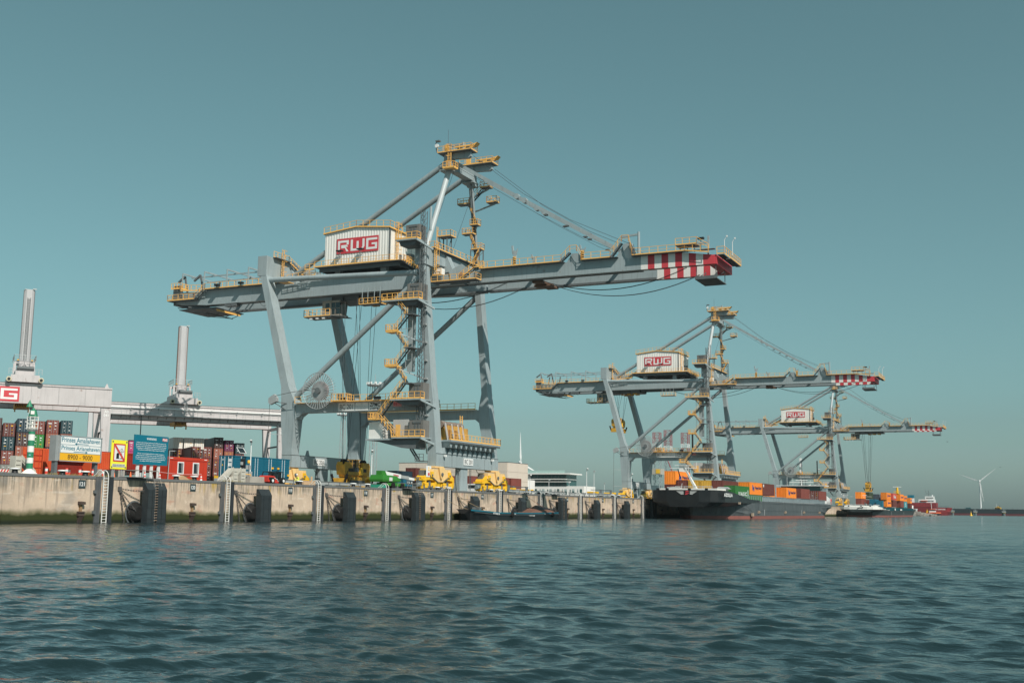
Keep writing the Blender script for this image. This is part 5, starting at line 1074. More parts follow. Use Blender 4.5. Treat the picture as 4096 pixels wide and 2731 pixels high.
part('chassis', MB().box(-.9,4.4,-1.0,1.0,.45,.95), GNM, t); part('turntable', MB().lathe([(.9,.9),(.9,1.1)], n=16), BK, t); part('counter_box', MB().box(-2.9,-.9,-.8,.8,.1,.6), mat('teal_green', (.03,.28,.18), .5, dirt=.2), t)
part('boom_section', MB().beam((-.8,-.2,2.35),(4.0,-.2,2.0),.55,.65), WHS, t); part('boom_section', MB().beam((4.0,-.2,2.0),(6.6,-.2,1.85),.45,.5), GLV, t); part('boom_section', MB().beam((6.4,-.2,1.8),(8.4,-.2,1.65),.35,.4), WHS, t)
text('boom_lettering', 'DEINEM', RD, t, (1.6,-.49,2.02), (1,0,-.07), (0,0,1), 1.6, .3, bold=.03)
part('basket', MB().rail([(8.2,-.9,.9),(9.4,-.9,.9),(9.4,.9,.9),(8.2,.9,.9)],1.1,.05,.6).box(8.2,9.4,-.9,.9,.85,.95), CRD, t)
for x in (.6, 3.4):
    for y in (-1.0, 1.0): part('wheel', MB().lathe([(.5,-.2),(.5,.2)], (x,y,.5), 18, 'Y'), RUBC, t, True)
# kerb pipes and guard rails seen between the bogies
for i, (x0, x1, y, lb) in enumerate(((131,163,100,'low grey guard rail behind the lowered spreader'),(196,236,98,'low grey guard rail right of the second waterside bogie'),(238,276,98,'low grey guard rail left of the middle crane'))):
    t = thing('guard_rail', lb, 'guard rail', (x0, y, Q), 0, 'low grey guard rails along the quay'); part('beam', MB().box(0,x1-x0,-.05,.05,.45,.85), GLV, t)
    part('top_cap', MB().box(0,x1-x0,-.12,.12,.85,.93), CRD, t)
    for k in range(int((x1-x0)/3)): part('post', MB().box(-.08,.08,-.08,.08,0,.85), CRD, t, key='grp', loc=(.5+k*3,0,0))
# automated flat vehicles
def agv(x, y, lab, n=2):
    t = thing('flat_transport_vehicle', lab, 'vehicle', (x, y, Q), 0, 'yellow and grey flat transport vehicles'); part('deck', MB().box(0,14,-1.3,1.3,.7,1.15), GLV, t)
    for k in (0.1, 12.4): part('bumper', MB().box(k,k+1.5,-1.4,1.4,.75,1.5), YB, t)
    for k in (3.0, 10.0): part('post_rack', MB().box(k,k+1.2,-1.25,-1.1,1.15,2.0).box(k,k+.15,-1.3,1.3,1.9,2.05).box(k+1.05,k+1.2,-1.3,1.3,1.9,2.05), CRD, t)
    for k in (2,4,10,12): part('wheel', MB().lathe([(.55,-.2),(.55,.2)], (k,-1.15,.55), 14, 'Y'), RUBC, t, True)
agv(206, 104, 'flat grey vehicle with yellow bumpers right of the second waterside bogie'); agv(224, 108, 'flat grey vehicle with yellow bumpers below the warehouse corner')
agv(262, 102, 'flat vehicle with yellow bumpers at the foot of the middle crane'); agv(136, 112, 'flat grey vehicle behind the lowered spreader')
t = thing('parked_lorry', 'black lorry with faint white lettering parked below the office windows', 'lorry', (232, 118, Q)); part('cargo_body', MB().box(0,9,-1.2,1.2,.9,2.0), BK, t); text('lettering', 'ICHELIANT', WHS, t, (2,-1.21,1.3), (1,0,0), (0,0,1), 5, .5); part('cab', MB().box(-2.4,-.2,-1.2,1.2,.5,2.6), WHS, t); part('cab_window', MB().box(-2.44,-2.4,-1,1,1.6,2.3), GL, t)
for k in (-1.5, 2, 7.5): part('wheel', MB().lathe([(.5,-.15),(.5,.15)], (k,-1.2,.5), 14, 'Y'), RUBC, t, True)
# grass tufts along the coping
GS = mat('dry_grass', (.30,.24,.09), .9, dirt=.4, scale=6)
g_ = MB(); rr_ = random.Random(3)
for i in range(900):
    x = rr_.uniform(84.2, 92.8) if i < 560 else (rr_.uniform(104.8,106.6) if i < 720 else rr_.uniform(111,115)); y = 90.9+rr_.random()*.9; h = rr_.uniform(.08,.34); dx = rr_.uniform(-.1,.1)
    g_.add([(x,y,Q),(x+.035,y,Q),(x+dx,y+rr_.uniform(-.05,.05),Q+h)], [(0,1,2)])
tag(part('dry_grass', g_, GS), 'dry tufts of grass along the quay edge', 'grass', kind='stuff')
# mooring ropes
def rope(name, lab, pts, r=.04, m_=ROPE): tag(part(name, MB().path(pts, r, 5), m_), lab, 'rope', 'mooring ropes')
rope('mooring_rope', 'slack rope from the bogie bollard down to the bow of the work barge', curve((168.6,90.6,Q+.2),(173.4,86.3,1.7),.5))
rope('mooring_rope', 'steep rope from the bogie bollard down the wall left of the work barge', [(168.4,89.5,Q+.1),(171,89.2,.6)])
rope('mooring_rope', 'rope hanging off the nearest ladder guide to the small barge bow', curve((164.9,89.3,3.2),(172.2,86.2,1.6),.6))
rope('mooring_rope', 'rust coloured rope from the quay to the stern of the work barge', curve((196.2,89.9,Q),(203,87.5,1.7),.3), .035, mat('rope_rust', (.3,.12,.08), .8))
rope('mooring_rope', 'long rope from the middle crane foot to the bow of the big black barge', curve((271,90.8,Q+.4),(279.0,84.0,6.3),.4))
# ------------------------------------------------------------------ shipping containers
CC = {}
def cmat(n, c, d=.35): CC[n] = mat('container_'+n.replace(' ', '_'), c, .5, dirt=d, scale=.8, streak=.35, rust=.35, vary=.10); return CC[n]
cmat('brown', (.125,.034,.027)); cmat('red brown', (.185,.048,.036)); cmat('terracotta', (.30,.095,.06)); cmat('dark brown', (.06,.026,.023)); cmat('dark teal', (.008,.040,.052)); cmat('dark blue', (.012,.034,.052)); cmat('green', (.022,.20,.028))
cmat('grey', (.20,.20,.18)); cmat('white', (.80,.77,.70), .2); cmat('magenta', (.46,.04,.17)); cmat('shaded_magenta', (.15,.018,.075)); cmat('black green', (.015,.04,.05)); cmat('orange', (.82,.24,.025), .2); cmat('yellow ochre', (.50,.29,.04)); cmat('blue', (.006,.13,.21)); cmat('dark green', (.035,.055,.03)); cmat('leaf green', (.03,.16,.035)); cmat('teal', (.05,.26,.29)); cmat('red', (.55,.08,.06)); cmat('slate', (.07,.09,.12))
def slot(o, m_): o.material_slots[0].link = 'OBJECT'; o.material_slots[0].material = m_
DUM = mat('dummy', (.5,.5,.5))
def container(col, lab, group, loc, rz, L=12.19, W=2.44, Hh=2.6, lod=1, pitch=.28, logo=None, doors=True):
    t = thing('shipping_container', lab, 'container', loc, rz, group); m_ = CC[col]; key = 'c%g_%g_%g_' % (L, W, Hh); fr = .14*W/2.44
    def body():
        b = MB(); z1 = Hh-.02
        b.box(fr*.5,L-fr*.5,fr*.7,W-fr*.7,.12,z1)
        for x in (0, L-fr):
            for y in (0, W-fr): b.box(x,x+fr,y,y+fr,0,Hh)
        for y in (0, W-fr): b.box(fr,L-fr,y,y+fr,.0,.16); b.box(fr,L-fr,y,y+fr*.6,Hh-.12,Hh)
        for x in (0, L-fr): b.box(x,x+fr,fr,W-fr,0,.14); b.box(x,x+fr,fr,W-fr,Hh-.12,Hh)
        return b
    def side():
        b = MB(); n = int((L-2*fr)/pitch*2); vs = []
        for i in range(n+1):
            x = fr+(L-2*fr)*i/n; o = .0 if (i//1) % 2 else .045
            vs += [(x,o,.16),(x,o,Hh-.12)]
        # trapezoid waves
        vs = []; k = int((L-2*fr)/pitch); p = (L-2*fr)/k
        for i in range(k):
            x = fr+i*p
            for dx, o in ((0,.0),(.3,.0),(.45,.05),(.85,.05)): vs += [(x+dx*p,o,.16),(x+dx*p,o,Hh-.12)]
        m = len(vs)//2; return b.add(vs, [(2*i,2*i+2,2*i+3,2*i+1) for i in range(m-1)])
    def end():
        b = MB(); k = max(6, int((W-2*fr)/pitch)); p = (W-2*fr)/k; vs = []
        for i in range(k):
            for dx, o in ((0,.0),(.3,.0),(.45,.05),(.85,.05)): vs += [(o,fr+(i+dx)*p,.14),(o,fr+(i+dx)*p,Hh-.12)]
        m = len(vs)//2; return b.add(vs, [(2*i,2*i+1,2*i+3,2*i+2) for i in range(m-1)])
    def door():
        b = MB().box(-.0,.06,0,(W-2*fr)/2-.02,.16,Hh-.14)
        for z in (.35,.5,.65,.8): b.box(-.03,0,.1,(W-2*fr)/2-.1,Hh*z-.2,Hh*z-.1)
        return b
    o = part('body', body, DUM, t, key=key+'b'); slot(o, m_)
    o = part('side_wall', side, DUM, t, key=key+'s'); slot(o, m_)
    if lod > 1: o = part('side_wall', side, DUM, t, key=key+'s', loc=(0,W,0)); o.scale = (1,-1,1); slot(o, m_)
    if doors:
        for k in (0, 1):
            o = part('door', door, DUM, t, key=key+'d', loc=(0,fr+k*(W-2*fr)/2+.01,0)); slot(o, m_)
            for j in (.18, .72): part('lock_rod', lambda: MB().tube((-.05,0,.1),(-.05,0,Hh-.1),.03*W/2.44,5), GLV, t, key=key+'r', loc=(0,fr+(k+j)*(W-2*fr)/2,0))
            rr = random.Random(hash((loc[0], loc[1], loc[2], k)))
            for j in range(3):
                y = fr+(k+rr.uniform(.28,.42))*(W-2*fr)/2; z = Hh*(.25+.25*j+rr.uniform(-.05,.05)); part('marking_patch', lambda: MB().box(-.042,-.034,0,.3,0,.12), (WHS, WHS, AMB)[rr.randrange(3)], t, key='mp'+str(rr.randrange(1))+'w', loc=(0,y,z)) if 0 else part('marking_patch', MB().box(-.042,-.034,y,y+rr.uniform(.16,.42),z,z+rr.uniform(.07,.2)), (WHS, WHS, AMB)[rr.randrange(3)], t)
    else: o = part('end_wall', end, DUM, t, key=key+'e'); slot(o, m_)
    return t
YRZ = math.atan2(.78, .625); YD = Vector((.78,-.625,0)); YE_ = Vector((.625,.78,0))
def stack(right, top, cols, where, hgt=2.62, L=11.5, logos={}):
    """cols from the top down; right = ground point of the right front corner"""
    n = len(cols); z = top
    for i, c in enumerate(cols):
        z -= hgt
        nm = ('topmost','second down','third down','fourth down','lowest')[i] if n > 1 else 'single'
        t = container(c, '%s container, %s of %s' % (c, nm, where), 'containers stacked in the yard', (right[0], right[1], z+.02), YRZ, L, W=2.14, Hh=hgt-.05)
        if (i in logos): text('lettering', logos[i], WHS, t, (-.05, 1.9, hgt*.68), (0,-1,0), (0,0,1), .7, .3, bold=.03)
yb_ = 'the stack behind the beacon'
stack((154.4,180.0), 17.85, ['dark brown','dark brown','dark brown','dark brown','brown'], 'the stack cut by the left picture edge')
stack((156.2,178.5), 16.95, ['brown','dark teal','red brown','grey'], 'the lower stack left of the beacon')
stack((158.1,177.0), 17.88, ['dark blue','dark brown','terracotta','red brown','red brown'], 'the tall stack just left of the beacon')
stack((160.27,175.27), 17.56, ['red brown','green','brown','dark blue','brown'], 'the stack directly behind the beacon')
stack((162.21,173.71), 17.85, ['red brown','terracotta','dark blue','brown','brown'], 'the stack right of the beacon', logos={0:'tex'})
stack((164.2,172.12), 17.85, ['dark teal','terracotta','brown','red brown','brown'], 'the rightmost stack of the left yard block')
stack((165.03,188.1), 17.36, ['terracotta','red brown','red brown'], 'the narrow stack slice behind the lower left stack')
stack((201.24,190.13), 16.5, ['magenta','magenta','brown'], 'the stack between yellow and teal signs', logos={0:'ONE',1:'ONE'})
stack((209.0,183.9), 17.5, ['white','brown','red brown','brown'], 'the stack beside the teal board')
stack((210.95,182.35), 17.5, ['white','brown','brown','brown'], 'the second white topped stack above the red cabin')
stack((212.84,180.83), 17.48, ['white','dark brown','brown','brown'], 'the third white topped stack above the red cabin')
stack((202.28,172.65), 14.82, ['red brown','slate','brown'], 'the nearer stack standing out above the cabin')
stack((214.37,179.61), 15.46, ['red brown','brown','brown','brown'], 'the four high stack above the cabin right end', logos={0:'tex'})
stack((224.9,187.8), 18.2, ['brown','brown'], 'the set back stack behind the white ones')
stack((216.38,178.0), 17.85, ['dark brown','terracotta','red brown','red brown','red brown'], 'the tallest dark topped right hand stack', logos={0:'tex',3:'tex'})
stack((218.32,176.44), 17.25, ['shaded_magenta','terracotta','red brown','brown','brown'], 'the purple topped stack')  # top container is a magenta one, its shade put into the darker colour
stack((220.33,174.84), 16.67, ['black green','red brown','brown','brown'], 'the rightmost stack of the right yard block')
# ------------------------------------------------------------------ yard cranes
def yard_crane(org, L, num, lab, zb, zt, walkway, col_x, col_top, ladder_side):
    t = thing('yard_gantry_crane', lab, 'gantry crane', (org[0], org[1], Q), math.atan2(-.625, .78), 'rail mounted yard gantry cranes'); S = 13.6; b0, t0 = zb-Q, zt-Q
    for y in (0, S):
        part('main_girder', MB().box(-L,0,y-.7,y+.7,b0,t0-.35), AG, t); part('top_flange', MB().box(-L,0,y-.85,y+.85,t0-.35,t0-.05), AG, t); part('girder_rail', MB().box(-L,-.8,y-.1,y+.1,t0-.05,t0+.12), mat('rail_rust', (.09,.06,.05), .8), t)
        part('bottom_flange', MB().box(-L,0,y-.8,y+.8,b0-.06,b0), mat('rust_line', (.14,.07,.05), .8), t)
        sm = MB()
        for k in range(1, int(L/5)): sm.box(-k*5,-k*5+.04,y-.71,y-.69,b0,t0-.4)
        part('plate_seam', sm, CRD, t, kind='stuff')
        for x in (-L+1.8, 0):
            part('leg', MB().loft([[(x-1.15,y-.5,.9),(x-.15,y-.5,.9),(x-.15,y+.5,.9),(x-1.15,y+.5,.9)],[(x-1.9,y-.6,b0),(x,y-.6,b0),(x,y+.6,b0),(x-1.9,y+.6,b0)]]), AG, t)
            part('leg_flange', MB().beam((x-1.95,y-.55,b0),(x-1.2,y-.55,.9),.14), CRD, t)
    for x in (-L+1, -.6):
        part('end_carriage', MB().box(x-1,x+.6,-1.6,S+1.6,.3,1.1), AG, t); part('top_tie', MB().beam((x,0,b0-.3),(x,S,b0-.3),.5,.6), AG, t); part('cross_tie', MB().beam((x,0,b0-4.5),(x,S,b0-4.5),.35), CRD, t)
        part('brace_rod', MB().beam((x,.3,b0-4.6),(x,S/2,b0-12),.14).beam((x,S-.3,b0-4.6),(x,S/2,b0-12),.14), CRD, t)
    part('end_lug', MB().prism([(-1.4,t0),(-.6,t0),(-.9,t0+.8),(-1.1,t0+.8)], 'Y', -.2, .2), AG, t)
    # trolley with rigid mast
    c = col_x
    part('trolley_base', MB().box(c-3.2,c+3.2,-1.2,S+1.2,t0+.25,t0+1.2), AG, t); part('trolley_skirt', MB().box(c-2.6,c+2.6,-1.5,-1.2,t0+.2,t0+1.6), AG, t)
    for x in (c-2.9, c+2.9): part('buffer', MB().lathe([(.5,0),(.5,-.5)], (x,-1.3,t0+.65), 12, 'Y'), mat('buffer_cream', (.55,.5,.36), .6), t, True); part('buffer_core', MB().lathe([(.28,0),(.28,-.1)], (x,-1.8,t0+.65), 12, 'Y'), BK, t)
    part('machine_house', MB().box(c-1.75,c+1.75,.6,S-.6,t0+1.2,t0+2.8), AG, t); part('winch_drum', MB().tube((c-1.6,.5,t0+3.1),(c+1.6,.5,t0+3.1),.35,12), CRD, t, True)
    fr = MB()
    for x in (c-1.75, c+1.75):
        for y in (4.5, 9.1): fr.beam((x,y,t0+2.8),(x,y,t0+4.9),.35)
    fr.beam((c-1.75,4.5,t0+4.7),(c+1.75,4.5,t0+4.7),.4,.5).beam((c-1.75,9.1,t0+4.7),(c+1.75,9.1,t0+4.7),.4,.5).beam((c-1.6,4.5,t0+2.9),(c,4.4,t0+4.5),.2).beam((c+1.6,4.5,t0+2.9),(c,4.4,t0+4.5),.2)
    part('mast_frame', fr, AG, t); m_ = mat('mast_panel', (.47,.47,.48), .5, dirt=.2, scale=.3, streak=.2, rust=.3)
    b = col_top-Q; cy = 6.8
    part('rigid_mast', MB().loft([[(c-.95,cy-.6,t0-3.6),(c-.5,cy-1.0,t0-3.6),(c+.5,cy-1.0,t0-3.6),(c+.95,cy-.6,t0-3.6),(c+.95,cy+.9,t0-3.6),(c-.95,cy+.9,t0-3.6)],[(c-.95,cy-.6,b),(c-.5,cy-1.0,b),(c+.5,cy-1.0,b),(c+.95,cy-.6,b),(c+.95,cy+.9,b),(c-.95,cy+.9,b)]]), m_, t)
    part('mast_edge', MB().box(c-1.08,c-.95,cy-.7,cy-.3,t0-3,b-.1).box(c+.95,c+1.08,cy-.7,cy-.3,t0-3,b-.1), mat('edge_rust', (.20,.11,.08), .7, dirt=.5, scale=.6) if ladder_side == 0 else CRD, t)
    part('mast_cap', MB().box(c-.9,c+.9,cy-.9,cy+.8,b,b+.12).box(c+.6,c+1.3,cy-1.0,cy-.8,b+.1,b+.3), GLV, t)
    if ladder_side: part('mast_ladder', MB().ladder((c,cy-1.15,t0+4),(c,cy-1.15,b-1.6),(1,0,0),.55,.035), CRD, t)
    part('trolley_railing', MB().rail([(c-2.0,3.6,t0+4.95),(c+2.0,3.6,t0+4.95),(c+2.0,10,t0+4.95)],1.1,.035,1).rail([(c-3.0,-1.2,t0+1.7),(c-1.8,-1.2,t0+1.7)],1.1,.035,.6).rail([(c+1.8,-1.2,t0+1.7),(c+3.0,-1.2,t0+1.7)],1.1,.035,.6).rail([(c-2,3.6,t0+4.95),(c-2,10,t0+4.95)],1.1,.035,1), GLV, t)
    part('warning_lamp', MB().box(c-1.5,c-1.1,3.9,4.1,t0+5,t0+5.2), AMB, t); part('warning_lamp', MB().box(c+1.1,c+1.5,3.9,4.1,t0+5,t0+5.2), AMB, t)
    s = MB().box(c-1.3,c+1.3,cy-3,cy+3,b0-.5,b0+.3); s.box(c-1.35,c-1.1,cy-3.2,cy-2.9,b0-1.4,b0-.4).box(c+1.1,c+1.35,cy-3.2,cy-2.9,b0-1.4,b0-.4)
    part('yellow_spreader', s, SP, t); hz = MB()
    for i in range(8): hz.prism([(c-1.25+i*.32,b0-.35),(c-1.1+i*.32,b0-.35),(c-1.0+i*.3,b0+.2),(c-1.15+i*.3,b0+.2)], 'Y', cy-3.03, cy-3.0)
    part('hazard_stripe', hz, BK, t, kind='stuff')
    text('number', 'AS\n'+num, WHS, t, (-1.35,-.62,b0-1.9), (1,0,0), (0,0,1), .95, 1.3, bold=.02)
    if walkway:
        part('cable_tray', MB().tube((-L,-1.0,b0+2.6),(-.2,-1.0,b0+2.6),.17,8), WHS, t, True); part('walkway', MB().box(-L,-.3,-2.0,-.72,b0+.95,b0+1.1), GLV, t)
        part('walkway_railing', MB().rail([(-L,-2.0,b0+1.1),(-.3,-2.0,b0+1.1)],1.1,.035,1.9), GLV, t)
        tr = MB()
        for k in range(int(L/1.9)): tr.beam((-L+k*1.9,-.8,b0+.3),(-L+k*1.9,-1.9,b0+1.0),.09); tr.box(-L+k*5.7,-L+k*5.7+.3,-1.2,-.8,b0+2.2,b0+2.6) if k*5.7 < L else None
        part('walkway_bracket', tr, CRD, t, kind='stuff'); part('access_ladder', MB().ladder((c+.1,-1.4,b0+1),(c+.1,-1.4,t0+.6),(1,0,0),.6,.04), GLV, t)
        part('post_chain', MB().tube((-2.0,-1.2,1),(-2.0,-1.2,b0),.16,6).box(-32.1,-31.9,-1.3,-1.1,b0-8,b0+1), CRD, t)
    return t
y1 = yard_crane((172.4,170.7), 40, '041', 'grey yard gantry crane with a big red logo at the left picture edge', 21.05, 24.95, False, -16.3, 44.6, 1)
rwg_logo(y1, (-28.7,-.75,21.35-Q), (1,0,0), (0,0,1), 11.6, 2.85)
y2 = yard_crane((214.05,158.45), 40, '031', 'grey yard gantry crane with a long walkway, behind the landside legs of the nearest crane', 19.95, 23.6, True, -22.8, 42.1, 0)
t = yard_crane((384,400), 40, '021', 'distant yard gantry crane whose mast shows above the teal board', 21, 24.5, False, -13, 46, 0) if 0 else None
def far_mast(org, lab, top, base, gird=1):
    t = thing('yard_crane_mast', lab, 'gantry crane', (org[0], org[1], Q), math.atan2(-.625,.78), 'distant yard crane masts'); b = base-Q
    part('rigid_mast', MB().box(-.95,.95,-1,1,b-9,top-Q), MATS['mast_panel'], t); part('trolley', MB().box(-1.8,1.8,-3,3,b-1,b+2.2), AG, t); part('trolley_base', MB().box(-3.2,3.2,-6.5,6.5,b-2.3,b-1), AG, t)
    if gird: part('main_girder', MB().box(-16,24,-7,-5.8,b-6,b-2.4), AG, t); part('main_girder', MB().box(-16,24,5.8,7,b-6,b-2.4), AG, t)
    for x in (-16, 23): part('leg', MB().box(x,x+1.2,-6.8,-6,0,b-6), AG, t); part('leg', MB().box(x,x+1.2,6,6.8,0,b-6), AG, t)
    part('trolley_railing', MB().rail([(-2,-3,b+2.3),(2,-3,b+2.3),(2,3,b+2.3)],1.1,.05,1.3), GLV, t)
far_mast((384.,392.), 'distant mast of a yard crane above the left half of the teal board', 46.5, 27)
far_mast((296.,352.), 'distant mast of a yard crane cut by the left picture edge', 60, 36, 0)
# ------------------------------------------------------------------ vessels
HB = mat('hull_black', (.014,.016,.018), .32, dirt=.3, dcol=(.05,.05,.05), scale=.3, streak=.3); HG = mat('hull_grey', (.075,.088,.095), .5, dirt=.5, dcol=(.16,.17,.17), scale=.35, streak=.6, rust=.3); HR = mat('boot_top_red', (.24,.085,.07), .7, dirt=.5, dcol=(.12,.06,.05), scale=.5, streak=.3)
CO = mat('coaming_blue_grey', (.26,.32,.34), .5, dirt=.3, scale=.5, streak=.4); TG = mat('coaming_teal', (.01,.10,.12), .5, dirt=.3)
def hull_loft(secs, yc):
    """secs: list of (X, [(halfwidth, z), ...]) from the bottom up"""
    S = []
    for X, pr_ in secs: S.append([(X, yc-h, z) for h, z in reversed(pr_)]+[(X, yc+h, z) for h, z in pr_])
    return MB().loft(S)
def barge(name, label, x0, xs, yc, half, cols, zt, zc, coam, ribs, xe, bow_top, vis_z, bluff=0):
    """x0 stem, xs start of the full width, xe stern"""
    t = thing('cargo_barge', label, 'barge'); hc, vc = cols; k = half/8.9
    low = []
    for f, w0, w1 in ((0,.02,.05),(.1,.17,.22),(.3,.45,.55),(.6,.75,.85),(1,1,1)):
        X = x0+(xs-x0)*f; w0 += (1-w0)*bluff; w1 += (1-w1)*bluff; low.append((X-4*bluff*(1-f), w0*half, w1*half))
    tail = [(xe-28,1,1,0),(xe-16,.9,1,0),(xe-9,.6,.98,.4),(xe-3,.5,.92,2.0),(xe,.45,.85,2.9)]
    part('boot_top', hull_loft([(X,[(a,-1.5),(a,.0),(a+.02*(b-a),.78)]) for X, a, b in low]+[(X,[(a*half,-1.5),(a*half,.0),(a*half,.78)]) for X, a, b, z in tail[:3]], yc), HR, t)
    part('hull', hull_loft([(X,[(a+.03,.78),(a+.5*(b-a)+.03,2.0),(b+.05,min(zt,3.6)),(b+.05,zt)]) for X, a, b in low]+[(X,[(a*half,max(.78,z)),(((a+b)/2)*half,max(1.6,z+.5)),(b*half,3.4),(b*half,zt-.1)]) for X, a, b, z in tail], yc), hc, t)
    vs = [(x0-7,.42),(x0-6.4,.70),(x0-5.2,.86),(x0-2.6,.97),(x0+3,1.0),(xs-9,1.0),(xs-2,1.005),(xs+9,1.005)]
    S = []
    for i, (X, wf) in enumerate(vs):
        f = i/(len(vs)-1); tt = min(1, (X-x0+7)/(xs-x0+6)); top = zt+.2+(bow_top-zt-.2)*(1-tt**1.7); b_ = vis_z
        S.append((X, [(wf*half*(.80 if i < 7 else .97), b_-1.2+.5*f), (wf*half*1.0, b_), (wf*half*1.0+.05, top)]))
    part('bow_visor', hull_loft([(X, q_[1:]) for X, q_ in S], yc), vc, t); part('bow_flare', hull_loft([(X, q_[:2]) for X, q_ in S], yc), HB if vc is HB else hc, t)
    part('bow_deck', MB().box(x0-3,xs-5,yc-half*.78,yc+half*.78,bow_top-.1,bow_top+.45), WH, t); part('deck_rail', MB().rail([(x0+2,yc-half*.5,bow_top+.45),(x0+2,yc+half*.5,bow_top+.45)],.6,.05,2.2), GLV, t)
    for y in (-.55,-.1,.5,.75): part('fairlead', MB().box(x0-5,x0-4.3,yc+half*y-.3,yc+half*y+.3,bow_top,bow_top+.45), BK, t)
    for y in (-.7, .62): part('anchor_locker', MB().prism([(yc+y*half-1.6,bow_top+.45),(yc+y*half+1.6,bow_top+.45),(yc+y*half+1.2,bow_top+1.0),(yc+y*half-.8,bow_top+1.0)], 'X', x0+5, x0+7), GLV, t)
    part('hatch_coaming', MB().box(xs-8,xe-17,yc-half+.45,yc-half+.6,zt,zc).box(xs-8,xe-17,yc-half+.25,yc-half+.75,zc-.12,zc).box(xs-8,xe-17,yc+half-.6,yc+half-.45,zt,zc).box(xs-8,xs-7.8,yc-half+.5,yc+half-.5,zt,zc), coam, t)
    rb = MB()
    for i in range(int((xe-xs-10)/ribs)): x = xs-7+i*ribs; rb.box(x,x+.12,yc-half+.1,yc-half+.45,zt,zc-.14)
    part('coaming_bracket', rb, coam, t, kind='stuff'); part('hold_floor', MB().box(xs-8,xe-17,yc-half+.7,yc+half-.7,zt-.4,zt-.2), CRD, t)
    part('rub_strake', MB().box(xs+4,xe-14,yc-half-.12,yc-half+.02,zt-.55,zt-.4).box(xs+6,xe-16,yc-half-.1,yc-half+.02,2.0,2.12), hc, t)
    part('draught_mark', MB().box(xs+14,xs+14.12,yc-half-.14,yc-half-.10,.9,2.4).box(xs+64,xs+64.12,yc-half-.14,yc-half-.10,.9,2.4), WHS, t)
    return t
az = barge('cargo_barge', 'big black bowed container barge with grey sides, bow towards the camera', 269.5, 292, 79.0, 9.2, (HG, HB), 4.6, 5.95, CO, 2.0, 416.3, 6.75, 3.95)
for x in (299, 332, 359, 385): part('tyre_fender', MB().lathe([(.35,-.3),(.4,0),(.35,.3)], (x,69.55,1.7), 10, 'X'), mat('fender_tan', (.35,.27,.2), .8, dirt=.4), az, True); part('fender_rope', MB().tube((x,69.6,2.0),(x,69.7,4.7),.03,4), CAB, az)
part('anchor_wake_fender', MB().box(291,292.6,69.3,69.7,.7,1.5), MATS['fender_tan'], az); part('anchor_wake_fender', MB().box(277.6,278.6,69.2,69.6,3.6,4.1), MATS['fender_tan'], az)
# name and emblem
text('barge_name', 'AZOLLA', WHS, az, (264.6,69.66,5.25), (1,0,0), (0,0,1), 8.0, .85, bold=.045)
em = MB(); 
def wing(s):
    b = MB()
    for i in range(4): z = 6.42-i*.2; w_ = 1.75-i*.3; y0 = 78.05-s*.78; b.prism([(y0,z),(y0-s*w_,z),(y0-s*(w_-.3),z-.11),(y0,z-.11)], 'X', 262.38, 262.46)
    return b
part('emblem_wing', wing(1), WHS, az); part('emblem_wing', wing(-1), WHS, az)
EL = lambda pts: [(78.05+(y-79.3)*.95, z) for y, z in pts]
part('emblem_letter', MB().prism(EL([(79.75,5.65),(79.55,6.0),(79.1,6.05),(79.45,6.3),(78.9,6.3),(78.75,6.55),(79.3,6.6),(79.65,6.35),(79.6,6.2),(79.2,5.95),(79.3,5.8)]), 'X', 262.36, 262.46).prism(EL([(79.85,5.6),(79.15,5.68),(78.75,5.98),(78.85,6.12),(79.15,6.18),(79.0,5.95),(79.3,5.78),(79.6,5.75)]), 'X', 262.34, 262.45), RD, az)
part('leaning_mast', MB().loft([[(272.3,78.4,7.1),(273.6,78.4,7.1),(273.6,79.0,7.1),(272.3,79.0,7.1)],[(269.6,80.6,12.3),(270.2,80.6,12.3),(270.2,80.9,12.3),(269.6,80.9,12.3)]]), WHS, az)
part('mast_yard', MB().tube((269.9,79.0,12.75),(269.9,83.2,12.75),.09,6).tube((269.9,77.6,12.1),(269.9,84.4,12.1),.08,6).tube((269.9,77.7,12.1),(269.9,77.7,13.6),.05,5), WHS, az)
part('signal_flag', MB().add([(269.8,82.5,11.9),(269.8,82.3,11.9),(269.9,81.6,9.6),(269.9,82.1,10.2)], [(0,1,2,3)]), BK, az); part('signal_flag', MB().add([(269.8,79.4,11.9),(269.8,79.2,11.9),(269.9,78.6,9.9),(269.9,79.3,10.1)], [(0,1,2,3)]), mat('flag_blue', (.35,.55,.6), .7), az)
part('jack_staff', MB().tube((266.6,80.6,6.8),(266.9,80.5,8.4),.05,5), WHS, az)
# wheelhouse and after part
part('wheelhouse_roof', MB().box(403,411,70.8,87.4,10.8,11.05), WHS, az); part('wheelhouse', MB().box(404,410,72.5,86,8.2,10.8), GLG, az); part('wheelhouse_base', MB().box(404,411,72,86,4.6,8.2), WHS, az)
part('bridge_wing', MB().box(404,408,70.6,72.5,8.6,9.9), CO, az)
part('after_house', MB().prism([(402,4.6),(415,4.6),(414,6.4),(405,7.6),(402,7.6)], 'Y', 70.8, 72), WHS, az); part('radar_mast', MB().box(404.5,405,75,83,12.0,12.2).box(404.5,405,77,81,12.7,12.95).tube((404.7,79,11),(404.7,79,13),.15,6).tube((404.7,82,11),(404.7,82,13.6),.05,5).tube((404.7,84,11),(404.7,84,14),.05,5).tube((404.7,76,11),(404.7,76,12.8),.05,5), WHS, az)
part('stern_railing', MB().rail([(402,70,4.55),(414,70.3,4.55)],1.0,.04,1.5), GLV, az)
r_ = thing('person', 'person in red overalls standing on the after deck of the big black barge', 'person'); bpy.data.objects.remove(r_)
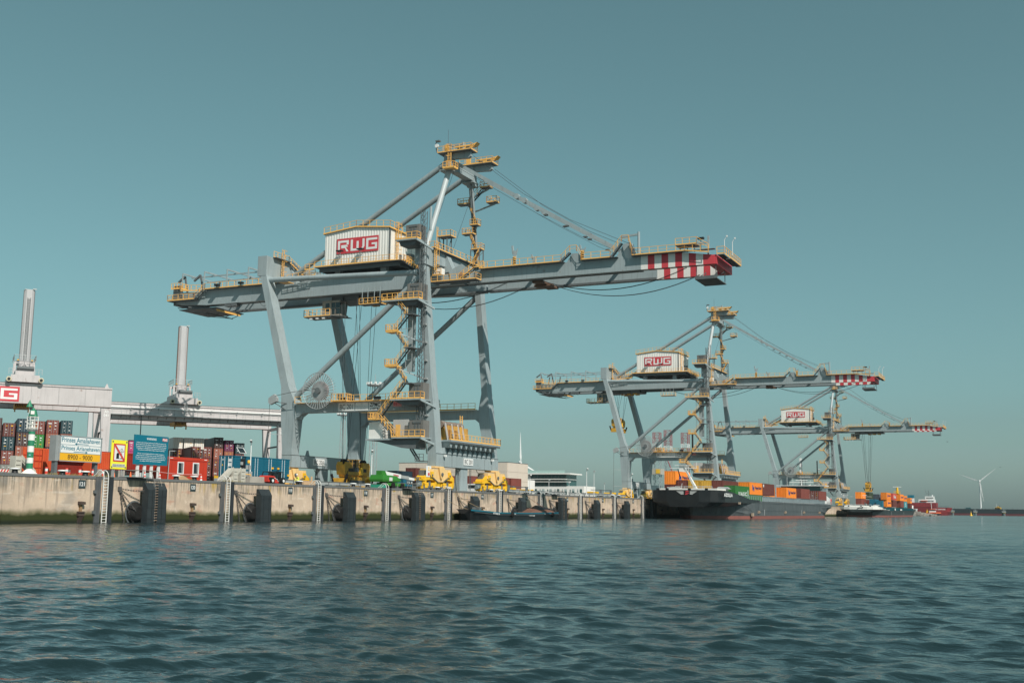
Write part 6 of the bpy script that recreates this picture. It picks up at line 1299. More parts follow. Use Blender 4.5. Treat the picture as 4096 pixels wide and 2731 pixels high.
p_ = person(411.6, 70.9, 2.8, 'person in red overalls standing on the after deck of the big black barge', top=(.62,.06,.04), trou=(.60,.055,.04)); p_.location = (411.6, 70.35, 4.6); p_.scale = (1.25,)*3
rope('mooring_rope', 'thin line down the starboard bow of the big black barge', [(278.2,69.5,5.0),(291.5,69.3,1.6)], .03, CAB)
def bc(col, x, y, z, L, W, Hh, lab, grp, doors=False, side=True): return container(col, lab, grp, (x, y, z), 0, L, W, Hh, lod=1, pitch=.40, doors=doors)
G1 = 'containers stowed on the big black barge'; W_ = 2.85; LL_ = 14.4; H_ = 3.2
def hapag(c, L, Hh, s=1., y=-.02):
    text('lettering', 'Hapag-Lloyd', mat('print_navy', (.02,.03,.12), .6, dirt=0), c, (L*.42,y,Hh*.40), (1,0,0), (0,0,1), L*.50, Hh*.30, bold=.03)
    part('logo_mark', MB().box(L*.22,L*.27,y-.02,y,Hh*.36,Hh*.78).box(L*.30,L*.35,y-.02,y,Hh*.30,Hh*.66).box(L*.24,L*.33,y-.02,y,Hh*.45,Hh*.55), mat('print_blue', (.01,.10,.33), .6, dirt=0), c)
c = bc('leaf green', 276.8, 70.05, 5.0, LL_, W_, 3.12, 'green container with big white letters on the starboard side of the black barge', G1); text('lettering', 'U A S C', WHS, c, (3.2,-.02,.7), (1,0,0), (0,0,1), 8.2, 1.0, bold=.05); part('code_print', MB().box(12.4,12.9,-.04,-.02,.3,2.2), WHS, c)
c = bc('orange', 291.3, 70.05, 6.2, LL_, W_, 3.15, 'orange container with blue lettering right behind the green one', G1); hapag(c, LL_, 3.15)
bc('leaf green', 291.3, 70.05, 3.9, LL_, W_, 2.25, 'container hidden low in the hold below the first orange one', G1)
c = bc('brown', 306.0, 70.05, 6.2, LL_, W_, 3.15, 'maroon container with a white corner plate between two orange ones', G1); part('corner_plate', MB().box(.5,1.6,-.04,-.02,2.2,2.9), WHS, c)
c = bc('orange', 336.0, 70.05, 5.75, LL_, W_, 3.15, 'second orange lettered container of the starboard row, standing lower', G1); hapag(c, LL_, 3.15)
bc('orange', 328.8, 73.3, 5.75, 7, W_, 3.1, 'narrow slice of an orange container inboard of the gap in the starboard row', G1)
c = bc('red brown', 357.4, 70.05, 5.85, LL_, W_, 3.2, 'plain maroon container behind the second orange one', G1)
c = bc('red brown', 387.2, 70.05, 5.7, LL_-.2, W_, 3.15, 'aftmost maroon container with its door end showing', G1, doors=True)
bc('red brown', 306.0, 73.2, 6.15, LL_, W_, 3.2, 'maroon container in the second row behind the starboard one', G1)
bc('brown', 276.2, 72.95, 6.15, LL_+.7, W_, H_, 'long dark maroon container above and behind the green one', G1)
bc('yellow ochre', 276.2, 75.85, 6.15, LL_, W_-.05, H_, 'mustard container right of the white mast, nearer the maroon one', G1); bc('yellow ochre', 276.2, 78.85, 6.15, LL_, W_, H_+.05, 'mustard container half hidden behind the leaning white mast', G1)
bc('brown', 276.2, 81.95, 6.15, LL_, W_, H_+.1, 'dark maroon container between the mustard one and the tall orange one', G1)
c = bc('orange', 276.2, 85.0, 8.38, LL_, W_, 3.3, 'tall standing orange container, highest on the port side of the black barge', G1); hapag(c, LL_, 3.3)
c = bc('brown', 276.2, 85.0, 5.2, LL_, W_, 3.1, 'dark maroon container under the highest orange one', G1); text('lettering', 'tex', WHS, c, (-.03,2.2,2.1), (0,-1,0), (0,0,1), .8, .5, bold=.04)
for i, x in enumerate((292, 307)): bc('brown', x, 78.9, 6.0, LL_, W_, 2.9, ('brown','maroon')[i]+' container amidships behind the front rows, '+('nearer' if i == 0 else 'farther'), G1)
# second barge
b2 = barge('cargo_barge', 'farther container barge with a white bow band and dark green hull sides', 541, 562, 79.4, 9.0, (mat('hull_dark_green', (.022,.032,.034), .5, dirt=.4, dcol=(.08,.09,.09), scale=.3, streak=.5), WH), 3.0, 4.5, TG, 3.4, 694, 4.6, 3.35, .6)
part('lower_bow_paint', MB().box(540.5,540.6,78,81,1,1.1), BK, b2); text('barge_name', 'JACOBUS', BK, b2, (546,70.28,3.5), (1,0,0), (0,0,1), 8, .7, bold=.03)
part('bow_animal_mark', MB().prism([(80.0,3.8),(79.0,4.2),(77.9,4.3),(77.3,4.6),(77.2,4.3),(77.5,3.8),(77.8,4.05),(78.7,4.0),(79.4,3.7)], 'X', 533.8, 533.9), BK, b2)
part('leaning_mast', MB().beam((556,79.2,5.2),(549,81.0,9.9),.7,.5), TG, b2); part('mast_yard', MB().tube((549,77.5,9.9),(549,83,9.9),.1,6).tube((549,75.5,9.2),(549,85,9.2),.07,6), WHS, b2); part('mast_foot', MB().box(555.4,556.6,78.6,79.6,4.9,6), WHS, b2)
part('wheelhouse', MB().box(672,684,74,82,4,8.4), WHS, b2); part('wheelhouse_window', MB().box(671.9,672,75,81,6.8,7.8), GL, b2); part('after_tank', MB().lathe([(1.5,0),(1.5,2.2)], (684,73,4), 12), WHS, b2); part('stern_boat', MB().loft([[(683,70.2,3.2),(690,70.2,3.2),(690,71.4,3.2),(683,71.4,3.2)],[(682,70,4.2),(692,70,4.4),(692,71.6,4.4),(682,71.6,4.2)]]), WHS, b2)
part('side_panel', MB().box(590,594,70.35,70.4,3.15,4.1).box(612,620,70.35,70.4,3.2,3.9), WHS, b2)
G2 = 'containers stowed on the farther barge'; L2, W2 = 15.8, 2.6
def c2(col, x, y, z, lab, L=L2, H2=3.28, hl=False):
    c = bc(col, x, y, z, L, W2, H2, lab, G2)
    if hl: hapag(c, L, H2)
    return c
c2('orange', 564.4, 70.8, 8.15, 'upper orange container of the stack nearest the bow on the farther barge', hl=True); c2('orange', 564.9, 70.8, 4.8, 'lower orange container of the stack nearest the bow on the farther barge', hl=True)
c = c2('red', 587.8, 70.8, 8.2, 'bright red container with white script on the farther barge', 14.7); text('lettering', 'K-line', WHS, c, (3.5,-.02,.8), (1,0,0), (0,0,1), 8, 1.6, bold=.04)
c2('brown', 588.6, 70.8, 4.7, 'maroon container beneath the bright red one', 15.2); c2('orange', 581, 73.6, 4.0, 'short orange container low between two stacks', 6.5, 3.0, hl=True)
c2('orange', 617.1, 70.8, 8.15, 'orange container on top of the third stack of the farther barge', hl=True); c2('red brown', 618, 70.8, 4.75, 'maroon container below the third stack top', 14.8)
c2('orange', 633.2, 70.8, 8.0, 'orange container on top of a pale teal one', 14.8, 2.95, hl=True); c = c2('teal', 633.2, 70.8, 4.6, 'pale teal container with a white emblem', 14.8, 3.3); text('lettering', 'S', WHS, c, (6,-.02,.7), (1,0,0), (0,0,1), 3, 1.9, bold=.05)
c2('orange', 662.4, 70.8, 7.25, 'short orange container on the aftmost stack of the farther barge', 8.4, 2.9, hl=True); c2('brown', 662.4, 70.8, 4.3, 'short maroon container on the aftmost stack bottom', 8.4, 2.9)
c2('orange', 545, 79.5, 8.3, 'orange container on the port side near the bow mast of the farther barge', 14, 2.95); c2('red brown', 545, 79.4, 5.4, 'maroon container on the port side beneath the orange one by the mast', 14, 2.8)
c2('dark green', 571.3, 79.6, 8.55, 'dark green container gripped by the far yellow spreader', 13, 3.0)
c2('slate', 590, 78.0, 8.0, 'dark slate container behind the hanging green one', 13, 3.0); c2('orange', 603.5, 77.4, 7.6, 'orange slice behind the slate container', 12, 2.9)
c2('red brown', 560, 76.9, 5.0, 'low red container inside the dark hold opening', 5, 2.9); c2('blue', 551, 74.2, 4.9, 'teal blue container in the second row near the bow', 12, 3.2); c2('blue', 548, 70.9, 4.2, 'teal blue container on the starboard side just behind the white bow', 6.4, 3.2)
c2('slate', 575, 76.2, 4.8, 'dark container deep amidships under the spreader', 12, 3.0); c2('brown', 604, 76.2, 4.8, 'brown container deep amidships behind the red one', 12, 3.0)
t = thing('yellow_kingpost', 'tall yellow mast with a radar bar behind the farther barge containers', 'mast', (668, 78, 4)); part('post', MB().tube((0,0,0),(0,0,8.4),1.0,10,.9).tube((0,0,8.4),(0,0,11.9),.75,10,.55), YB, t, True); part('radar_bar', MB().box(-.2,.2,-2.2,2.2,12.1,12.4), WHS, t); part('platform', MB().box(-1.4,1.4,-1.6,1.6,8.5,8.7), YB, t); part('platform_rail', MB().rail([(-1.4,-1.6,8.7),(-1.4,1.6,8.7)],1.2,.08,1), YB, t)
# small work barge
wb = thing('work_barge', 'small black flat work barge with a teal stripe moored at the quay', 'work boat')
def wsec(X, h0, h1, zb, zt): return [(X, 87.6-h1*1.0, zt), (X, 87.6-h0, zb), (X, 87.6+h0, zb), (X, 87.6+h1, zt)]
part('hull', MB().loft([wsec(167.3,.3,1.3,1.0,1.75), wsec(168.2,.8,1.5,-.3,1.72), wsec(170.5,1.0,1.6,-.5,1.55), wsec(176,1.55,1.7,-.5,1.2), wsec(190,1.6,1.7,-.5,1.15), wsec(203,1.6,1.7,-.5,1.3), wsec(203.6,1.5,1.7,.2,1.35)]), HB, wb)
part('teal_stripe', MB().loft([[(X,y,z),(X,y-.02,z),(X,y-.02,z-.22),(X,y,z-.22)] for X, y, z in ((167.4,86.2,1.72),(168.3,86.05,1.66),(172.5,85.95,1.52),(177,85.86,1.28),(190,85.86,1.22),(203.4,85.88,1.34))]), mat('stripe_teal', (.01,.13,.19), .5, dirt=.4, scale=1), wb)
part('rub_rail', MB().path([(168.2,85.95,1.3),(177,85.8,.85),(190,85.8,.82),(203.5,85.8,.95)], .07, 6), HG, wb)
part('deck_load', MB().loft([[(191,86.2,1.2),(202.6,86.2,1.3),(202.6,89,1.3),(191,89,1.2)],[(193,86.6,1.55),(201.5,86.4,1.6),(201,88.7,2.3),(194,88.6,1.9)]]), mat('load_rust', (.16,.08,.055), .9, dirt=.6, scale=2, bump=.5), wb); part('tarpaulin', MB().loft([[(195.5,87,1.6),(202.8,87,1.5),(202.8,89.1,1.5),(195.5,89.1,1.6)],[(198,87.4,2.2),(202.4,87.2,2.0),(202.2,89,2.5),(199,88.8,2.6)]]), BK, wb)
for x in (182.3, 200.2): part('tyre', MB().lathe([(.25,-.12),(.42,-.15),(.48,0),(.42,.15),(.25,.12)], (x,85.7,.85), 14, 'Y'), RUBC, wb, True)
text('boat_name', 'ATTACK III', WHS, wb, (174.6,85.66,.98), (1,.02,-.06), (0,0,1), 2.6, .3, bold=.03); text('owner_name', 'PAANSE', WHS, wb, (189.5,85.78,.62), (1,0,0), (0,0,1), 2.6, .26, bold=.03)
part('bollard_pair', MB().tube((169.6,87,1.5),(169.6,87,2.1),.15,8).tube((170.2,87,1.5),(170.2,87,2.1),.15,8).box(171.5,172.4,86.8,87.8,1.5,2.1), CRD, wb); part('rope_heap', MB().lathe([(.6,0),(.4,.3)], (176.8,87.2,1.2), 12), ROPE, wb); part('white_mark', MB().box(183.4,183.9,85.78,85.82,.95,1.05).box(196.6,197.1,85.78,85.82,.98,1.08), WHS, wb)
# ------------------------------------------------------------------ buildings behind the quay
TAN = mat('warehouse_panel', (.62,.54,.46), .7, dirt=.15, scale=.1, streak=.2); OFW = mat('office_render', (.76,.75,.72), .6, dirt=.08, scale=.2)
t = thing('warehouse', 'big windowless pale warehouse with flat panels behind the nearest crane', 'warehouse')
X0, X1, Y0, Y1, ZT = 420, 440, 200, 251, 20.4
part('wall', MB().box(X0,X1,Y0,Y1,Q,ZT), TAN, t); part('parapet', MB().box(X0-.15,X1+.15,Y0-.15,Y1+.15,ZT,ZT+.25), CRD, t)
zs = [Q,9,13,16.7,ZT]; 
for j in range(4):
    for i in range(6): part('wall_panel', MB().box(0,.12,0,51/6-.12,0,zs[j+1]-zs[j]-.1), TAN, t, key='wpn%g' % (zs[j+1]-zs[j]), loc=(X0-.13,Y0+i*8.5+.06,zs[j]+.05))
    for i in range(2): part('wall_panel', MB().box(0,9.88,0,.12,0,zs[j+1]-zs[j]-.1), TAN, t, key='wps%g' % (zs[j+1]-zs[j]), loc=(X0+i*10+.06,Y0-.13,zs[j]+.05))
part('downpipe', MB().tube((X0-.4,221,Q),(X0-.4,221,ZT),.15,6).tube((X0-.4,234,Q),(X0-.4,234,ZT),.15,6), WHS, t); part('dark_door', MB().box(X0+1,X0+4,Y0-.2,Y0-.13,Q,9), BK, t); part('annex', MB().box(X1+.2,X1+12,Y0+2,Y0+14,Q,14), OFW, t)
t = thing('office_building', 'white office block with green glass storeys and long white canopies', 'office'); XO = 480
part('low_block', MB().box(XO,XO+14,190.3,222,Q,12.2), OFW, t); part('glass_storey', MB().box(XO+.8,XO+13,199.2,222,12.2,15.1), GLG, t); part('glass_storey', MB().box(XO+.8,XO+13,199.2,222,15.6,17.6), GLG, t)
part('canopy', MB().box(XO-1.8,XO+13,196.4,222,17.5,18.0), OFW, t); part('canopy', MB().box(XO-1.2,XO+.8,197.0,217.6,14.0,14.25), OFW, t); part('canopy', MB().box(XO-1.2,XO+.8,198.5,217.6,15.2,15.5), OFW, t); part('roof_slab', MB().box(XO+.6,XO+13,199,222,15.1,15.55), OFW, t)
for i in range(13):
    y = 199.5+i*1.75; part('glass_balustrade', MB().box(0,.06,0,1.65,0,1.25), mat('glass_mint', (.35,.50,.47), .2, dirt=0), t, key='bal', loc=(XO-.6,y,18.05)); part('mullion', MB().box(0,.08,0,.12,0,5.3), CRD, t, key='mul', loc=(XO+.72,y,12.2))
for i in range(17):
    y = 191.2+i*1.85; n_ = i % 2; w_ = .45 if n_ else 1.15; f_ = part('window', MB().box(-.05,.06,0,w_,0,2.5 if not n_ else 2.3), GLG, t, key='ow%d' % n_, loc=(XO-.0,y,8.4)); part('window_head', MB().box(-.08,-.05,0,w_,1.5,2.5), mat('blind_grey', (.35,.42,.42), .6), f_, key='wh%d' % n_) if i % 3 else None
part('roof_plant', MB().box(XO+3,XO+6,206,209,18,19.2), GLV, t); part('mast', MB().tube((XO,212.5,18),(XO,212.5,21.6),.08,5), GLV, t); part('plain_wall', MB().box(XO+.5,XO+14,217.5,222,12.2,17.4), OFW, t)
GY = 'containers parked by the warehouse'
container('red brown', 'maroon container on a trailer in front of the warehouse corner, left one', GY, (278.0,135,7.3), 0, 6.8, 2.6, 2.9, doors=False); container('red brown', 'maroon container on a trailer in front of the warehouse corner, right one', GY, (286,135,7.3), 0, 6.8, 2.6, 2.9, doors=False)
container('red brown', 'maroon container seen between the second bogie and its guide post', GY, (262,135,7.3), 0, 12.2, 2.6, 2.8, doors=False); container('red brown', 'maroon container seen left of the first waterside guide post', GY, (245,135,7.0), 0, 12.2, 2.6, 2.8, doors=False)
c = container('dark blue', 'blue container with white lettering behind the boom lift arm, upper', GY, (208.5,125,8.0), 0, 6.4, 2.5, 1.55, doors=False); c = container('blue', 'blue container behind the boom lift arm, lower', GY, (208.5,125,6.4), 0, 6.4, 2.5, 1.55, doors=False); text('lettering', 'CMA CGM', WHS, c, (4.3,-.03,.5), (1,0,0), (0,0,1), 2.0, .5, bold=.04)
container('brown', 'dark maroon container standing high left of the first waterside bogie', GY, (215.3,124.5,7.4), 0, 6.1, 2.5, 3.0, doors=False); t = thing('container_rack', 'dark rack carrying the containers behind the boom lift', 'rack', (208, 125.3, Q)); part('frame', MB().box(0,13.5,0,2,1.2,1.55).box(0,.4,0,2,0,1.2).box(6,6.4,0,2,0,1.2).box(13,13.4,0,2,0,1.2).box(7.3,13.3,0,2,1.55,2.6), CRD, t)
# floodlight masts
def flood(x, y, z, lab, w_=1.3):
    t = thing('floodlight_mast', lab, 'floodlight mast', (x, y, Q), 0, 'tall lattice floodlight masts'); h = z-Q; b = MB()
    for sx in (-1,1):
        for sy in (-1,1): b.beam((sx*w_,sy*w_,0),(sx*w_*.6,sy*w_*.6,h),.22)
    n = int(h/3)
    for i in range(n):
        f0, f1 = 1-.4*i/n, 1-.4*(i+1)/n; z0, z1 = h*i/n, h*(i+1)/n
        b.beam((-w_*f0,-w_*f0,z0),(w_*f1,-w_*f1,z1),.11).beam((-w_*f0,-w_*f0,z0),(-w_*f1,w_*f1,z1),.11).beam((-w_*f1,-w_*f1,z1),(w_*f1,-w_*f1,z1),.09)
    part('lattice', b, GLV, t); part('lamp_ring', MB().lathe([(3.2,h-.3),(3.4,h),(3.2,h+.3)], n=14), GLV, t)
    for i in range(10): a = i*.628; part('lamp', MB().box(-.45,.45,-.3,.3,0,.9), WHS, t, key='flamp', loc=(3.2*math.cos(a),3.2*math.sin(a),h+.3))
    part('top_spike', MB().tube((0,0,h),(0,0,h+4.5),.12,5), GLV, t)
flood(398.75, 250.8, 51.5, 'tall lattice floodlight mast right of the hoist ropes of the nearest crane'); flood(504, 336, 49.5, 'lattice floodlight mast seen through the portal of the nearest crane'); 
t = thing('antenna_mast', 'slim lattice antenna mast seen through the far crane', 'mast', (709, 138.6, 3)); b = MB()
for sx, sy in ((-.7,-.7),(.7,-.7),(.7,.7),(-.7,.7)): b.beam((sx,sy,0),(sx*.7,sy*.7,30),.25)
for i in range(12): b.beam((-.7,-.7,i*2.5),(.7,-.7,i*2.5+2.5),.15).beam((-.7,.7,i*2.5),(-.7,-.7,i*2.5+2.5),.15)
part('lattice', b, CRD, t)
for z in (22, 26, 29): part('aerial', MB().box(-1.8,-1.2,-.4,.4,z,z+2.4).box(1.2,1.8,-.4,.4,z,z+2.4), WHS, t)
part('whip', MB().tube((0,0,30),(0,0,37),.12,5), GLV, t)
# small grey building with domed mast between the two barges
t = thing('radar_hut', 'grey hut with a mast carrying white radar domes between the two barges', 'hut', (600, 112, Q)); part('hut', MB().box(0,14,0,7,0,6.5), mat('hut_grey', (.16,.17,.18), .6, dirt=.2), t); part('side_room', MB().box(0,8,-4,0,0,5.0), OFW, t)
b = MB()
for x, y in ((0,3),(2,3),(2,5),(0,5)): b.beam((x,y,6.5),(x*.6+.4,y*.6+1.6,15),.18)
for z in (9, 11, 13): b.box(-1,3,2.0,6,z,z+.15)
part('mast', b, GLV, t)
for x, y, z in ((0,2.4,13.8),(1,6.0,13.2),(2,1.5,9.3),(1,6.3,9.6)): part('radar_dome', MB().lathe([(.5,0),(.95,.5),(.95,1.1),(.5,1.7)], (x,y,z), 10), WHS, t, True)
# jack-up rig
t = thing('jack_up_rig', 'distant jack-up rig with red and white lattice legs behind the middle crane', 'oil rig'); RW = mat('leg_red', (.32,.09,.10), .6, dirt=.2); RG = mat('rig_grey', (.30,.36,.37), .6, dirt=.3)
for i, (x, y, zt_) in enumerate(((768,249.5,55.8),(800,251.5,59.5),(776,231.4,55.7))):
    for (z0, z1, m_) in ((4,40,RG),(40,45,RW),(45,48,WHS),(48,zt_,RW)):
        b = MB(); w_ = 2.3; pts = [(x-w_,y-w_),(x+w_,y-w_),(x+w_,y+w_),(x-w_,y+w_)]
        for p in pts: b.beam((*p,z0),(*p,z1),.38)
        n = max(1, round((z1-z0)/4.5))
        for k in range(n):
            za, zb_ = z0+(z1-z0)*k/n, z0+(z1-z0)*(k+1)/n
            for a in range(4): p, q = pts[a], pts[(a+1)%4]; b.beam((*p,za),(*q,zb_),.17).beam((*q,za),(*p,zb_),.17).beam((*p,zb_),(*q,zb_),.18)
        part('rig_leg', b, m_, t)
part('jack_house', MB().box(763.5,772,245.5,253.5,26.5,30.5), mat('jack_tan', (.42,.40,.34), .6), t); part('jack_house_sign', MB().box(763.3,763.5,246,249,27.2,30), YB, t)
part('rig_hull', MB().box(760,806,226,256,1.0,12.0), RG, t); part('deck_block', MB().box(764,775,248,257,12,19), mat('rig_dark', (.09,.14,.15), .6), t); part('rig_crane_boom', MB().beam((770,244,40),(776,240,26),.5), RW, t)
# wind turbines
def turbine(x, y, hub, rot, yaw, lab, blade=53):
    t = thing('wind_turbine', lab, 'wind turbine', (x, y, 0), yaw, 'white wind turbines on the skyline'); part('tower', MB().tube((0,0,0),(0,0,hub-1.5),2.5,16,1.5), WHS, t, True)
    part('nacelle', MB().box(-1.5,8.5,-1.9,1.9,hub-2,hub+2.2).box(5,8,-1.6,1.6,hub+2.2,hub+4.0), WHS, t); part('hub', MB().lathe([(.5,-5.0),(1.9,-4.0),(2.1,-1.8)], (0,0,hub), 14, 'X'), WHS, t, True)
    for k in range(3):
        a = rot+k*2*math.pi/3; S = []
        for r_, c_, th in ((1.5,.8,.8),(6,.9,.6),(11,1.6,.45),(25,1.0,.28),(40,.6,.16),(blade,.15,.05)):
            d = Vector((0,-math.cos(a),math.sin(a))); q = Vector((0,math.sin(a),math.cos(a))); p = Vector((-3.2,0,hub))+d*r_
            S.append([tuple(p-q*c_*.8-Vector((th,0,0))), tuple(p+q*c_*1.2-Vector((th*.3,0,0))), tuple(p+q*c_*1.2+Vector((th*.3,0,0))), tuple(p-q*c_*.8+Vector((th,0,0)))])
        part('blade', MB().loft(S), WHS, t)
turbine(3215, 170, 85.5, R(159), R(-4), 'white wind turbine on the right horizon above the dark barges'); turbine(1824, 843, 80.5, R(91.5), R(38), 'white wind turbine half hidden behind the pale warehouse', 54)
# breakwater
rk = MB(); rg = random.Random(11)
for i in range(420):
    y = 74+rg.random()**.8*62; hh = min(4.2, .3+(y-74)*.20)*(.6+.4*rg.random()); x = 842+rg.uniform(-9,9); z = max(-.2, hh*(1-abs(x-842)/10)); s = rg.uniform(.7,1.7); c_ = [rg.uniform(.6,1.15) for _ in range(8)]
    rk.add([(x+dx*s*c_[k], y+dy*s*c_[(k+3)%8], z+dz*s*.7*c_[(k+5)%8]) for k, (dx,dy,dz) in enumerate([(-1,-1,-1),(1,-1,-1),(1,1,-1),(-1,1,-1),(-1,-1,1),(1,-1,1),(1,1,1),(-1,1,1)])], [(0,3,2,1),(4,5,6,7),(0,1,5,4),(1,2,6,5),(2,3,7,6),(3,0,4,7)])
tag(part('rock_breakwater', rk, mat('breakwater_rock', (.34,.31,.28), .9, dirt=.5, scale=.3)), 'low grey rock breakwater right of the farther barge stern', 'breakwater', kind='stuff')
part('breakwater_core', MB().prism([(833,-1),(851,-1),(845,3),(839,3)], 'Y', 95, 140).prism([(835,-1),(849,-1),(843,1),(841,1)], 'Y', 78, 95), MATS['breakwater_rock'], bpy.data.objects['rock_breakwater'])
# tanker
TRD = mat('tanker_red', (.24,.018,.022), .5, dirt=.3, scale=.1, streak=.2); t = thing('tanker_ship', 'dark red tanker with a white bridge behind the farther barge stern', 'ship')
part('hull', MB().loft([[(1372+a,190,z),(1396-a,190,z),(1396-a,122,z),(1391-a,108,z),(1384,103+b,z),(1377+a,108,z),(1372+a,122,z)] for z, a, b in ((-2,2,6),(4,.5,2),(8.4,0,0))]), TRD, t)
part('raised_hull', MB().box(1374,1394,119,190,8.4,13.8).box(1373.5,1374,119,190,9.0,9.4), TRD, t); part('bridge_house', MB().box(1376,1392,121,138,13.8,17.5).box(1377,1391,122,131,17.5,21), WHS, t)
for z in (15, 18.6): part('window_strip', MB().box(1375.9,1376,122,137 if z<16 else 130,z,z+.9), GL, t)
part('lifeboat', MB().loft([[(1374.5,129,15),(1376,129,15),(1376,135,15),(1374.5,135,15)],[(1374,128.4,16.2),(1376,128.4,16.2),(1376,135.6,16.2),(1374,135.6,16.2)]]), ORC, t); part('radar_mast', MB().beam((1380,127.5,21),(1380,127.5,27.5),.5).beam((1380,125,24),(1380,130,24),.4).beam((1380,130,24.3),(1380,130.6,28),.3), CRD, t); part('radar_dome', MB().lathe([(.6,0),(.9,.6),(.5,1.4)], (1380,123.5,21), 10), WHS, t, True)
part('funnel', MB().box(1378,1386,143.5,149.5,13.8,21.5), WHS, t); part('funnel_cap', MB().box(1377.8,1386.2,143.3,149.7,19.0,22.3), TEAL, t); text('funnel_mark', '7', RD, t, (1377.9,147.6,16), (0,-1,0), (0,0,1), 2.4, 2.6, bold=.03)
pp = MB()
for i in range(9): y = 107+i*2.3; pp.beam((1376,y,8.4),(1376,y,9.8+.8*(i%2)),.35)
pp.beam((1376,104.5,9.4),(1376,128,9.4),.3); part('deck_pipe', pp, CRD, t, kind='stuff'); text('ship_name', 'PACIFIC SAPPHIRE', WHS, t, (1371.8,124.5,5.8), (0,-1,0), (0,0,1), 15, 1.3, bold=.03)
# pilot boat
t = thing('pilot_boat', 'small orange and white boat with a tall white mast in front of the tanker', 'boat'); ORP = mat('boat_orange', (.70,.12,.04), .5, dirt=.1)
part('hull', MB().loft([[(1288+a,128,z),(1294-a,128,z),(1294-a,112,z),(1291,107.5+b,z),(1288+a,112,z)] for z, a, b in ((-1,1.0,3),(.9,0,.5),(1.9,0,0))]), HB, t); part('rail_band', MB().box(1287.9,1294.1,112,128,1.9,2.3), ORP, t); part('bow_band', MB().loft([[(1288,118,z),(1294,118,z),(1294,112,z),(1291,107.4,z),(1288,112,z)] for z in (1.9,3.1)]), ORP, t)
part('cabin', MB().box(1288.8,1293,112.5,119,2.3,4.6), WHS, t); part('wheelhouse', MB().box(1289,1292.8,113.4,117.6,4.6,5.8), GL, t); part('wheelhouse_roof', MB().box(1288.7,1293.1,113.1,118,5.8,6.5), ORP, t); part('mast', MB().beam((1291,116.6,6.5),(1291,117.1,15.6),.45).beam((1291,115.6,15.2),(1291,118.4,15.2),.25), WHS, t); part('deck_crane', MB().beam((1291,121,2.3),(1291,121.2,6),.6).box(1290.4,1291.6,120,122,2.3,4.4), YB, t); part('stay', MB().tube((1291,117,13),(1291,109.5,5.5),.08,4), CAB, t)
# dark barges and dolphins
DB = mat('far_hull_dark', (.010,.020,.026), .5, dirt=.3, dcol=(.01,.05,.055), scale=.05); DR = mat('far_hull_red', (.13,.018,.022), .6, dirt=.4, scale=.1)
def far_hull(y0, y1, lab, bow):
    t = thing('moored_hull', lab, 'barge', (0,0,0), 0, 'dark hulls moored in a row on the right horizon')
    part('hull', MB().loft([[(1598,y1,z),(1616,y1,z),(1616,y0+bow,z),(1607,y0-a,z),(1598,y0+bow,z)] for z, a in ((2.6,0),(8.2,1.5))]), DB, t); part('boot_top', MB().loft([[(1598.1,y1,z),(1616,y1,z),(1616,y0+bow,z),(1607,y0+1.2,z),(1598.1,y0+bow,z)] for z in (-1,2.6)]), DR, t)
    for i in range(7): yy = y0+3+(y1-y0-6)*i/6; part('deck_fitting', MB().box(1599,1600,yy,yy+.5,8.2,9.0+.5*(i%3)), CRD, t)
    part('deck_house', MB().box(1600,1606,y0+4,y0+10,8.2,10.0), mat('far_teal', (.01,.09,.10), .5), t); return t
far_hull(93, 123, 'dark teal hull moored right beside the tanker bow', 5); far_hull(58, 91, 'dark hull below the wind turbine, with a yellow deck cabin at its right end', 3); far_hull(14, 56, 'dark teal hull cut by the right picture edge', 5)
t = thing('deck_cabin', 'yellow cabin standing on the dark hull right of the wind turbine', 'cabin', (1600, 60.5, 8.2)); part('body', MB().box(0,4,0,7.5,0,2.2).box(.5,3.5,2.5,5,2.2,3.6), YB, t); part('window', MB().box(-.05,0,3,4.5,2.4,3.2), GL, t); part('aerial', MB().tube((1,5.5,2.2),(1,5.5,7),.12,5), WHS, t); part('vent', MB().tube((1,1.6,2.2),(1,1.6,4.6),.6,8), CRD, t)
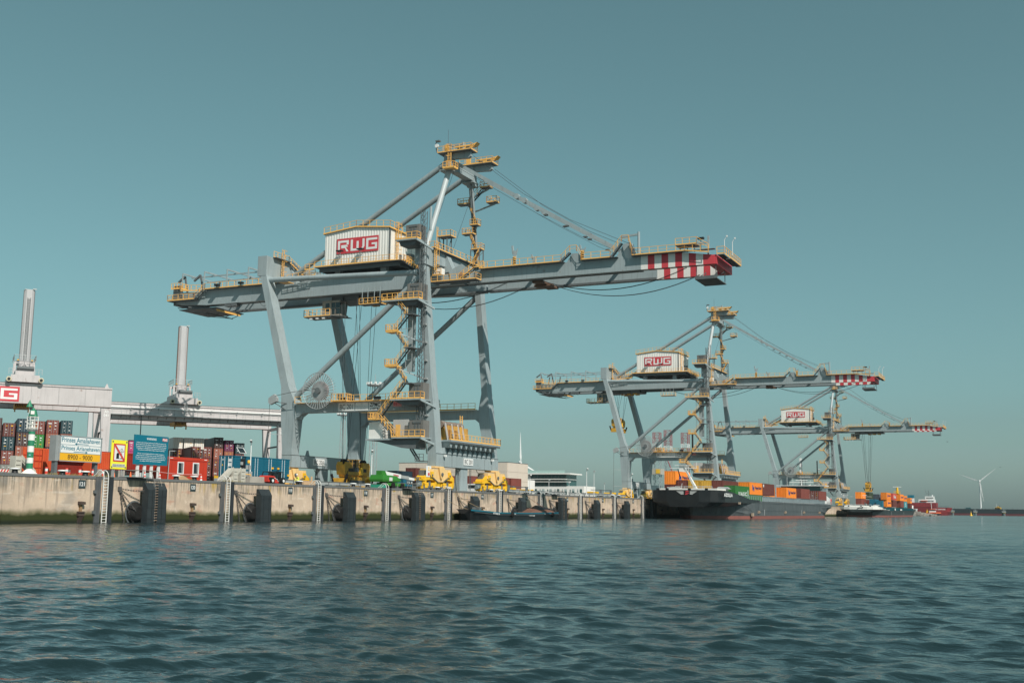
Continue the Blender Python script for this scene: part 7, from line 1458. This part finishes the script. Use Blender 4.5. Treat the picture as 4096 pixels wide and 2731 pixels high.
for y, lb in ((117,'mooring dolphin by the tanker bow'),(90,'mooring dolphin left of the yellow buoy'),(56.5,'mooring dolphin below the yellow deck cabin')):
    t = thing('mooring_dolphin', lb, 'dolphin', (1575, y, 0), 0, 'mooring dolphins in front of the dark hulls'); part('pile', MB().tube((0,0,-2),(0,0,4.2),1.6,12), CRD, t, True); part('yellow_band', MB().tube((0,0,3.2),(0,0,4.2),1.7,12), YB, t, True); part('top_platform', MB().box(-2.2,2.2,-2.2,2.2,4.2,4.7), WHS, t); part('platform_frame', MB().rail([(-2.2,-2.2,4.7),(-2.2,2.2,4.7)],1.6,.15,1.4).beam((-1,0,4.7),(-1,.4,8.2),.35), GLV, t)
t = thing('navigation_buoy', 'small yellow navigation buoy in front of the dark hulls', 'buoy', (1290, 78, 0)); part('float', MB().lathe([(1.4,-.5),(1.5,.3),(1.0,.8)], n=12), YB, t, True); part('frame', MB().lathe([(.9,.8),(.5,2.8),(.3,3.2)], n=8), YB, t); part('topmark', MB().tube((0,0,3.2),(0,0,4.8),.12,6), YB, t)
# gulls
for i, (x, y, z) in enumerate(((620,55,48),(500,38,31),(330,160,9.5),(540,20,22))):
    t = thing('gull', ('distant gull above the far crane boom','distant gull left of the wind turbine','pale gull flying low through the far crane portal','tiny gull high over the right horizon')[i], 'bird', (x, y, z), i*1.3, 'gulls in the air')
    part('body', MB().loft([[(-.3,-.02,0),(-.3,.02,0),(-.3,.02,.03),(-.3,-.02,.03)],[(0,-.09,-.06),(0,.09,-.06),(0,.09,.09),(0,-.09,.09)],[(.32,-.03,0),(.32,.03,0),(.32,.03,.06),(.32,-.03,.06)]]), CRD, t)
    for s in (-1, 1): part('wing', MB().loft([[(-.1,s*.05,.05),(.14,s*.05,.05),(.14,s*.05,.08),(-.1,s*.05,.08)],[(-.05,s*.5,.24),(.12,s*.5,.24),(.12,s*.5,.26),(-.05,s*.5,.26)],[(-.12,s*1.0,.12),(-.06,s*1.0,.12),(-.06,s*1.0,.13),(-.12,s*1.0,.13)]]), CRD, t)
# ------------------------------------------------------------------ harbour haze
hz = MB().box(-350, 3500, -500, 1400, -2.6, 150)
hm = bpy.data.materials.new('thin_sea_haze'); hm.use_nodes = True; hm.node_tree.nodes.clear()
ho = hm.node_tree.nodes.new('ShaderNodeOutputMaterial'); hv = hm.node_tree.nodes.new('ShaderNodeVolumePrincipled')
hv.inputs['Color'].default_value = (.80, .90, .93, 1); hv.inputs['Density'].default_value = .00006; hv.inputs['Anisotropy'].default_value = .2
hm.node_tree.links.new(hv.outputs[0], ho.inputs['Volume'])
tag(part('haze', hz, hm), kind='stuff')
